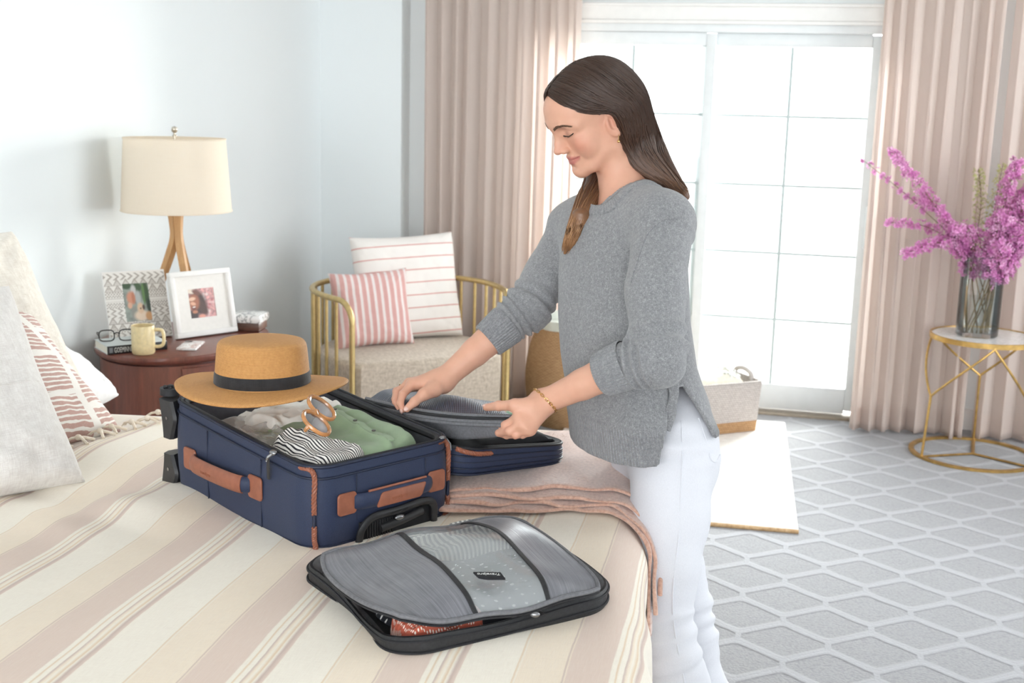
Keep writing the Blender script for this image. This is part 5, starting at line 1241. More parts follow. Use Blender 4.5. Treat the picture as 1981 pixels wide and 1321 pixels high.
# ---- sunglasses
sg = thing('sunglasses', 'amber-framed sunglasses with grey lenses lying on the folded clothes', 'sunglasses')
M_AMB = plain('amber_acetate', srgb(206, 142, 84), 0.18, 0.18, 40, Transmission_Weight=0.25, Coat_Weight=0.5)
m = NT('grey_gradient_lens'); v = m.sep(m.obj())
m.color(m.ramp(m.math('ADD', m.math('MULTIPLY', v[1], 22.0), 0.5), [(0.2, srgb(150, 144, 146)), (0.8, srgb(58, 54, 58))])); m.set(Roughness=0.05, Coat_Weight=1.0, Specular_IOR_Level=0.8); M_LENS = m.mat
P0 = Vector(at(612, 818, 2.30)); P1 = Vector(at(622, 789, 2.357))
ex = (P1-P0).normalized(); dn = (Vector(at(640, 838, 2.3416))-Vector(at(592, 800, 2.33)))
ey = -(dn-ex*dn.dot(ex)).normalized(); ez = ex.cross(ey)
M_ = Matrix((ex, ey, ez)).transposed().to_4x4(); M_.translation = (P0+P1)/2; sg.matrix_world = M_
half = (P1-P0).length/2
def lens_ring(cx, a, b, off, n=40): return [(cx+a*np.sign(cos(t))*abs(cos(t))**0.9, b*np.sign(sin(t))*abs(sin(t))**0.9, off) for t in np.linspace(0, 2*PI, n+1)[:-1]]
f = MB()
for s in (-1, 1): f.tube(lens_ring(s*half, 0.0270, 0.0305, 0), 0.0042, 8, closed=True)
f.tube(catmull([(-half+0.024, 0.006, 0.001), (0, 0.011, 0.003), (half-0.024, 0.006, 0.001)], 8), [0.0045]*8, 8)
f.build('rims', M_AMB, sg)
for s in (-1, 1):
    b = MB(); b.ball((s*half, 0, -0.0005), (0.0250, 0.0285, 0.0016), 28, 6); b.build('lens', M_LENS, sg)
    MB().tube(catmull([(s*(half+0.026), 0.012, -0.001), (s*(half+0.028), 0.012, -0.008), (s*(half+0.020), 0.010, -0.014), (s*(half-0.03), 0.004, -0.016-0.004*s), (-s*half*0.8, -0.004, -0.014-0.004*s)], 14), np.linspace(0.0046, 0.0028, 14), 8).build('temple', M_AMB, sg)
# ================================================================== packing cube in front of the suitcase
pcube = thing('packing_cube', 'half-unzipped grey packing cube with a clear window, in front of the suitcase', 'packing cube')
def g_at(x, y, z): 
    r = CR.T @ np.array([(x-990.5)/FPX, (y-660.5)/FPX, 1.0]); return np.array([0, 0, CH])+r*(z-CH)/r[2]
TQ = [g_at(572, 1096, 0.745), g_at(766, 1274, 0.740), g_at(1203, 1158, 0.745), g_at(1000, 1002, 0.745)]
LQ = [g_at(594, 1068, 0.806), g_at(760, 1200, 0.795), g_at(1190, 1146, 0.775), g_at(1000, 995, 0.790)]
def bil(Q, s, t): return Q[0]*(1-s)*(1-t)+Q[3]*s*(1-t)+Q[2]*s*t+Q[1]*(1-s)*t       # s: left side -> right side, t: far edge -> near edge
def round_uv(n=96, k=0.16):
    P = []
    for (cx, cy, a0) in ((1-k, k, -PI/2), (1-k, 1-k, 0), (k, 1-k, PI/2), (k, k, PI)):
        for t in np.linspace(0, PI/2, n//4): P.append((cx+k*cos(a0+t), cy+k*sin(a0+t)))
    out = []
    for i in range(len(P)):
        p, q = np.array(P[i]), np.array(P[(i+1) % len(P)]); d = np.linalg.norm(q-p); m_ = max(1, int(d/0.04))
        for j in range(m_): out.append(tuple(p+(q-p)*j/m_))
    return out
UV = round_uv()
def near_sag(s, t): return 0.0
def tring(inset, z, wav=0.0):
    out = []
    for s, t in UV:
        s2, t2 = 0.5+(s-0.5)*(1-inset*2), 0.5+(t-0.5)*(1-inset*2); p = bil(TQ, s2, t2)
        dip = -0.020*np.exp(-((s-0.0)/0.2)**2-((t-0.62)/0.25)**2)      # the left wall sags where the cover is folded open
        nrm = 0.016*np.exp(-((s-0.05)/0.25)**2-((t-0.5)/0.3)**2)
        out.append((p[0]+nrm*0.6, p[1]+nrm*0.6, z+wav*(dip*0.6)+0.004*sin(s*9+t*7)*wav))
    return out
M_CUBE = plain('black_binding', srgb(36, 36, 38), 0.55, 0.15, 200, 0.4, 400)
zb = BZ+0.006
loft([tring(0.02, zb), tring(0.004, zb-0.002), tring(0.0, zb+0.008), tring(0.0, zb+0.030, 1), tring(0.006, zb+0.034, 1), tring(0.016, zb+0.033, 1), tring(0.030, zb+0.024, 1), tring(0.05, zb+0.010)], 'tray', M_CUBE, pcube, close_first=True, close_last=True)
M_GLIN = plain('grey_crinkle_lining', srgb(98, 98, 100), 0.45, 0.12, 60, 0.6, 90)
loft([tring(0.014, zb+0.0345, 1), tring(0.032, zb+0.027, 1), tring(0.045, zb+0.013)], 'tray_lining', M_GLIN, pcube)
for q in (0.30, 0.85): MB().tube(tring(-0.003, zb+0.032*q, q), 0.0022, 6, closed=True).build('binding_rib', M_BLKZ, pcube)
# top cover: two grey panels, clear window, black tapes
def cover_pt(s, t):
    p = bil(LQ, s, t).copy()
    e = min(s, 1-s, t, 1-t); dome = 0.030*(1-(2*s-1)**4)*(1-(2*t-1)**4)
    dip = -0.020*np.exp(-((s-0.13)/0.20)**2-((t-0.45)/0.5)**2)+0.010*np.exp(-((s-0.75)/0.2)**2-((t-0.4)/0.25)**2)
    wav = 0.0035*sin(t*11+s*4)*sin(s*PI)+0.003*sin(s*17-t*5)
    edge = -0.012*np.exp(-((t-1)/0.06)**2)*np.exp(-((s-0.45)/0.3)**2)
    p[2] += dome+dip+wav+edge; return p
def sq(s, t, k=0.17):
    """pull the square's corners in so the cover's outline is rounded"""
    a, b = 2*s-1, 2*t-1; a2, b2 = a*math.sqrt(max(0, 1-b*b*b*b*0.20)), b*math.sqrt(max(0, 1-a*a*a*a*0.20)); return (a2+1)/2, (b2+1)/2
def strip(s0, s1, name, mat, parent=pcube, n=26, mrows=60, lift=0.0, b0=0.0, b1=0.0):
    V = []; pc = []
    for i in range(n):
        for j in range(mrows):
            t = j/(mrows-1); a = s0(t) if callable(s0) else s0; b = s1(t) if callable(s1) else s1; s = a+(b-a)*i/(n-1)
            u, w = sq(s, t); p = cover_pt(u, w); V.append((p[0], p[1], p[2]+lift)); pc.append((s, t, 0))
    o = mk(name, V, grid_faces(n, mrows), mat, parent, attrs={'pc': pc}); recalc(o)
    md = o.modifiers.new('t', 'SOLIDIFY'); md.thickness = 0.0025; md.offset = -1; return o
m = NT('grey_ripstop'); X, Y, Z = m.sep(m.attr('pc').outputs['Vector'])
st_ = m.noise(m.mapping(m.attr('pc').outputs['Vector'], (140, 2.5, 1)), 1.0, 3); n2 = m.noise(m.obj(), 30, 3)
m.color(m.ramp(m.math('ADD', m.math('MULTIPLY', st_, 0.7), m.math('MULTIPLY', n2, 0.3)), [(0.3, srgb(98, 98, 104)), (0.72, srgb(140, 140, 146))])); m.set(Roughness=0.28, Sheen_Weight=0.1); m.bump(st_, 0.5, 0.0015); M_RIP = m.mat
t1 = lambda t: 0.385-0.045*t; t2 = lambda t: 0.735-0.03*t
strip(0.0, t1, 'cover_panel', M_RIP); strip(t2, 1.0, 'cover_panel', M_RIP)
m = NT('clear_vinyl_window'); v = m.obj(); n1 = m.noise(v, 13, 3, 0.55, 0.8)
m.color(srgb(214, 218, 220)); m.set(Roughness=0.10, Coat_Weight=1.0, Coat_Roughness=0.03); m.bump(n1, 0.55, 0.012)
t = m.n('BsdfTransparent'); x = m.n('MixShader'); x.inputs[0].default_value = 0.34; m.l(m.b.outputs[0], x.inputs[2]); m.l(t.outputs[0], x.inputs[1]); m.l(x.outputs[0], m.out.inputs[0])
win = strip(t1, t2, 'window', m.mat)
for f_ in (t1, t2): strip(lambda t, f_=f_: f_(t)-0.011, lambda t, f_=f_: f_(t)+0.011, 'tape', M_CUBE, n=6, lift=0.002)
edge = []
for q in range(200):
    a = q/200*4; k_ = int(a); f_ = a-k_
    s, t = ((f_, 0), (1, f_), (1-f_, 1), (0, 1-f_))[k_]; u, w = sq(s, t); edge.append(cover_pt(u, w))
MB().tube(edge, 0.0042, 8, closed=True).build('cover_piping', M_GZIP, pcube)
MB().tube([(p[0], p[1], p[2]-0.007) for p in edge], 0.0028, 6, closed=True).build('zip_teeth', M_BLKZ, pcube)
# brand tab on the window
c = Vector(cover_pt(*sq(0.60, 0.62))); ax = (Vector(cover_pt(*sq(0.72, 0.60)))-Vector(cover_pt(*sq(0.48, 0.60)))); ax = (Vector(g_at(978, 1118, 0.8))-Vector(g_at(916, 1116, 0.8))).normalized()
up = Vector((0, 0, 1)).cross(ax).normalized(); nz = Vector((0.0, -0.10, 1)).normalized(); up = nz.cross(ax).normalized(); ax = up.cross(nz)
tc = Vector(g_at(947, 1116, 0.822))
R_ = Matrix((ax, up, nz)).transposed()
lb = MB().prism([(-0.028, 0.012), (0.018, 0.012), (0.027, -0.010), (-0.004, -0.011), (-0.018, -0.006)], 0.003, R_, tc).build('badge', M_DLIN, pcube)
lettering('Travelpro', 0.0098, tc+R_ @ Vector((0.018, 0.007, 0.0034)), R_ @ Matrix.Rotation(PI, 3, 'Z'), M_WINK, lb, 0.0002)
# zip slider
zc = Vector(cover_pt(*sq(0.63, 1.0)))+Vector((0, 0, -0.012)); d_ = Vector(g_at(1052, 1186, 0.755))-zc
zs_ = MB().ball(zc, (0.010, 0.007, 0.006), 12, 8).build('zip_slider', M_CHROME, pcube)
MB().tube([zc+d_*0.12, zc+d_*0.5+Vector((0, 0, 0.004)), zc+d_], [0.0045, 0.0055, 0.0060], 8, flat=((0, 0, 1), 0.3)).build('zip_pull', M_CHROME, zs_)
# clothes inside
def dots_mat(name, base, dot, sc, rad):
    m = NT(name); v = m.n('TexVoronoi'); v.inputs['Scale'].default_value = sc; v.inputs['Randomness'].default_value = 0.15; m.l(m.attr('pc').outputs['Vector'], v.inputs['Vector'])
    m.color(m.mix(m.math('LESS_THAN', v.outputs['Distance'], rad), base, dot)); m.set(Roughness=0.75); m.bump(m.noise(m.obj(), 500, 2), 0.2, 0.001); return m.mat
def cube_lump(name, label, cat, mat, s0, s1, t0, t1_, z, h, seed, crease=0.006):
    Q = [bil(TQ, s, t) for s, t in ((s0, t0), (s1, t0), (s1, t1_), (s0, t1_))]
    L = [s_loc((p[0], p[1], 0)) for p in Q]
    return lump(name, label, cat, mat, [(p.x, p.y) for p in L], z-SA.z, h, seed, n=70, crease=crease)
cube_lump('scarf', 'rust red scarf with white dots peeping out of the packing cube', 'scarf', dots_mat('rust_dotted', srgb(178, 84, 62), srgb(240, 226, 214), 26, 0.26), 0.07, 0.42, 0.72, 0.955, zb+0.016, 0.030, 131, 0.012)
cube_lump('dress', 'black dress with small white dots in the packing cube', 'dress', dots_mat('black_dotted', srgb(24, 26, 34), srgb(236, 234, 230), 13, 0.14), 0.10, 0.94, 0.30, 0.93, zb+0.012, 0.022, 137)
m = NT('grey_striped_jersey'); X, Y, Z = m.sep(m.attr('pc').outputs['Vector']); f = m.math('FRACT', m.math('MULTIPLY', X, 22.0))
m.color(m.mix(m.math('LESS_THAN', f, 0.5), srgb(236, 234, 228), srgb(140, 140, 138))); m.set(Roughness=0.8); m.bump(m.noise(m.obj(), 500, 2), 0.2, 0.001)
cube_lump('jersey', 'grey striped jersey under the clear window of the packing cube', 'jersey', m.mat, 0.40, 0.90, 0.06, 0.36, zb+0.028, 0.026, 141)
# ================================================================== the woman
def nrm3(v): return np.sqrt((v*v).sum(-1))
def sd_chain(P, pts, rad):
    """distance to a polyline of cone segments; returns distance and the running parameter (segment + t)"""
    best = None; par = None
    for i in range(len(pts)-1):
        a = np.asarray(pts[i], np.float32); ab = np.asarray(pts[i+1], np.float32)-a
        t = np.clip(((P-a)@ab)/(ab@ab), 0, 1)
        d = nrm3(P-a-t[:, None]*ab)-(rad[i]+(rad[i+1]-rad[i])*t)
        if best is None: best, par = d, t
        else:
            k = d < best; par = np.where(k, i+t, par); best = smin(best, d, min(rad)*0.35)
    return best, par
def smin(a, b, k):
    h = np.clip(0.5+0.5*(b-a)/k, 0, 1); return b*(1-h)+a*h-k*h*(1-h)
def smax(a, b, k): return -smin(-a, -b, k)
def sd_el(P, c, r):
    q = P-np.asarray(c, np.float32); r = np.asarray(r, np.float32); k0 = nrm3(q/r); k1 = nrm3(q/(r*r))+1e-9
    return k0*(k0-1)/k1
def sdf_mesh(fn, lo, hi, h, B=8):
    """sparse surface nets: fn(points) -> signed distance; returns vertices and quads"""
    lo = np.array(lo, float); hi = np.array(hi, float)
    nb = np.maximum(1, np.ceil((hi-lo)/(h*B)).astype(int)); n = nb*B
    bx = [lo[k]+h*(np.arange(nb[k])*B+(B-1)/2) for k in range(3)]
    C = np.stack(np.meshgrid(*bx, indexing='ij'), -1).reshape(-1, 3).astype(np.float32)
    dc = fn(C); act = np.abs(dc) < h*B*0.5*1.75*1.6
    fld = np.repeat(np.repeat(np.repeat(dc.reshape(nb).astype(np.float32), B, 0), B, 1), B, 2)
    off = np.stack(np.meshgrid(*[np.arange(B)]*3, indexing='ij'), -1).reshape(-1, 3)
    ids = np.argwhere(act.reshape(nb)); CH_ = 900
    for s in range(0, len(ids), CH_):
        idc = ids[s:s+CH_]*B
        G = (idc[:, None, :]+off[None]).reshape(-1, 3)
        v = fn((lo+G*h).astype(np.float32))
        fld[G[:, 0], G[:, 1], G[:, 2]] = v
    ins = fld < 0
    c = [ins[i:n[0]-1+i, j:n[1]-1+j, k:n[2]-1+k] for i in (0, 1) for j in (0, 1) for k in (0, 1)]
    cnt = sum(x.astype(np.int8) for x in c); cell = (cnt > 0) & (cnt < 8)
    idx = -np.ones(cell.shape, np.int64); cells = np.argwhere(cell); idx[cell] = np.arange(len(cells))
    cor = np.array([(i, j, k) for i in (0, 1) for j in (0, 1) for k in (0, 1)])
    vals = np.stack([fld[cells[:, 0]+a, cells[:, 1]+b, cells[:, 2]+d] for a, b, d in cor], 1)
    acc = np.zeros((len(cells), 3)); num = np.zeros(len(cells))
    for a in range(8):
        for b in range(a+1, 8):
            if np.abs(cor[a]-cor[b]).sum() != 1: continue
            va, vb = vals[:, a], vals[:, b]; m_ = (va < 0) != (vb < 0)
            t = np.where(m_, va/(va-vb+1e-12), 0)
            acc += np.where(m_[:, None], cor[a]+(cor[b]-cor[a])*t[:, None], 0); num += m_
    V = lo+(cells+acc/num[:, None])*h
    F = []
    for ax in range(3):
        sl0 = [slice(0, n[k]-1) if k == ax else slice(1, n[k]-1) for k in range(3)]
        sl1 = [slice(1, n[k]) if k == ax else slice(1, n[k]-1) for k in range(3)]
        a, b = ins[tuple(sl0)], ins[tuple(sl1)]; E_ = np.argwhere(a != b)
        if not len(E_): continue
        base = E_+np.array([0 if k == ax else 1 for k in range(3)]); flip = b[E_[:, 0], E_[:, 1], E_[:, 2]]
        o1, o2 = [k for k in range(3) if k != ax]
        def at_(d1, d2):
            q = base.copy(); q[:, o1] -= d1; q[:, o2] -= d2; return idx[q[:, 0], q[:, 1], q[:, 2]]
        q = np.stack([at_(1, 1), at_(0, 1), at_(0, 0), at_(1, 0)], 1)
        if ax == 1: flip = ~flip
        q[flip] = q[flip][:, ::-1]; F.append(q)
    F = np.vstack(F); F = F[(F >= 0).all(1)]
    return V, F[:, ::-1]
def project(fn, P, n_=6, h=0.0015):
    """move points onto the surface fn = 0; returns points and unit normals"""
    P = np.array(P, float)
    for _ in range(n_):
        d = fn(P.astype(np.float32)); g = np.stack([fn((P+e).astype(np.float32))-d for e in np.eye(3)*h], -1)/h
        P = P-g*(d/np.maximum((g*g).sum(1), 0.3)*0.8)[:, None]
    return P, g/(np.linalg.norm(g, axis=1)[:, None]+1e-9)
def wavy(P, k, seed):
    r = np.random.RandomState(seed); s = 0
    for i in range(4):
        d = r.normal(0, 1, 3); d /= np.linalg.norm(d); s = s+np.sin(P@(d*k*(1+0.6*i)).astype(np.float32)+r.uniform(0, 6)+1.3*np.sin(P@(r.normal(0, 1, 3)*k*0.35).astype(np.float32)))/(1+i)
    return s*0.5
LV = np.array([-0.97342, -0.22903, 0.0]); TV = np.array([0.22403, -0.97458, 0.0]); UP = np.array([0, 0, 1.0])   # towards the bed, towards the camera
def facing(deg):
    a = math.radians(deg); f = cos(a)*LV+sin(a)*TV; return f, np.cross(UP, f)
# ---- head frame
HM = np.array([[-0.74457, 0.58702, -0.32299], [-0.50608, -0.80917, -0.30402], [-0.43837, -0.0627, 0.8966]]); HS = 0.93
HC = np.array([-0.409, 2.534, 1.573])+HM[:, 0]*0.012*HS
def HL(x, y, z): return HC+HM @ (np.array([x, y, z])*HS)
def to_head(P): return ((P-HC.astype(np.float32)) @ HM.astype(np.float32))/HS
NB = at(1212, 372, 2.545)                          # middle of the neck where it enters the collar
CHEST = at(1205, 470, 2.56)
def head_sdf(P):
    q = to_head(P); y = np.abs(q[:, 1]); s = np.stack([q[:, 0], y, q[:, 2]], -1)      # left-right symmetric
    d = sd_el(s, (-0.010, 0, 0.042), (0.098, 0.074, 0.086))
    d = smin(d, sd_el(s, (-0.034, 0, 0.030), (0.070, 0.070, 0.074)), 0.02)
    d = smin(d, sd_el(s, (0.040, 0, 0.052), (0.062, 0.061, 0.058)), 0.025)                # forehead
    d = smin(d, sd_el(s, (0.022, 0, -0.020), (0.060, 0.059, 0.070)), 0.02)                # mid face
    d = smin(d, sd_chain(s, [(0.064, 0.0, -0.082), (0.050, 0.026, -0.078), (0.006, 0.051, -0.050), (-0.004, 0.058, -0.010)], [0.0195, 0.017, 0.014, 0.013])[0], 0.022)   # jaw
    d = smin(d, sd_el(s, (0.069, 0, -0.083), (0.017, 0.019, 0.017)), 0.018)               # chin
    d = smin(d, sd_el(s, (0.053, 0.041, -0.016), (0.022, 0.020, 0.020)), 0.022)           # cheek
    d = smin(d, sd_el(s, (0.050, 0.038, -0.034), (0.015, 0.014, 0.018)), 0.018)            # smiling cheek
    d = smin(d, sd_chain(s, [(0.0935, 0.004, 0.037), (0.085, 0.030, 0.037), (0.062, 0.050, 0.028)], [0.0095, 0.010, 0.009])[0], 0.014)   # brow
    d = smax(d, -sd_el(s, (0.095, 0.032, 0.0185), (0.014, 0.017, 0.0105)), 0.010)          # eye socket
    d = smin(d, sd_el(s, (0.0690, 0.0320, 0.0140), (0.0135, 0.0165, 0.0120)), 0.004)       # closed lid over the eyeball
    d = smin(d, sd_el(s, (0.0675, 0.0320, 0.002), (0.011, 0.016, 0.006)), 0.006)          # lower lid
    d = smin(d, sd_chain(s, [(0.089, 0, 0.028), (0.0925, 0, 0.014), (0.1005, 0, -0.007), (0.1055, 0, -0.0205)], [0.0070, 0.0066, 0.0078, 0.0078])[0], 0.016)   # nose
    d = smin(d, sd_el(s, (0.1058, 0, -0.0220), (0.0090, 0.0085, 0.0078)), 0.006)
    d = smin(d, sd_el(s, (0.0885, 0, -0.0150), (0.0150, 0.0102, 0.0180)), 0.007)
    d = smin(d, sd_el(s, (0.0930, 0.0108, -0.0260), (0.0105, 0.0060, 0.0068)), 0.006)     # nostril wing
    d = smin(d, sd_el(s, (0.0675, 0, -0.053), (0.0195, 0.025, 0.022)), 0.014)               # muzzle
    d = smin(d, sd_chain(s, [(0.0868, 0.0, -0.0475), (0.0840, 0.010, -0.0470), (0.0715, 0.0250, -0.0490)], [0.0046, 0.0044, 0.0032])[0], 0.004)   # upper lip
    d = smin(d, sd_chain(s, [(0.0838, 0.0, -0.0600), (0.0808, 0.010, -0.0588), (0.0712, 0.0240, -0.0515)], [0.0056, 0.0050, 0.0032])[0], 0.004)   # lower lip
    d = smax(d, -(sd_chain(s, [(0.0935, 0.0, -0.0535), (0.0895, 0.010, -0.0530), (0.0765, 0.0235, -0.0500), (0.0700, 0.0300, -0.0465)], [0.0018, 0.0018, 0.0017, 0.0013])[0]), 0.002)
    d = smax(d, -sd_el(s, (0.094, 0, -0.072), (0.012, 0.020, 0.0055)), 0.008)             # dip above the chin
    # ear
    e = sd_el(np.stack([s[:, 0]*0.97+s[:, 2]*0.22+0.012, s[:, 1]-0.0735-0.25*(0-s[:, 0])*0.4, s[:, 2]*0.97-s[:, 0]*0.22-0.004], -1), (0, 0, 0), (0.0175, 0.0072, 0.0315))
    e = smax(e, -sd_el(s, (-0.008, 0.0830, 0.004), (0.0105, 0.0120, 0.0195)), 0.003)
    e = smin(e, sd_chain(s, [(-0.004, 0.0765, 0.022), (-0.014, 0.0775, 0.012), (-0.012, 0.0765, -0.008)], [0.0028, 0.0032, 0.0030])[0], 0.003)
    e = smin(e, sd_el(s, (-0.012, 0.0760, -0.0235), (0.0085, 0.0050, 0.0085)), 0.006)
    e = smin(e, sd_chain(s, [(0.002, 0.0735, 0.004), (0.003, 0.0735, -0.006)], [0.0042, 0.004])[0], 0.003)
    d = smin(d, e, 0.005)
    # neck and upper chest
    nk = sd_chain(P, [HL(-0.030, 0, -0.030), HL(-0.035, 0, -0.085)*0.5+0.5*(HL(-0.03, 0, -0.06)*0.55+NB*0.45), NB, CHEST], [0.052, 0.049, 0.052, 0.075])[0]
    d = smin(d, nk, 0.022)
    for sgn in (1, -1):      # the muscle running from behind the ear to the breastbone
        d = smin(d, sd_chain(P, [HL(-0.022, sgn*0.052, -0.035), NB+np.array([-0.030, -0.015, -0.03])], [0.012, 0.011])[0], 0.018)
    fT, lT = facing(38)
    for sgn in (1, -1): d = smin(d, sd_chain(P, [NB+np.array([0, 0, -0.03])+fT*0.045+lT*sgn*0.012, NB+np.array([0, 0, -0.035])+lT*sgn*0.11], [0.010, 0.010])[0], 0.02)   # collarbones
    return d
SKINP = []
V, F = sdf_mesh(head_sdf, np.minimum(HC-0.15, NB-0.13)+[0, 0, 0.02], HC+[0.15, 0.15, 0.155], 0.0021)
SKINP.append((V, F))
# ---- arms and hands (one chain of joints per finger)
LSH, LEL, LWR = at(1284, 438, 2.405), at(1262, 682, 2.300), at(1049, 779, 2.405)
RSH, REL, RWR = at(1108, 450, 2.68), at(1020, 594, 2.635), at(856, 736, 2.600)
LH = dict(thumb=[at(1026, 786, 2.385), at(996, 784, 2.380), at(965, 785, 2.400), at(941, 788, 2.425)],
          index=[at(1004, 808, 2.375), at(978, 822, 2.390), at(959, 827, 2.420), at(946, 830, 2.440)],
          middle=[at(1010, 820, 2.368), at(986, 834, 2.375), at(966, 837, 2.405), at(954, 836, 2.430)],
          ring=[at(1018, 828, 2.372), at(998, 840, 2.375), at(980, 842, 2.405), at(968, 840, 2.430)],
          little=[at(1026, 831, 2.380), at(1011, 841, 2.382), at(997, 843, 2.405), at(987, 841, 2.422)])
RH = dict(thumb=[at(840, 752, 2.570), at(820, 763, 2.547), at(802, 777, 2.533), at(787, 791, 2.527)],
          index=[at(797, 744, 2.580), at(779, 763, 2.550), at(774, 780, 2.538), at(779, 793, 2.536)],
          middle=[at(792, 742, 2.601), at(768, 760, 2.580), at(766, 777, 2.562), at(772, 789, 2.553)],
          ring=[at(792, 744, 2.621), at(767, 757, 2.611), at(764, 772, 2.593), at(769, 782, 2.581)],
          little=[at(796, 747, 2.639), at(776, 758, 2.637), at(771, 769, 2.623), at(774, 777, 2.611)])
FR = dict(thumb=[0.0155, 0.0115, 0.0098, 0.0074], index=[0.0104, 0.0085, 0.0074, 0.0062], middle=[0.0104, 0.0087, 0.0076, 0.0064], ring=[0.0098, 0.0082, 0.0071, 0.0060], little=[0.0090, 0.0071, 0.0062, 0.0053])
def hand_sdf(H, wr, el, sh):
    wr = np.asarray(wr)
    def f(P):
        k = 0.45
        d = sd_chain(P, [np.asarray(el)*1.0, el+(wr-el)*0.28, el+(wr-el)*0.62, wr, wr+(H['middle'][0]-wr)*0.16], [0.036, 0.0385, 0.030, 0.0235, 0.023])[0]
        palm = None
        for fn in ('index', 'middle', 'ring', 'little'):
            q = sd_chain(P, [wr, wr+(H[fn][0]-wr)*0.55, H[fn][0]], [0.0195, 0.0150, 0.0128])[0]
            palm = q if palm is None else smin(palm, q, 0.012)
        th = sd_chain(P, [wr+(H['thumb'][0]-wr)*0.3, H['thumb'][0], H['thumb'][1]], [0.0190, 0.0175, 0.0128])[0]
        d = smin(d, palm, 0.016); d = smin(d, th, 0.012)
        fing = None
        for fn in ('thumb', 'index', 'middle', 'ring', 'little'):
            q = sd_chain(P, H[fn], FR[fn])[0]
            for j in (1, 2): q = smin(q, nrm3(P-np.asarray(H[fn][j], np.float32))-FR[fn][j]*1.04, 0.003)      # knuckles
            fing = q if fing is None else smin(fing, q, 0.0024)
        return smin(d, fing, 0.006)
    return f
for H, wr, el, sh in ((LH, LWR, LEL, LSH), (RH, RWR, REL, RSH)):
    pts = np.array([wr, el]+[p for v_ in H.values() for p in v_]); fn = hand_sdf(H, wr, el, sh)
    SKINP.append(sdf_mesh(fn, pts.min(0)-0.045, pts.max(0)+0.045, 0.0021))
# ---- the rest of the body (hidden by the clothes): torso, upper arms, pelvis, legs, feet
FP, LP = facing(28)
LEGL = [at(1300, 880, 2.47), at(1297, 1000, 2.46), at(1285, 1100, 2.44), at(1279, 1180, 2.43), at(1296, 1270, 2.42), at(1310, 1325, 2.43)]
LEGR = [at(1262, 880, 2.64), at(1275, 1000, 2.63), at(1300, 1100, 2.62), at(1320, 1170, 2.62), at(1334, 1240, 2.62), at(1347, 1325, 2.63)]
def down_to(p, z, dx, dy): return np.array([p[0]+dx, p[1]+dy, z])
LEGL += [down_to(LEGL[-1], 0.30, 0.045, 0.0), down_to(LEGL[-1], 0.1866, 0.060, -0.005)]
LEGR += [down_to(LEGR[-1], 0.30, 0.040, 0.0), down_to(LEGR[-1], 0.1866, 0.055, 0.0)]
PELV = (LEGL[0]+LEGR[0])/2+np.array([0, 0, 0.03])
def body_sdf(P):
    d = sd_chain(P, [CHEST, (CHEST+PELV)/2+np.array([0, 0, 0.03]), PELV], [0.085, 0.064, 0.066])[0]
    d = smin(d, sd_chain(P, [LSH+(RSH-LSH)*0.1, LSH+(RSH-LSH)*0.9], [0.042, 0.042])[0], 0.05)
    for a, b in ((LSH, LEL), (RSH, REL)): d = smin(d, sd_chain(P, [a, b], [0.043, 0.036])[0], 0.03)
    for L_ in (LEGL, LEGR):
        d = smin(d, sd_chain(P, L_, [0.058, 0.056, 0.052, 0.046, 0.042, 0.040, 0.034, 0.030])[0], 0.03)
        an = L_[-1]; d = smin(d, sd_chain(P, [an+np.array([0, 0, -0.035]), an+FP*0.13+np.array([0, 0, -0.055])], [0.030, 0.020])[0], 0.02)
    return d
bp = np.array(LEGL+LEGR+[LSH, RSH, LEL, REL])
SKINP.append(sdf_mesh(body_sdf, bp.min(0)-[0.2, 0.2, 0.08], bp.max(0)+0.1, 0.0085))
KS = 1.075
WL = np.array([PELV[0], PELV[1], 0.1116])
woman = thing('person', 'woman with long brown hair in grey sweater and white jeans packing the suitcase', 'person', (PELV[0]*KS, PELV[1]*KS, 0))
woman.scale = (KS, KS, KS)
def wmk(name, V, F, mat, parent=None, **kw): return mk(name, np.asarray(V)-(WL if True else 0), F, mat, parent or woman, **kw)
def wb(b, name, mat, parent=None, **kw):
    b.v = [tuple(np.array(p)-WL) for p in b.v]; return b.build(name, mat, parent or woman, **kw)
VV = np.vstack([v for v, f in SKINP]); off = np.cumsum([0]+[len(v) for v, f in SKINP]); FF = np.vstack([f+o for (v, f), o in zip(SKINP, off)])
# true skin colours by place: lips, cheeks, lids, knuckles
q = to_head(VV.astype(np.float32)); yy = np.abs(q[:, 1]); mask = np.zeros((len(VV), 3))
def soft(d, w): return np.clip(0.5-d/w, 0, 1)
lipc = np.minimum(sd_chain(np.stack([q[:, 0], yy, q[:, 2]], -1), [(0.0905, 0.0, -0.0485), (0.0872, 0.010, -0.0480), (0.0738, 0.0258, -0.0488)], [0.0046, 0.0040, 0.0030])[0],
                  sd_chain(np.stack([q[:, 0], yy, q[:, 2]], -1), [(0.0880, 0.0, -0.0600), (0.0844, 0.010, -0.0588), (0.0730, 0.0245, -0.0518)], [0.0058, 0.0050, 0.0032])[0])
mask[:, 0] = soft(lipc-0.0005, 0.003)
blush = np.exp(-((q[:, 0]-0.068)**2+(yy-0.044)**2+(q[:, 2]+0.018)**2)/(2*0.016**2))
nose = np.exp(-((q[:, 0]-0.104)**2+yy**2+(q[:, 2]+0.022)**2)/(2*0.010**2))*0.5
ear = np.exp(-((q[:, 0]+0.006)**2+(yy-0.078)**2+(q[:, 2]-0.002)**2)/(2*0.02**2))*0.5
kn = np.zeros(len(VV))
for H in (LH, RH):
    for fn in H:
        for j in (0, 1, 2, 3): kn += np.exp(-((VV-H[fn][j])**2).sum(1)/(2*0.008**2))*(0.35 if j else 0.25)
mask[:, 1] = np.clip(blush*0.8+nose+ear+kn, 0, 1)
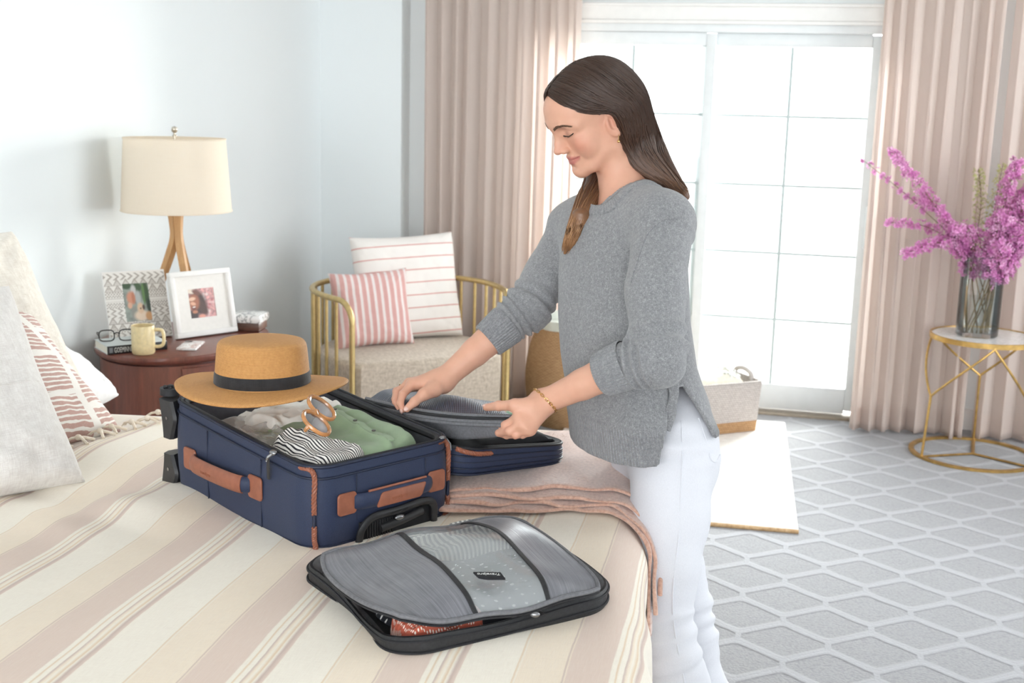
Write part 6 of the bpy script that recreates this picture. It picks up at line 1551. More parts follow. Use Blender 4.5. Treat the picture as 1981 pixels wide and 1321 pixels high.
mask[:, 2] = np.exp(-((q[:, 0]-0.082)**2+(yy-0.031)**2+(q[:, 2]-0.013)**2)/(2*0.008**2))
m = NT('skin'); a = m.attr('mk').outputs['Vector']; X, Y, Z = m.sep(a); v = m.obj(); n1 = m.noise(v, 60, 4); n2 = m.noise(v, 900, 2)
c = m.mix(n1, srgb(218, 164, 138), srgb(228, 176, 150))
c = m.mix(m.math('MULTIPLY', Y, 0.55), c, srgb(212, 124, 104))
c = m.mix(m.math('MULTIPLY', Z, 0.45), c, srgb(178, 124, 108))
c = m.mix(m.math('MULTIPLY', X, 0.85), c, srgb(186, 104, 100))
m.color(c); m.set(Roughness=m.math('SUBTRACT', 0.50, m.math('MULTIPLY', X, 0.14)), Subsurface_Weight=0.12, Subsurface_Scale=0.01); m.b.inputs['Subsurface Radius'].default_value = (1.0, 0.35, 0.2)
m.bump(n2, 0.12, 0.0005); M_SKIN = m.mat
body = wmk('body', VV, FF, M_SKIN, attrs={'mk': mask})
# ---- brows, lashes, nails
def hairstuff(name, c1, c2, rough=0.38):
    m = NT(name); X, Y, Z = m.sep(m.attr('pc').outputs['Vector'])
    k = m.math('ADD', X, m.math('MULTIPLY', m.math('SUBTRACT', Y, 0.5), 0.35), clamp=True)
    c = m.ramp(k, [(0.0, c1[0]), (0.45, c1[1]), (0.72, c2[0]), (1.0, c2[1])]); c = m.mix(m.math('MULTIPLY', m.math('SUBTRACT', m.noise(m.obj(), 300, 2), 0.4), 0.4, clamp=True), c, srgb(40, 30, 26))
    m.color(c); m.set(Roughness=rough, Specular_IOR_Level=0.5, Anisotropic=0.5); return m.mat
M_HAIR = hairstuff('brown_hair', (srgb(70, 50, 40), srgb(94, 66, 50)), (srgb(138, 98, 68), srgb(186, 140, 98)))
M_BROW = plain('dark_brow_hair', srgb(104, 78, 62), 0.6, 0.1, 200)
r = np.random.RandomState(4)
for sg_ in (1, -1):
    b = MB(); P = catmull([(0.1015, 0.013, 0.0305), (0.0985, 0.025, 0.0358), (0.0905, 0.039, 0.0375), (0.0765, 0.052, 0.0310)], 40)
    hq = lambda Q: head_sdf((HC+(HM @ (Q*HS).T).T).astype(np.float32))/HS
    P = project(hq, P)[0]
    for k in range(260):
        t = r.uniform(0, 1); i = int(t*39); p = P[i].copy(); w = 0.0040*(1-0.6*t); p[2] += r.uniform(-w, w); p[0] += 0.0009
        d = np.array([-0.0030-0.003*t, 0.0045, 0.0022-0.0045*t])*r.uniform(0.7, 1.2); e = np.array([0.0002, 0.0001, 0.00036])
        b.add([HL(*((p+x)*[1, sg_, 1])) for x in (-e, e, d*0.6+e*0.7+[0.0008, 0, 0], d*0.6-e*0.7+[0.0008, 0, 0], d)], [[0, 1, 2, 3], [3, 2, 4]])
    wb(b, 'eyebrow', M_BROW, kind='stuff')
    LP_ = catmull([(0.0866, 0.0165, 0.0095), (0.0882, 0.0240, 0.0065), (0.0868, 0.0320, 0.0055), (0.0812, 0.0410, 0.0085), (0.0745, 0.0475, 0.0125)], 30)
    LP_, lg_ = project(hq, LP_); LP_ = LP_+lg_*0.0006
    b = MB(); b.tube([HL(*(p*[1, sg_, 1])) for p in LP_], [0.0004]+[0.0011]*28+[0.0006], 6)
    for k in range(46):
        t = r.uniform(0.06, 1); p = LP_[int(t*29)]; L = 0.0062*(0.6+0.6*t)*r.uniform(0.8, 1.1); d = np.array([0.75-0.4*t, 0.15+0.7*t, -0.38]); d /= np.linalg.norm(d)
        e = np.array([0.0001, -0.00022, 0.0001]); b.add([HL(*((p+x)*[1, sg_, 1])) for x in (-e, e, d*L*0.6+[0, 0, 0.0002], d*L+[0, 0, 0.0010])], [[0, 1, 2], [1, 3, 2]])
    wb(b, 'eyelashes', plain('black_lash', srgb(36, 28, 26), 0.5, 0.1), kind='stuff')
M_NAIL = plain('nail', srgb(232, 192, 180), 0.25, 0.02, 60, Coat_Weight=0.4)
for H, fn, side in ((RH, 'thumb', TV*0.85+UP*0.5), (LH, 'thumb', UP*0.85+TV*0.5), (RH, 'index', LV*0.5+TV*0.4)):
    p, pr_ = H[fn][3], H[fn][2]; d = (p-pr_)/np.linalg.norm(p-pr_); n_ = side-d*(side@d); n_ /= np.linalg.norm(n_); s_ = np.cross(d, n_)
    M3 = Matrix((d, s_, n_)).transposed()
    b = MB(); b.ball(p+n_*FR[fn][3]*0.80+d*0.0015, (0.0062, 0.0048, 0.0018), 12, 8, M=M3); wb(b, 'nail', M_NAIL)
# ---- sweater
FT, LT = facing(36)
ZT = [0.86, 0.95, 1.02, 1.10, 1.18, 1.26, 1.32, 1.37, 1.41]
def axis_px(x, y, d): return at(x, y, d)
AX = [axis_px(1262, 905, 2.50), axis_px(1250, 830, 2.51), axis_px(1238, 765, 2.52), axis_px(1221, 690, 2.53), axis_px(1211, 610, 2.54), axis_px(1207, 530, 2.55), axis_px(1207, 475, 2.555), axis_px(1208, 430, 2.555), axis_px(1210, 400, 2.555)]
AZ = np.array([p[2] for p in AX]); AXX = np.array([p[0] for p in AX]); AYY = np.array([p[1] for p in AX])
o_ = np.argsort(AZ); AZ, AXX, AYY = AZ[o_], AXX[o_], AYY[o_]
TA = np.interp(AZ, [0.85, 0.95, 1.08, 1.20, 1.30, 1.38, 1.43], [0.176, 0.172, 0.160, 0.152, 0.152, 0.142, 0.10])
TBF = np.interp(AZ, [0.85, 0.95, 1.08, 1.20, 1.30, 1.38, 1.43], [0.150, 0.144, 0.130, 0.122, 0.116, 0.098, 0.070])
TBB = np.interp(AZ, [0.85, 0.93, 1.02, 1.09, 1.20, 1.30, 1.38, 1.43], [0.135, 0.128, 0.112, 0.098, 0.108, 0.108, 0.090, 0.064])
def torso(P, off=0.0):
    z = P[:, 2]; cx = np.interp(z, AZ, AXX); cy = np.interp(z, AZ, AYY)
    dx, dy = P[:, 0]-cx, P[:, 1]-cy
    f = dx*FT[0]+dy*FT[1]; l = dx*LT[0]+dy*LT[1]
    a = np.interp(z, AZ, TA)+off; bf = np.interp(z, AZ, TBF)+off; bb = np.interp(z, AZ, TBB)+off
    b = np.where(f > 0, bf, bb); pw = 2.3
    g = (np.abs(l/a)**pw+np.abs(f/b)**pw)**(1/pw)
    d = (g-1)*np.minimum(a, b)
    d = smax(d, z-AZ[-1]-off*0.3, 0.05)
    return d, f, l
SLL = [LSH+np.array([0, 0, 0.004]), at(1268, 560, 2.335), LEL+np.array([0.012, -0.006, -0.006]), LEL+(LWR-LEL)*0.26]
SLR = [RSH, at(1062, 527, 2.665), REL+np.array([0.0, 0.0, -0.004]), REL+(RWR-REL)*0.27]
RL, RR = [0.061, 0.0565, 0.053, 0.0465], [0.057, 0.051, 0.050, 0.043]
APX = at(1292, 702, 2.40); FB = at(1243, 893, 2.38); BB = at(1376, 846, 2.42)
def tf(p): 
    d, f, l = torso(np.array([p], np.float32)); return float(f[0]), float(l[0]), p[2]
F0, F1, F2 = tf(APX), tf(FB), tf(BB)
ZH0 = 0.916
def sweater_sdf(P, neck=True):
    d, f, l = torso(P)
    z = P[:, 2]
    d = d-0.0045*wavy(P*np.array([1, 1, 0.35], np.float32), 26, 3)*np.clip((1.33-z)*6, 0, 1)-0.003*wavy(P, 40, 9)*np.clip((1.1-z)*8, 0, 1)
    # soft pulls running from the armpits across the front
    d = smin(d, sd_chain(P, [LSH+(RSH-LSH)*0.12+UP*0.006, LSH+(RSH-LSH)*0.88+UP*0.006], [0.052, 0.050])[0], 0.045)
    d = smin(d, sd_chain(P, [NB+UP*-0.005, LSH+UP*0.012], [0.050, 0.046])[0], 0.05); d = smin(d, sd_chain(P, [NB+UP*-0.005, RSH+UP*0.012], [0.050, 0.044])[0], 0.05)
    for S, R_, r_, sd in ((SLL, RL, 0.0405, 1), (SLR, RR, 0.0375, 2)):
        s, par = sd_chain(P, S, R_)
        sc = np.clip((par-1.35)*2.2, 0, 1)*np.clip((2.95-par)*4, 0, 1)
        s = s-sc*0.0058*np.sin(par*24+2.4*wavy(P, 20, 20+sd))-0.0030*wavy(P, 34, 30+sd)*np.clip(par, 0.2, 1)
        if sd == 1: s = s-0.004*np.exp(-((par-0.14)/0.05)**2)
        e, b_ = S[-1], S[-2]; u = ((e-b_)/np.linalg.norm(e-b_)).astype(np.float32)
        s = smax(s, (P-e.astype(np.float32))@u, 0.004)
        s = smax(s, -sd_chain(P, [e-u*0.012, e+u*0.05], [r_*0.94, r_])[0], 0.004)
        k = np.interp(par, [0, 0.35, 0.9], [0.035, 0.014, 0.004])
        h_ = np.clip(0.5+0.5*(s-d)/k, 0, 1); d = s*(1-h_)+d*h_-k*h_*(1-h_)
    # hollow: inside the hem, the neck opening and the sleeve ends
    inn = torso(P, -0.011)[0]; inn = np.maximum(inn, z-1.09)
    d = smax(d, -inn, 0.004)
    hem = ZH0+0.018*np.clip(-f/0.1, -0.2, 1)+0.008*np.sin(f*30)
    d = smax(d, hem-z, 0.006)
    t = np.clip((F0[2]-z)/(F0[2]-ZH0), 0, 1.3); ff = F0[0]+(F1[0]-F0[0])*t; fb = F0[0]+(F2[0]-F0[0])*np.clip((F0[2]-z)/(F0[2]-F2[2]), 0, 1.6)**1.15
    w = np.maximum(np.maximum(f-ff, fb-f), np.maximum(z-F0[2], -l))
    d = smax(d, -w, 0.004)
    # the back tail ends in a point
    tail = np.maximum((F2[2]-z)-0.55*(fb-f), 0.0)
    d = smax(d, np.where(f < fb, (F2[2]+0.30*(fb-f)*0-z)-0.0, -1.0)*1.0, 0.004)
    nkc = sd_chain(P, [NB+np.array([0.0, 0, -0.045])+FT*0.012, NB+UP*0.10-FT*0.02], [0.068, 0.078])[0]
    if neck: d = smax(d, -nkc, 0.006)
    return d
sp_ = np.array(SLL+SLR+AX)
V, F = sdf_mesh(sweater_sdf, sp_.min(0)-[0.17, 0.17, 0.03], sp_.max(0)+[0.20, 0.2, 0.12], 0.0042)
def knit_mat(name, rib=0):
    m = NT(name); v = m.obj(); n1 = m.noise(v, 420, 3, 0.6); n2 = m.noise(v, 160, 3, 0.6); n3 = m.noise(v, 1100, 2)
    k = m.math('ADD', m.math('MULTIPLY', n1, 0.6), m.math('MULTIPLY', n2, 0.4))
    m.color(m.ramp(k, [(0.34, srgb(112, 113, 116)), (0.52, srgb(140, 140, 142)), (0.68, srgb(170, 170, 171))])); m.set(Roughness=0.95, Sheen_Weight=0.35, Sheen_Roughness=0.6)
    h = m.math('ADD', m.math('MULTIPLY', n3, 0.6), m.math('MULTIPLY', n1, 0.5))
    if rib:
        X, Y, Z = m.sep(m.attr('pc').outputs['Vector']); w = m.math('MULTIPLY', m.math('SINE', m.math('MULTIPLY', X, float(rib))), Y); h = m.math('ADD', h, m.math('MULTIPLY', w, 1.3))
    m.bump(h, 0.6, 0.002); return m.mat
M_KNIT = knit_mat('grey_cashmere_knit', 1.0)
d_, f_, l_ = torso(V.astype(np.float32)); ang = np.arctan2(l_/0.18, f_/0.13)
pc = np.stack([ang*0.155*1150, np.clip((0.978-V[:, 2])/0.006, 0, 1)*np.clip((F0[0]+0.5-f_)*50, 0, 1), np.zeros(len(V))], -1)
sw = wmk('sweater', V, F, M_KNIT, attrs={'pc': pc})
def rib_band(a, b, r0, r1, n_rib, name, parent, th=0.004, flat=None):
    """ribbed cuff: hollow sleeve end from a to b"""
    a, b = np.asarray(a), np.asarray(b); u = (b-a)/np.linalg.norm(b-a); x = np.cross(u, UP); x /= np.linalg.norm(x); y = np.cross(u, x); n = n_rib*6; V = []
    prof = [(0, r0, 0), (0.08, r0+0.001, 1), (0.5, (r0+r1)/2+0.001, 1), (0.94, r1+0.0005, 1), (1.0, r1-0.002, 0.6), (0.97, r1-th-0.002, 0), (0.3, r1-th, 0)]
    for t, r_, k in prof:
        for i in range(n):
            q = 2*PI*i/n; rr_ = r_+0.0011*k*cos(q*n_rib); V.append(a+(b-a)*t+(x*cos(q)+y*sin(q))*rr_)
    F = np.array([[i*n+k, i*n+(k+1) % n, (i+1)*n+(k+1) % n, (i+1)*n+k] for i in range(len(prof)-1) for k in range(n)])
    o = wmk(name, V, F, M_KNIT0, parent); return recalc(o)
M_KNIT0 = knit_mat('grey_cashmere_rib')
for S, R_, wr in ((SLL, RL, LWR), (SLR, RR, RWR)):
    e = S[-1]; u = (wr-S[-2])/np.linalg.norm(wr-S[-2]); rib_band(e-u*0.012, e+u*0.050, R_[-1]+0.0015, R_[-1]-0.0035, 44, 'cuff', sw)
# ribbed collar
def collar():
    n = 264; rows = [(0.0, -0.004, 0), (0.0, 0.0025, 1), (0.25, 0.0036, 1), (0.75, 0.0034, 1), (1.0, 0.0024, 1), (1.02, -0.003, 0)]; V = []
    ang = 2*PI*np.arange(n)/n
    for t, k, w in rows:
        r_ = 0.0600+0.0290*t
        P = np.array([NB+np.array([0, 0, -0.012])+FT*(cos(a)*r_*1.0+0.006)+LT*sin(a)*r_*1.05+UP*(-0.022*cos(a)-0.010*t) for a in ang])
        Q, g = project(lambda X: sweater_sdf(X, False), P, 5)
        V.append(Q+g*(k+0.0008*w*np.cos(ang*58))[:, None])
    V = np.vstack(V)
    F = np.array([[i*n+k, i*n+(k+1) % n, (i+1)*n+(k+1) % n, (i+1)*n+k] for i in range(len(rows)-1) for k in range(n)])
    return recalc(wmk('collar', V, F, M_KNIT0, sw))
collar()
# side tie: a knot with a loop and two ends
def ribbon(px, name, w=0.0085):
    P = catmull([at(*p) for p in px], 26); Q, g = project(sweater_sdf, P, 5); near = np.linalg.norm(Q-P, axis=1)
    lift = np.sin(np.linspace(0, PI, 26))*0.006+0.005; P = np.where((near < 0.06)[:, None], Q+g*lift[:, None], P)
    b = MB(); b.tube(P, [w]*26, 8, flat=(TV, 0.22)); return wb(b, name, M_KNIT0, sw)
ribbon([(1303, 702, 2.375), (1318, 705, 2.365), (1326, 725, 2.362), (1322, 756, 2.362), (1310, 762, 2.362), (1305, 740, 2.366), (1303, 706, 2.372)], 'tie_loop', 0.0085)
ribbon([(1302, 702, 2.372), (1309, 730, 2.362), (1312, 765, 2.360), (1310, 794, 2.360)], 'tie_end', 0.0095)
ribbon([(1299, 702, 2.374), (1298, 740, 2.366), (1297, 790, 2.364), (1294, 834, 2.364)], 'tie_end', 0.0075)
b = MB(); b.ball(at(1303, 703, 2.366), (0.013, 0.012, 0.011), 14, 10); wb(b, 'tie_knot', M_KNIT0, sw)
# seams of the dropped shoulder
SS = catmull([at(1211, 545, 2.30), at(1219, 490, 2.31), at(1241, 446, 2.32), at(1280, 424, 2.33), at(1320, 428, 2.36)], 60)
SS, g_ = project(sweater_sdf, SS, 6); wb(MB().tube(SS+g_*0.0006, 0.0022, 6), 'shoulder_seam', M_KNIT0, sw)
# ---- white jeans
m = NT('white_denim'); v = m.obj(); tw = m.noise(m.mapping(v, (700, 700, 260), (0.5, 0, 0.4)), 1.0, 2)
m.color(m.mix(tw, srgb(214, 215, 222), srgb(230, 231, 237))); m.set(Roughness=0.8, Sheen_Weight=0.15); m.bump(tw, 0.18, 0.0008); M_JEAN = m.mat
JR_L = [0.089, 0.078, 0.070, 0.063, 0.060, 0.062, 0.068, 0.076]; JR_R = [0.084, 0.076, 0.066, 0.061, 0.059, 0.061, 0.066, 0.074]
def jeans_sdf(P):
    d = None
    for L_, R_, sd in ((LEGL, JR_L, 1), (LEGR, JR_R, 2)):
        L2 = list(L_); L2[-1] = L_[-1]+np.array([0, 0, -0.055])
        s, par = sd_chain(P, L2, R_)
        # creases behind the knee and at the hip
        s = s-0.0042*np.exp(-((par-3.45)/0.75)**2)*np.sin(par*13+2.0*wavy(P, 14, 50+sd))-0.0022*wavy(P, 24, 60+sd)-0.003*np.exp(-(par/0.25)**2)*np.sin(P[:, 2]*150+8*P[:, 0])
        d = s if d is None else smin(d, s, 0.012)
    hip = sd_el((P-PELV.astype(np.float32)) @ np.stack([FP, LP, UP], 1).astype(np.float32), (0.008, 0, 0.02), (0.092, 0.148, 0.125))
    d = smin(d, hip, 0.035)
    bum = sd_chain(P, [PELV-FP*0.004+LP*0.068-UP*0.030, PELV-FP*0.004-LP*0.068-UP*0.030], [0.073, 0.073])[0]; d = smin(d, bum, 0.03)
    d = smax(d, P[:, 2]-(PELV[2]+0.150), 0.006)
    for L_ in (LEGL, LEGR): d = smax(d, -sd_chain(P, [L_[-1]+np.array([0, 0, 0.06]), L_[-1]+np.array([0, 0, -0.2])], [0.058, 0.072])[0], 0.004)
    d = smax(d, 0.134-P[:, 2], 0.004)
    return d
jp = np.array(LEGL+LEGR); V, F = sdf_mesh(jeans_sdf, jp.min(0)-[0.15, 0.15, 0.085], jp.max(0)+[0.15, 0.15, 0.17], 0.0046)
je = wmk('jeans', V, F, M_JEAN)
def on_surface(fn, p, n_=10):
    p = np.array(p, float)
    for _ in range(n_):
        d = fn(p[None].astype(np.float32))[0]; g = np.array([fn((p+e)[None].astype(np.float32))[0]-d for e in np.eye(3)*0.002])/0.002; p = p-g*d/max(g@g, 0.3)*0.8
    return p, g/np.linalg.norm(g)
seam = []
for k, (x, y, d) in enumerate([(1322, 800, 2.36), (1322, 880, 2.37), (1317, 960, 2.38), (1312, 1040, 2.38), (1302, 1120, 2.37), (1300, 1200, 2.37), (1322, 1321, 2.37)]):
    p, g = on_surface(jeans_sdf, at(x, y, d)); seam.append(p+g*0.0004)
wb(MB().tube(catmull(seam, 60), 0.0016, 5), 'side_seam', M_JEAN, je)
pk = []
for x, y, d in [(1362, 800, 2.40), (1361, 850, 2.41), (1364, 885, 2.42), (1378, 893, 2.43), (1390, 880, 2.45)]:
    p, g = on_surface(jeans_sdf, at(x, y, d)); pk.append(p+g*0.0006)
wb(MB().tube(catmull(pk, 40), 0.0018, 5), 'pocket_seam', M_JEAN, je)
pk = []
for x, y, d in [(1225, 890, 2.42), (1255, 896, 2.39), (1290, 893, 2.37), (1330, 890, 2.37)]:
    p, g = on_surface(jeans_sdf, at(x, y, d)); pk.append(p+g*0.0004)
M_SHOE = plain('white_trainer_leather', srgb(236, 234, 230), 0.45, 0.02, 40); M_SOLE = plain('rubber_sole', srgb(214, 210, 202), 0.7, 0.03, 60)
for L_ in (LEGL, LEGR):
    an = L_[-1]; c = np.array([an[0], an[1], 0.1116]); th = math.atan2(FP[1], FP[0])
    def sh(t): return c+FP*t
    P = np.array([c-FP*0.06, c-FP*0.03, c+FP*0.03, c+FP*0.10, c+FP*0.16, c+FP*0.185])+np.array([0, 0, 0.045])
    P[:, 2] = np.array([0.050, 0.054, 0.052, 0.044, 0.036, 0.032])+0.1116
    s = wb(MB().tube(P, [0.022, 0.036, 0.042, 0.044, 0.036, 0.014], 20), 'shoe', M_SHOE)
    b = MB(); n = 40; poly = [(0.063+0.132*cos(t), (0.044+0.006*cos(t))*sin(t)) for t in np.linspace(0, 2*PI, n+1)[:-1]]
    b.prism(poly, 0.022, Matrix.Rotation(th, 3, 'Z'), c+np.array([0, 0, 0.0])); wb(b, 'sole', M_SOLE, s)
# ---- hair: a close cap, the fall over the shoulder, and strands laid over both
def cap_sdf(P):
    q = to_head(P); y = np.abs(q[:, 1]); s = np.stack([q[:, 0], y, q[:, 2]], -1)
    d = sd_el(s, (-0.014, 0, 0.044), (0.110, 0.083, 0.098)); d = smin(d, sd_el(s, (-0.040, 0, 0.026), (0.084, 0.080, 0.088)), 0.02); d = smin(d, sd_el(s, (0.040, 0, 0.056), (0.066, 0.066, 0.062)), 0.02)
    d = d+0.004*np.exp(-(q[:, 1]/0.005)**2)*(q[:, 2] > 0.05)                                   # the parting
    hl = np.interp(q[:, 2], [-0.10, -0.02, 0.008, 0.022, 0.034, 0.046, 0.064, 0.085, 0.10, 0.13], [-0.040, -0.030, -0.020, -0.006, 0.018, 0.044, 0.066, 0.081, 0.086, 0.10])
    hl = hl+0.006*np.clip(1-y/0.02, 0, 1)*0
    d = smax(d, (q[:, 0]-hl)*0.75, 0.022)
    d = smax(d, -0.085-q[:, 2], 0.02)
    return d
FALL = [HL(-0.045, 0.030, 0.0), at(1228, 268, 2.525), at(1243, 312, 2.515), at(1282, 346, 2.50), at(1320, 376, 2.505)]
FALLR = [0.062, 0.034, 0.029, 0.019, 0.009]
def on_sweater(x, y, lift):
    """the point of the sweater seen at (x, y), lifted towards the front"""
    D = np.arange(2.25, 2.75, 0.004); Q = np.array([at(x, y, d) for d in D]); v_ = sweater_sdf(Q.astype(np.float32), False)
    k = np.argmax(v_ < 0) if (v_ < 0).any() else np.argmin(v_)
    return Q[k]+(Q[0]-Q[1])/np.linalg.norm(Q[0]-Q[1])*lift
LOCK = [HL(-0.02, -0.052, -0.02), at(1158, 335, 2.600), at(1143, 372, 2.570), on_sweater(1124, 420, 0.012), on_sweater(1107, 462, 0.010), on_sweater(1093, 488, 0.008)]
L1, L2, L3 = LOCK[3:6]; LX_ = LV*0.011+UP*-0.006
LOCKR = [0.030, 0.022, 0.022, 0.019, 0.015, 0.005]
def hair_sdf(P):
    d = cap_sdf(P); d = smin(d, sd_chain(P, FALL, FALLR)[0], 0.03)
    bk = sd_chain(P, [HL(-0.07, 0, 0.0), at(1245, 290, 2.60), at(1290, 345, 2.575), at(1325, 380, 2.53)], [0.056, 0.044, 0.022, 0.010])[0]; d = smin(d, bk, 0.03)
    d = smin(d, sd_chain(P, LOCK, LOCKR)[0]-0.0012*np.sin(P[:, 2]*260), 0.012)
    e = sd_el(np.stack([to_head(P)[:, 0], np.abs(to_head(P)[:, 1]), to_head(P)[:, 2]], -1), (-0.002, 0.082, 0.000), (0.020, 0.026, 0.036)); d = smax(d, -e, 0.006)     # the ear stays free
    return d
hp = np.array(FALL+LOCK+[HC]); V, F = sdf_mesh(hair_sdf, np.minimum(hp.min(0), HC-0.14)-0.03, np.maximum(hp.max(0), HC+0.15)+0.03, 0.0034)
def frac_down(P): return np.clip((1.59-P[:, 2])/0.25, 0, 1)
hr = wmk('hair', V, F, M_HAIR, attrs={'pc': np.stack([frac_down(V)*0.9, np.full(len(V), 0.25), np.zeros(len(V))], -1)})
GN = [[HL(0.084, 0.004, 0.104), HL(0.074, 0.040, 0.084), HL(0.046, 0.064, 0.052), HL(0.010, 0.080, 0.036), HL(-0.018, 0.084, 0.022), at(1203, 262, 2.475), at(1207, 300, 2.48), at(1222, 332, 2.478), at(1262, 352, 2.462), at(1296, 366, 2.455)],
      [HL(0.055, 0.003, 0.125), HL(0.042, 0.046, 0.106), HL(0.012, 0.076, 0.068), HL(-0.018, 0.088, 0.040), HL(-0.034, 0.088, 0.014), at(1216, 268, 2.48), at(1224, 305, 2.475), at(1248, 335, 2.47), at(1290, 355, 2.455), at(1322, 384, 2.46)],
      [HL(0.015, 0.003, 0.140), HL(0.000, 0.052, 0.118), HL(-0.022, 0.082, 0.075), HL(-0.045, 0.088, 0.038), HL(-0.058, 0.082, 0.0), at(1231, 272, 2.50), at(1246, 306, 2.495), at(1272, 333, 2.485), at(1308, 358, 2.475), at(1333, 392, 2.475)],
      [HL(-0.035, 0.002, 0.142), HL(-0.055, 0.045, 0.118), HL(-0.080, 0.066, 0.070), HL(-0.090, 0.066, 0.030), HL(-0.095, 0.056, -0.010), at(1246, 268, 2.53), at(1264, 304, 2.525), at(1290, 330, 2.52), at(1318, 356, 2.51), at(1334, 388, 2.50)],
      [HL(-0.075, 0.000, 0.128), HL(-0.100, 0.020, 0.100), HL(-0.118, 0.032, 0.055), HL(-0.120, 0.030, 0.015), HL(-0.115, 0.020, -0.025), at(1255, 262, 2.59), at(1275, 298, 2.58), at(1300, 326, 2.57), at(1325, 352, 2.555), at(1336, 382, 2.545)]]
GF = [[HL(0.084, -0.004, 0.104), HL(0.078, -0.040, 0.082), HL(0.050, -0.066, 0.052), HL(0.016, -0.082, 0.020), HL(0.0, -0.080, -0.03), at(1150, 335, 2.615), at(1134, 373, 2.58), L1+LX_, L2+LX_, L3+LX_],
      [HL(0.050, -0.003, 0.127), HL(0.040, -0.048, 0.106), HL(0.010, -0.080, 0.066), HL(-0.015, -0.088, 0.010), HL(-0.02, -0.080, -0.04), at(1160, 337, 2.60), at(1145, 376, 2.57), L1, L2, L3],
      [HL(-0.01, -0.002, 0.141), HL(-0.02, -0.055, 0.116), HL(-0.04, -0.084, 0.060), HL(-0.045, -0.086, 0.0), HL(-0.04, -0.072, -0.05), at(1168, 340, 2.585), at(1156, 380, 2.560), L1-LX_, L2-LX_, L3-LX_]]
def strands(G, N, seed, jit, rad, over=1.0):
    r = np.random.RandomState(seed); G = np.array(G); m_ = len(G); K = 30
    C = np.array([catmull(g, K) for g in G]); out = []; base = np.linspace(0, 1, K)
    for s in range(N):
        u = r.uniform(0, m_-1.0001); i = int(u); f = u-i; a = C[i]*(1-f)+C[i+1]*f
        off = r.normal(0, 1, 3); off -= off@UP*0; w = np.clip(base*1.6, 0.12, 1)[:, None]
        ph = r.uniform(0, 6); a = a+off*jit*w*0.6+np.outer(np.sin(base*4+ph)*base, r.normal(0, 1, 3))*0.0016
        out.append((a, r.uniform(0, 1), r.uniform(0.86, 1.0)))
    return out
def lay(P):
    """lift points that sink into the hair volume back to just above its surface"""
    for _ in range(2):
        d = hair_sdf(P.astype(np.float32)); h = 0.002
        g = np.stack([hair_sdf((P+e).astype(np.float32))-d for e in np.eye(3)*h], -1)/h; g /= np.linalg.norm(g, axis=1)[:, None]+1e-9
        tgt = TGT; mv = np.where(d < tgt, tgt-d, np.where(d < 0.045, (tgt-d)*0.8, 0)); P = P+g*mv[:, None]
    return P
allS = strands(GN, 760, 5, 0.010, 1)+strands(GF, 420, 6, 0.010, 1)
K = 30; PP = np.vstack([s[0] for s in allS]); TGT = np.repeat(np.random.RandomState(3).uniform(0.0012, 0.0046, len(allS)), K); PP = lay(PP); r = np.random.RandomState(8); PP = PP.reshape(-1, K, 3)
for _ in range(3): PP[:, 1:-1] = PP[:, 1:-1]*0.5+0.25*(PP[:, :-2]+PP[:, 2:])
HV, HF, HP = [], [], []
for si, (a, cv, ln_) in enumerate(allS):
    P = PP[si]; n_ = max(6, int(K*ln_)); P = P[:n_]; rad = 0.00115*np.clip(np.linspace(0.7, 1.2, n_), 0, 1)*np.clip((n_-np.arange(n_))/5.0, 0.12, 1)
    T = np.gradient(P, axis=0); T /= np.linalg.norm(T, axis=1)[:, None]+1e-9
    x = np.cross(T, [0.3, 0.2, 0.9]); x /= np.linalg.norm(x, axis=1)[:, None]+1e-9; y = np.cross(T, x); b0 = len(HV)*0+sum(0 for _ in ())
    ring = np.stack([P+(x*cos(q)+y*sin(q))*rad[:, None] for q in (0, 2*PI/3, 4*PI/3)], 1)
    HV.append(ring.reshape(-1, 3)); fd = frac_down(P); HP.append(np.repeat(np.stack([fd*0.95, np.full(n_, cv), np.zeros(n_)], -1), 3, 0))
    i = np.arange(n_-1)[:, None]*3; k = np.arange(3)[None]; HF.append(np.stack([i+k, i+(k+1) % 3, i+3+(k+1) % 3, i+3+k], -1).reshape(-1, 4))
off = np.cumsum([0]+[len(v) for v in HV]); HF = np.vstack([f+o for f, o in zip(HF, off)])
wmk('strands', np.vstack(HV), HF, M_HAIR, hr, attrs={'pc': np.vstack(HP)}, kind='stuff')
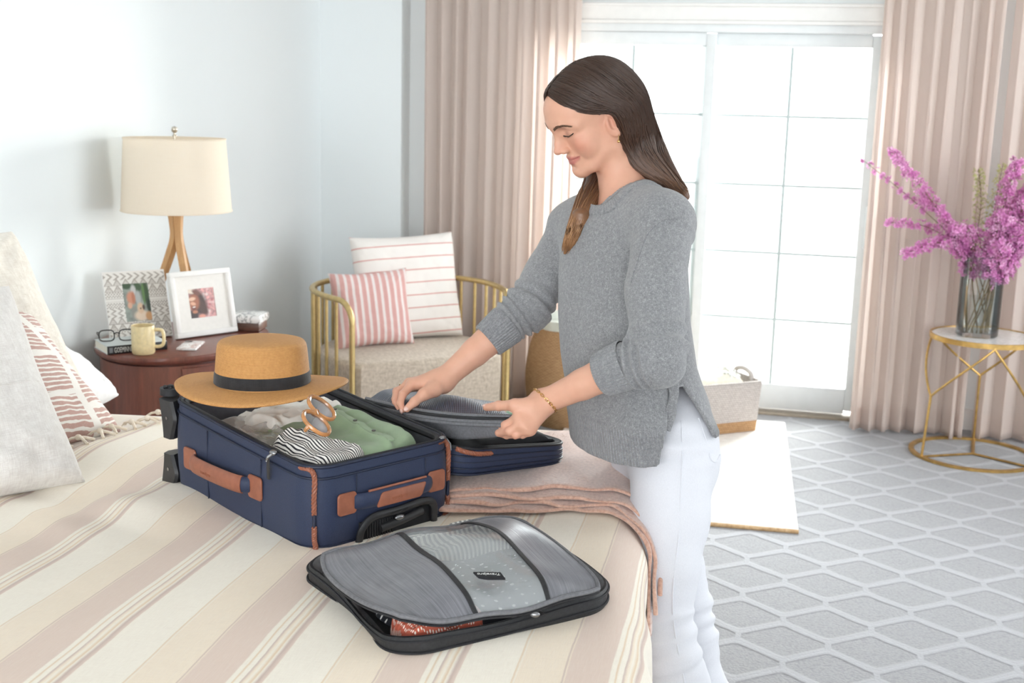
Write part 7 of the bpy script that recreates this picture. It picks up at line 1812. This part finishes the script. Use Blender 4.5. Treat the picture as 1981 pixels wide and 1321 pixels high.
# ---- jewellery
M_GOLDJ = plain('fine_gold', srgb(226, 186, 122), 0.22, 0.04, 60, metal=1.0)
def ear_pt(x, y, z): return HL(x, y, z)
b = MB(); e0 = HL(-0.010, 0.0800, -0.031); b.tube(catmull([e0+[0, 0, 0.003], e0+TV*0.003, e0+TV*0.001-UP*0.008], 10), 0.0007, 6); b.ball(e0+TV*0.001-UP*0.0105, 0.0030, 12, 8); wb(b, 'earring', M_GOLDJ)
ring = []
for i in range(48):
    a = 2*PI*i/48; p = NB+FT*cos(a)*0.055+LT*sin(a)*0.056+UP*(-0.012-0.028*cos(a)); p2, g = on_surface(head_sdf, p, 4); ring.append(p2+g*0.0009)
wb(MB().tube(ring, 0.0008, 6, closed=True), 'necklace', M_GOLDJ)
cuff = [(p, g) for p, g in (on_surface(hand_sdf(LH, LWR, LEL, LSH), LWR+(LEL-LWR)*0.03+(TV*cos(a)+np.cross((LEL-LWR)/np.linalg.norm(LEL-LWR), TV)*sin(a))*0.026+(LEL-LWR)*0.05*cos(a-0.6), 4) for a in np.linspace(0, 2*PI, 31)[:-1])]
br = bpy.data.objects.new('bracelet', None); COL.objects.link(br); br.parent = woman
P = np.array([p+g*0.0016 for p, g in cuff])
for i in range(30):
    p, n_ = P[i], P[(i+1) % 30]; c = (p+n_)/2; u = (n_-p)/np.linalg.norm(n_-p); g = cuff[i][1]; w = np.cross(u, g); w /= np.linalg.norm(w); up_ = g if i % 2 else w; L = np.linalg.norm(n_-p)*0.72
    rg_ = [c+u*L*cos(t)+up_*0.0026*sin(t) for t in np.linspace(0, 2*PI, 13)[:-1]]
    wb(MB().tube(rg_, 0.00075, 5, closed=True), 'link', M_GOLDJ, br)
rp, rd = RH['ring'][0]*0.42+RH['ring'][1]*0.58, RH['ring'][1]-RH['ring'][0]; rd = rd/np.linalg.norm(rd); x = np.cross(rd, UP); x /= np.linalg.norm(x); y = np.cross(rd, x)
wb(MB().tube([rp+(x*cos(t)+y*sin(t))*0.0104 for t in np.linspace(0, 2*PI, 25)[:-1]], 0.0011, 6, closed=True), 'ring', M_GOLDJ)
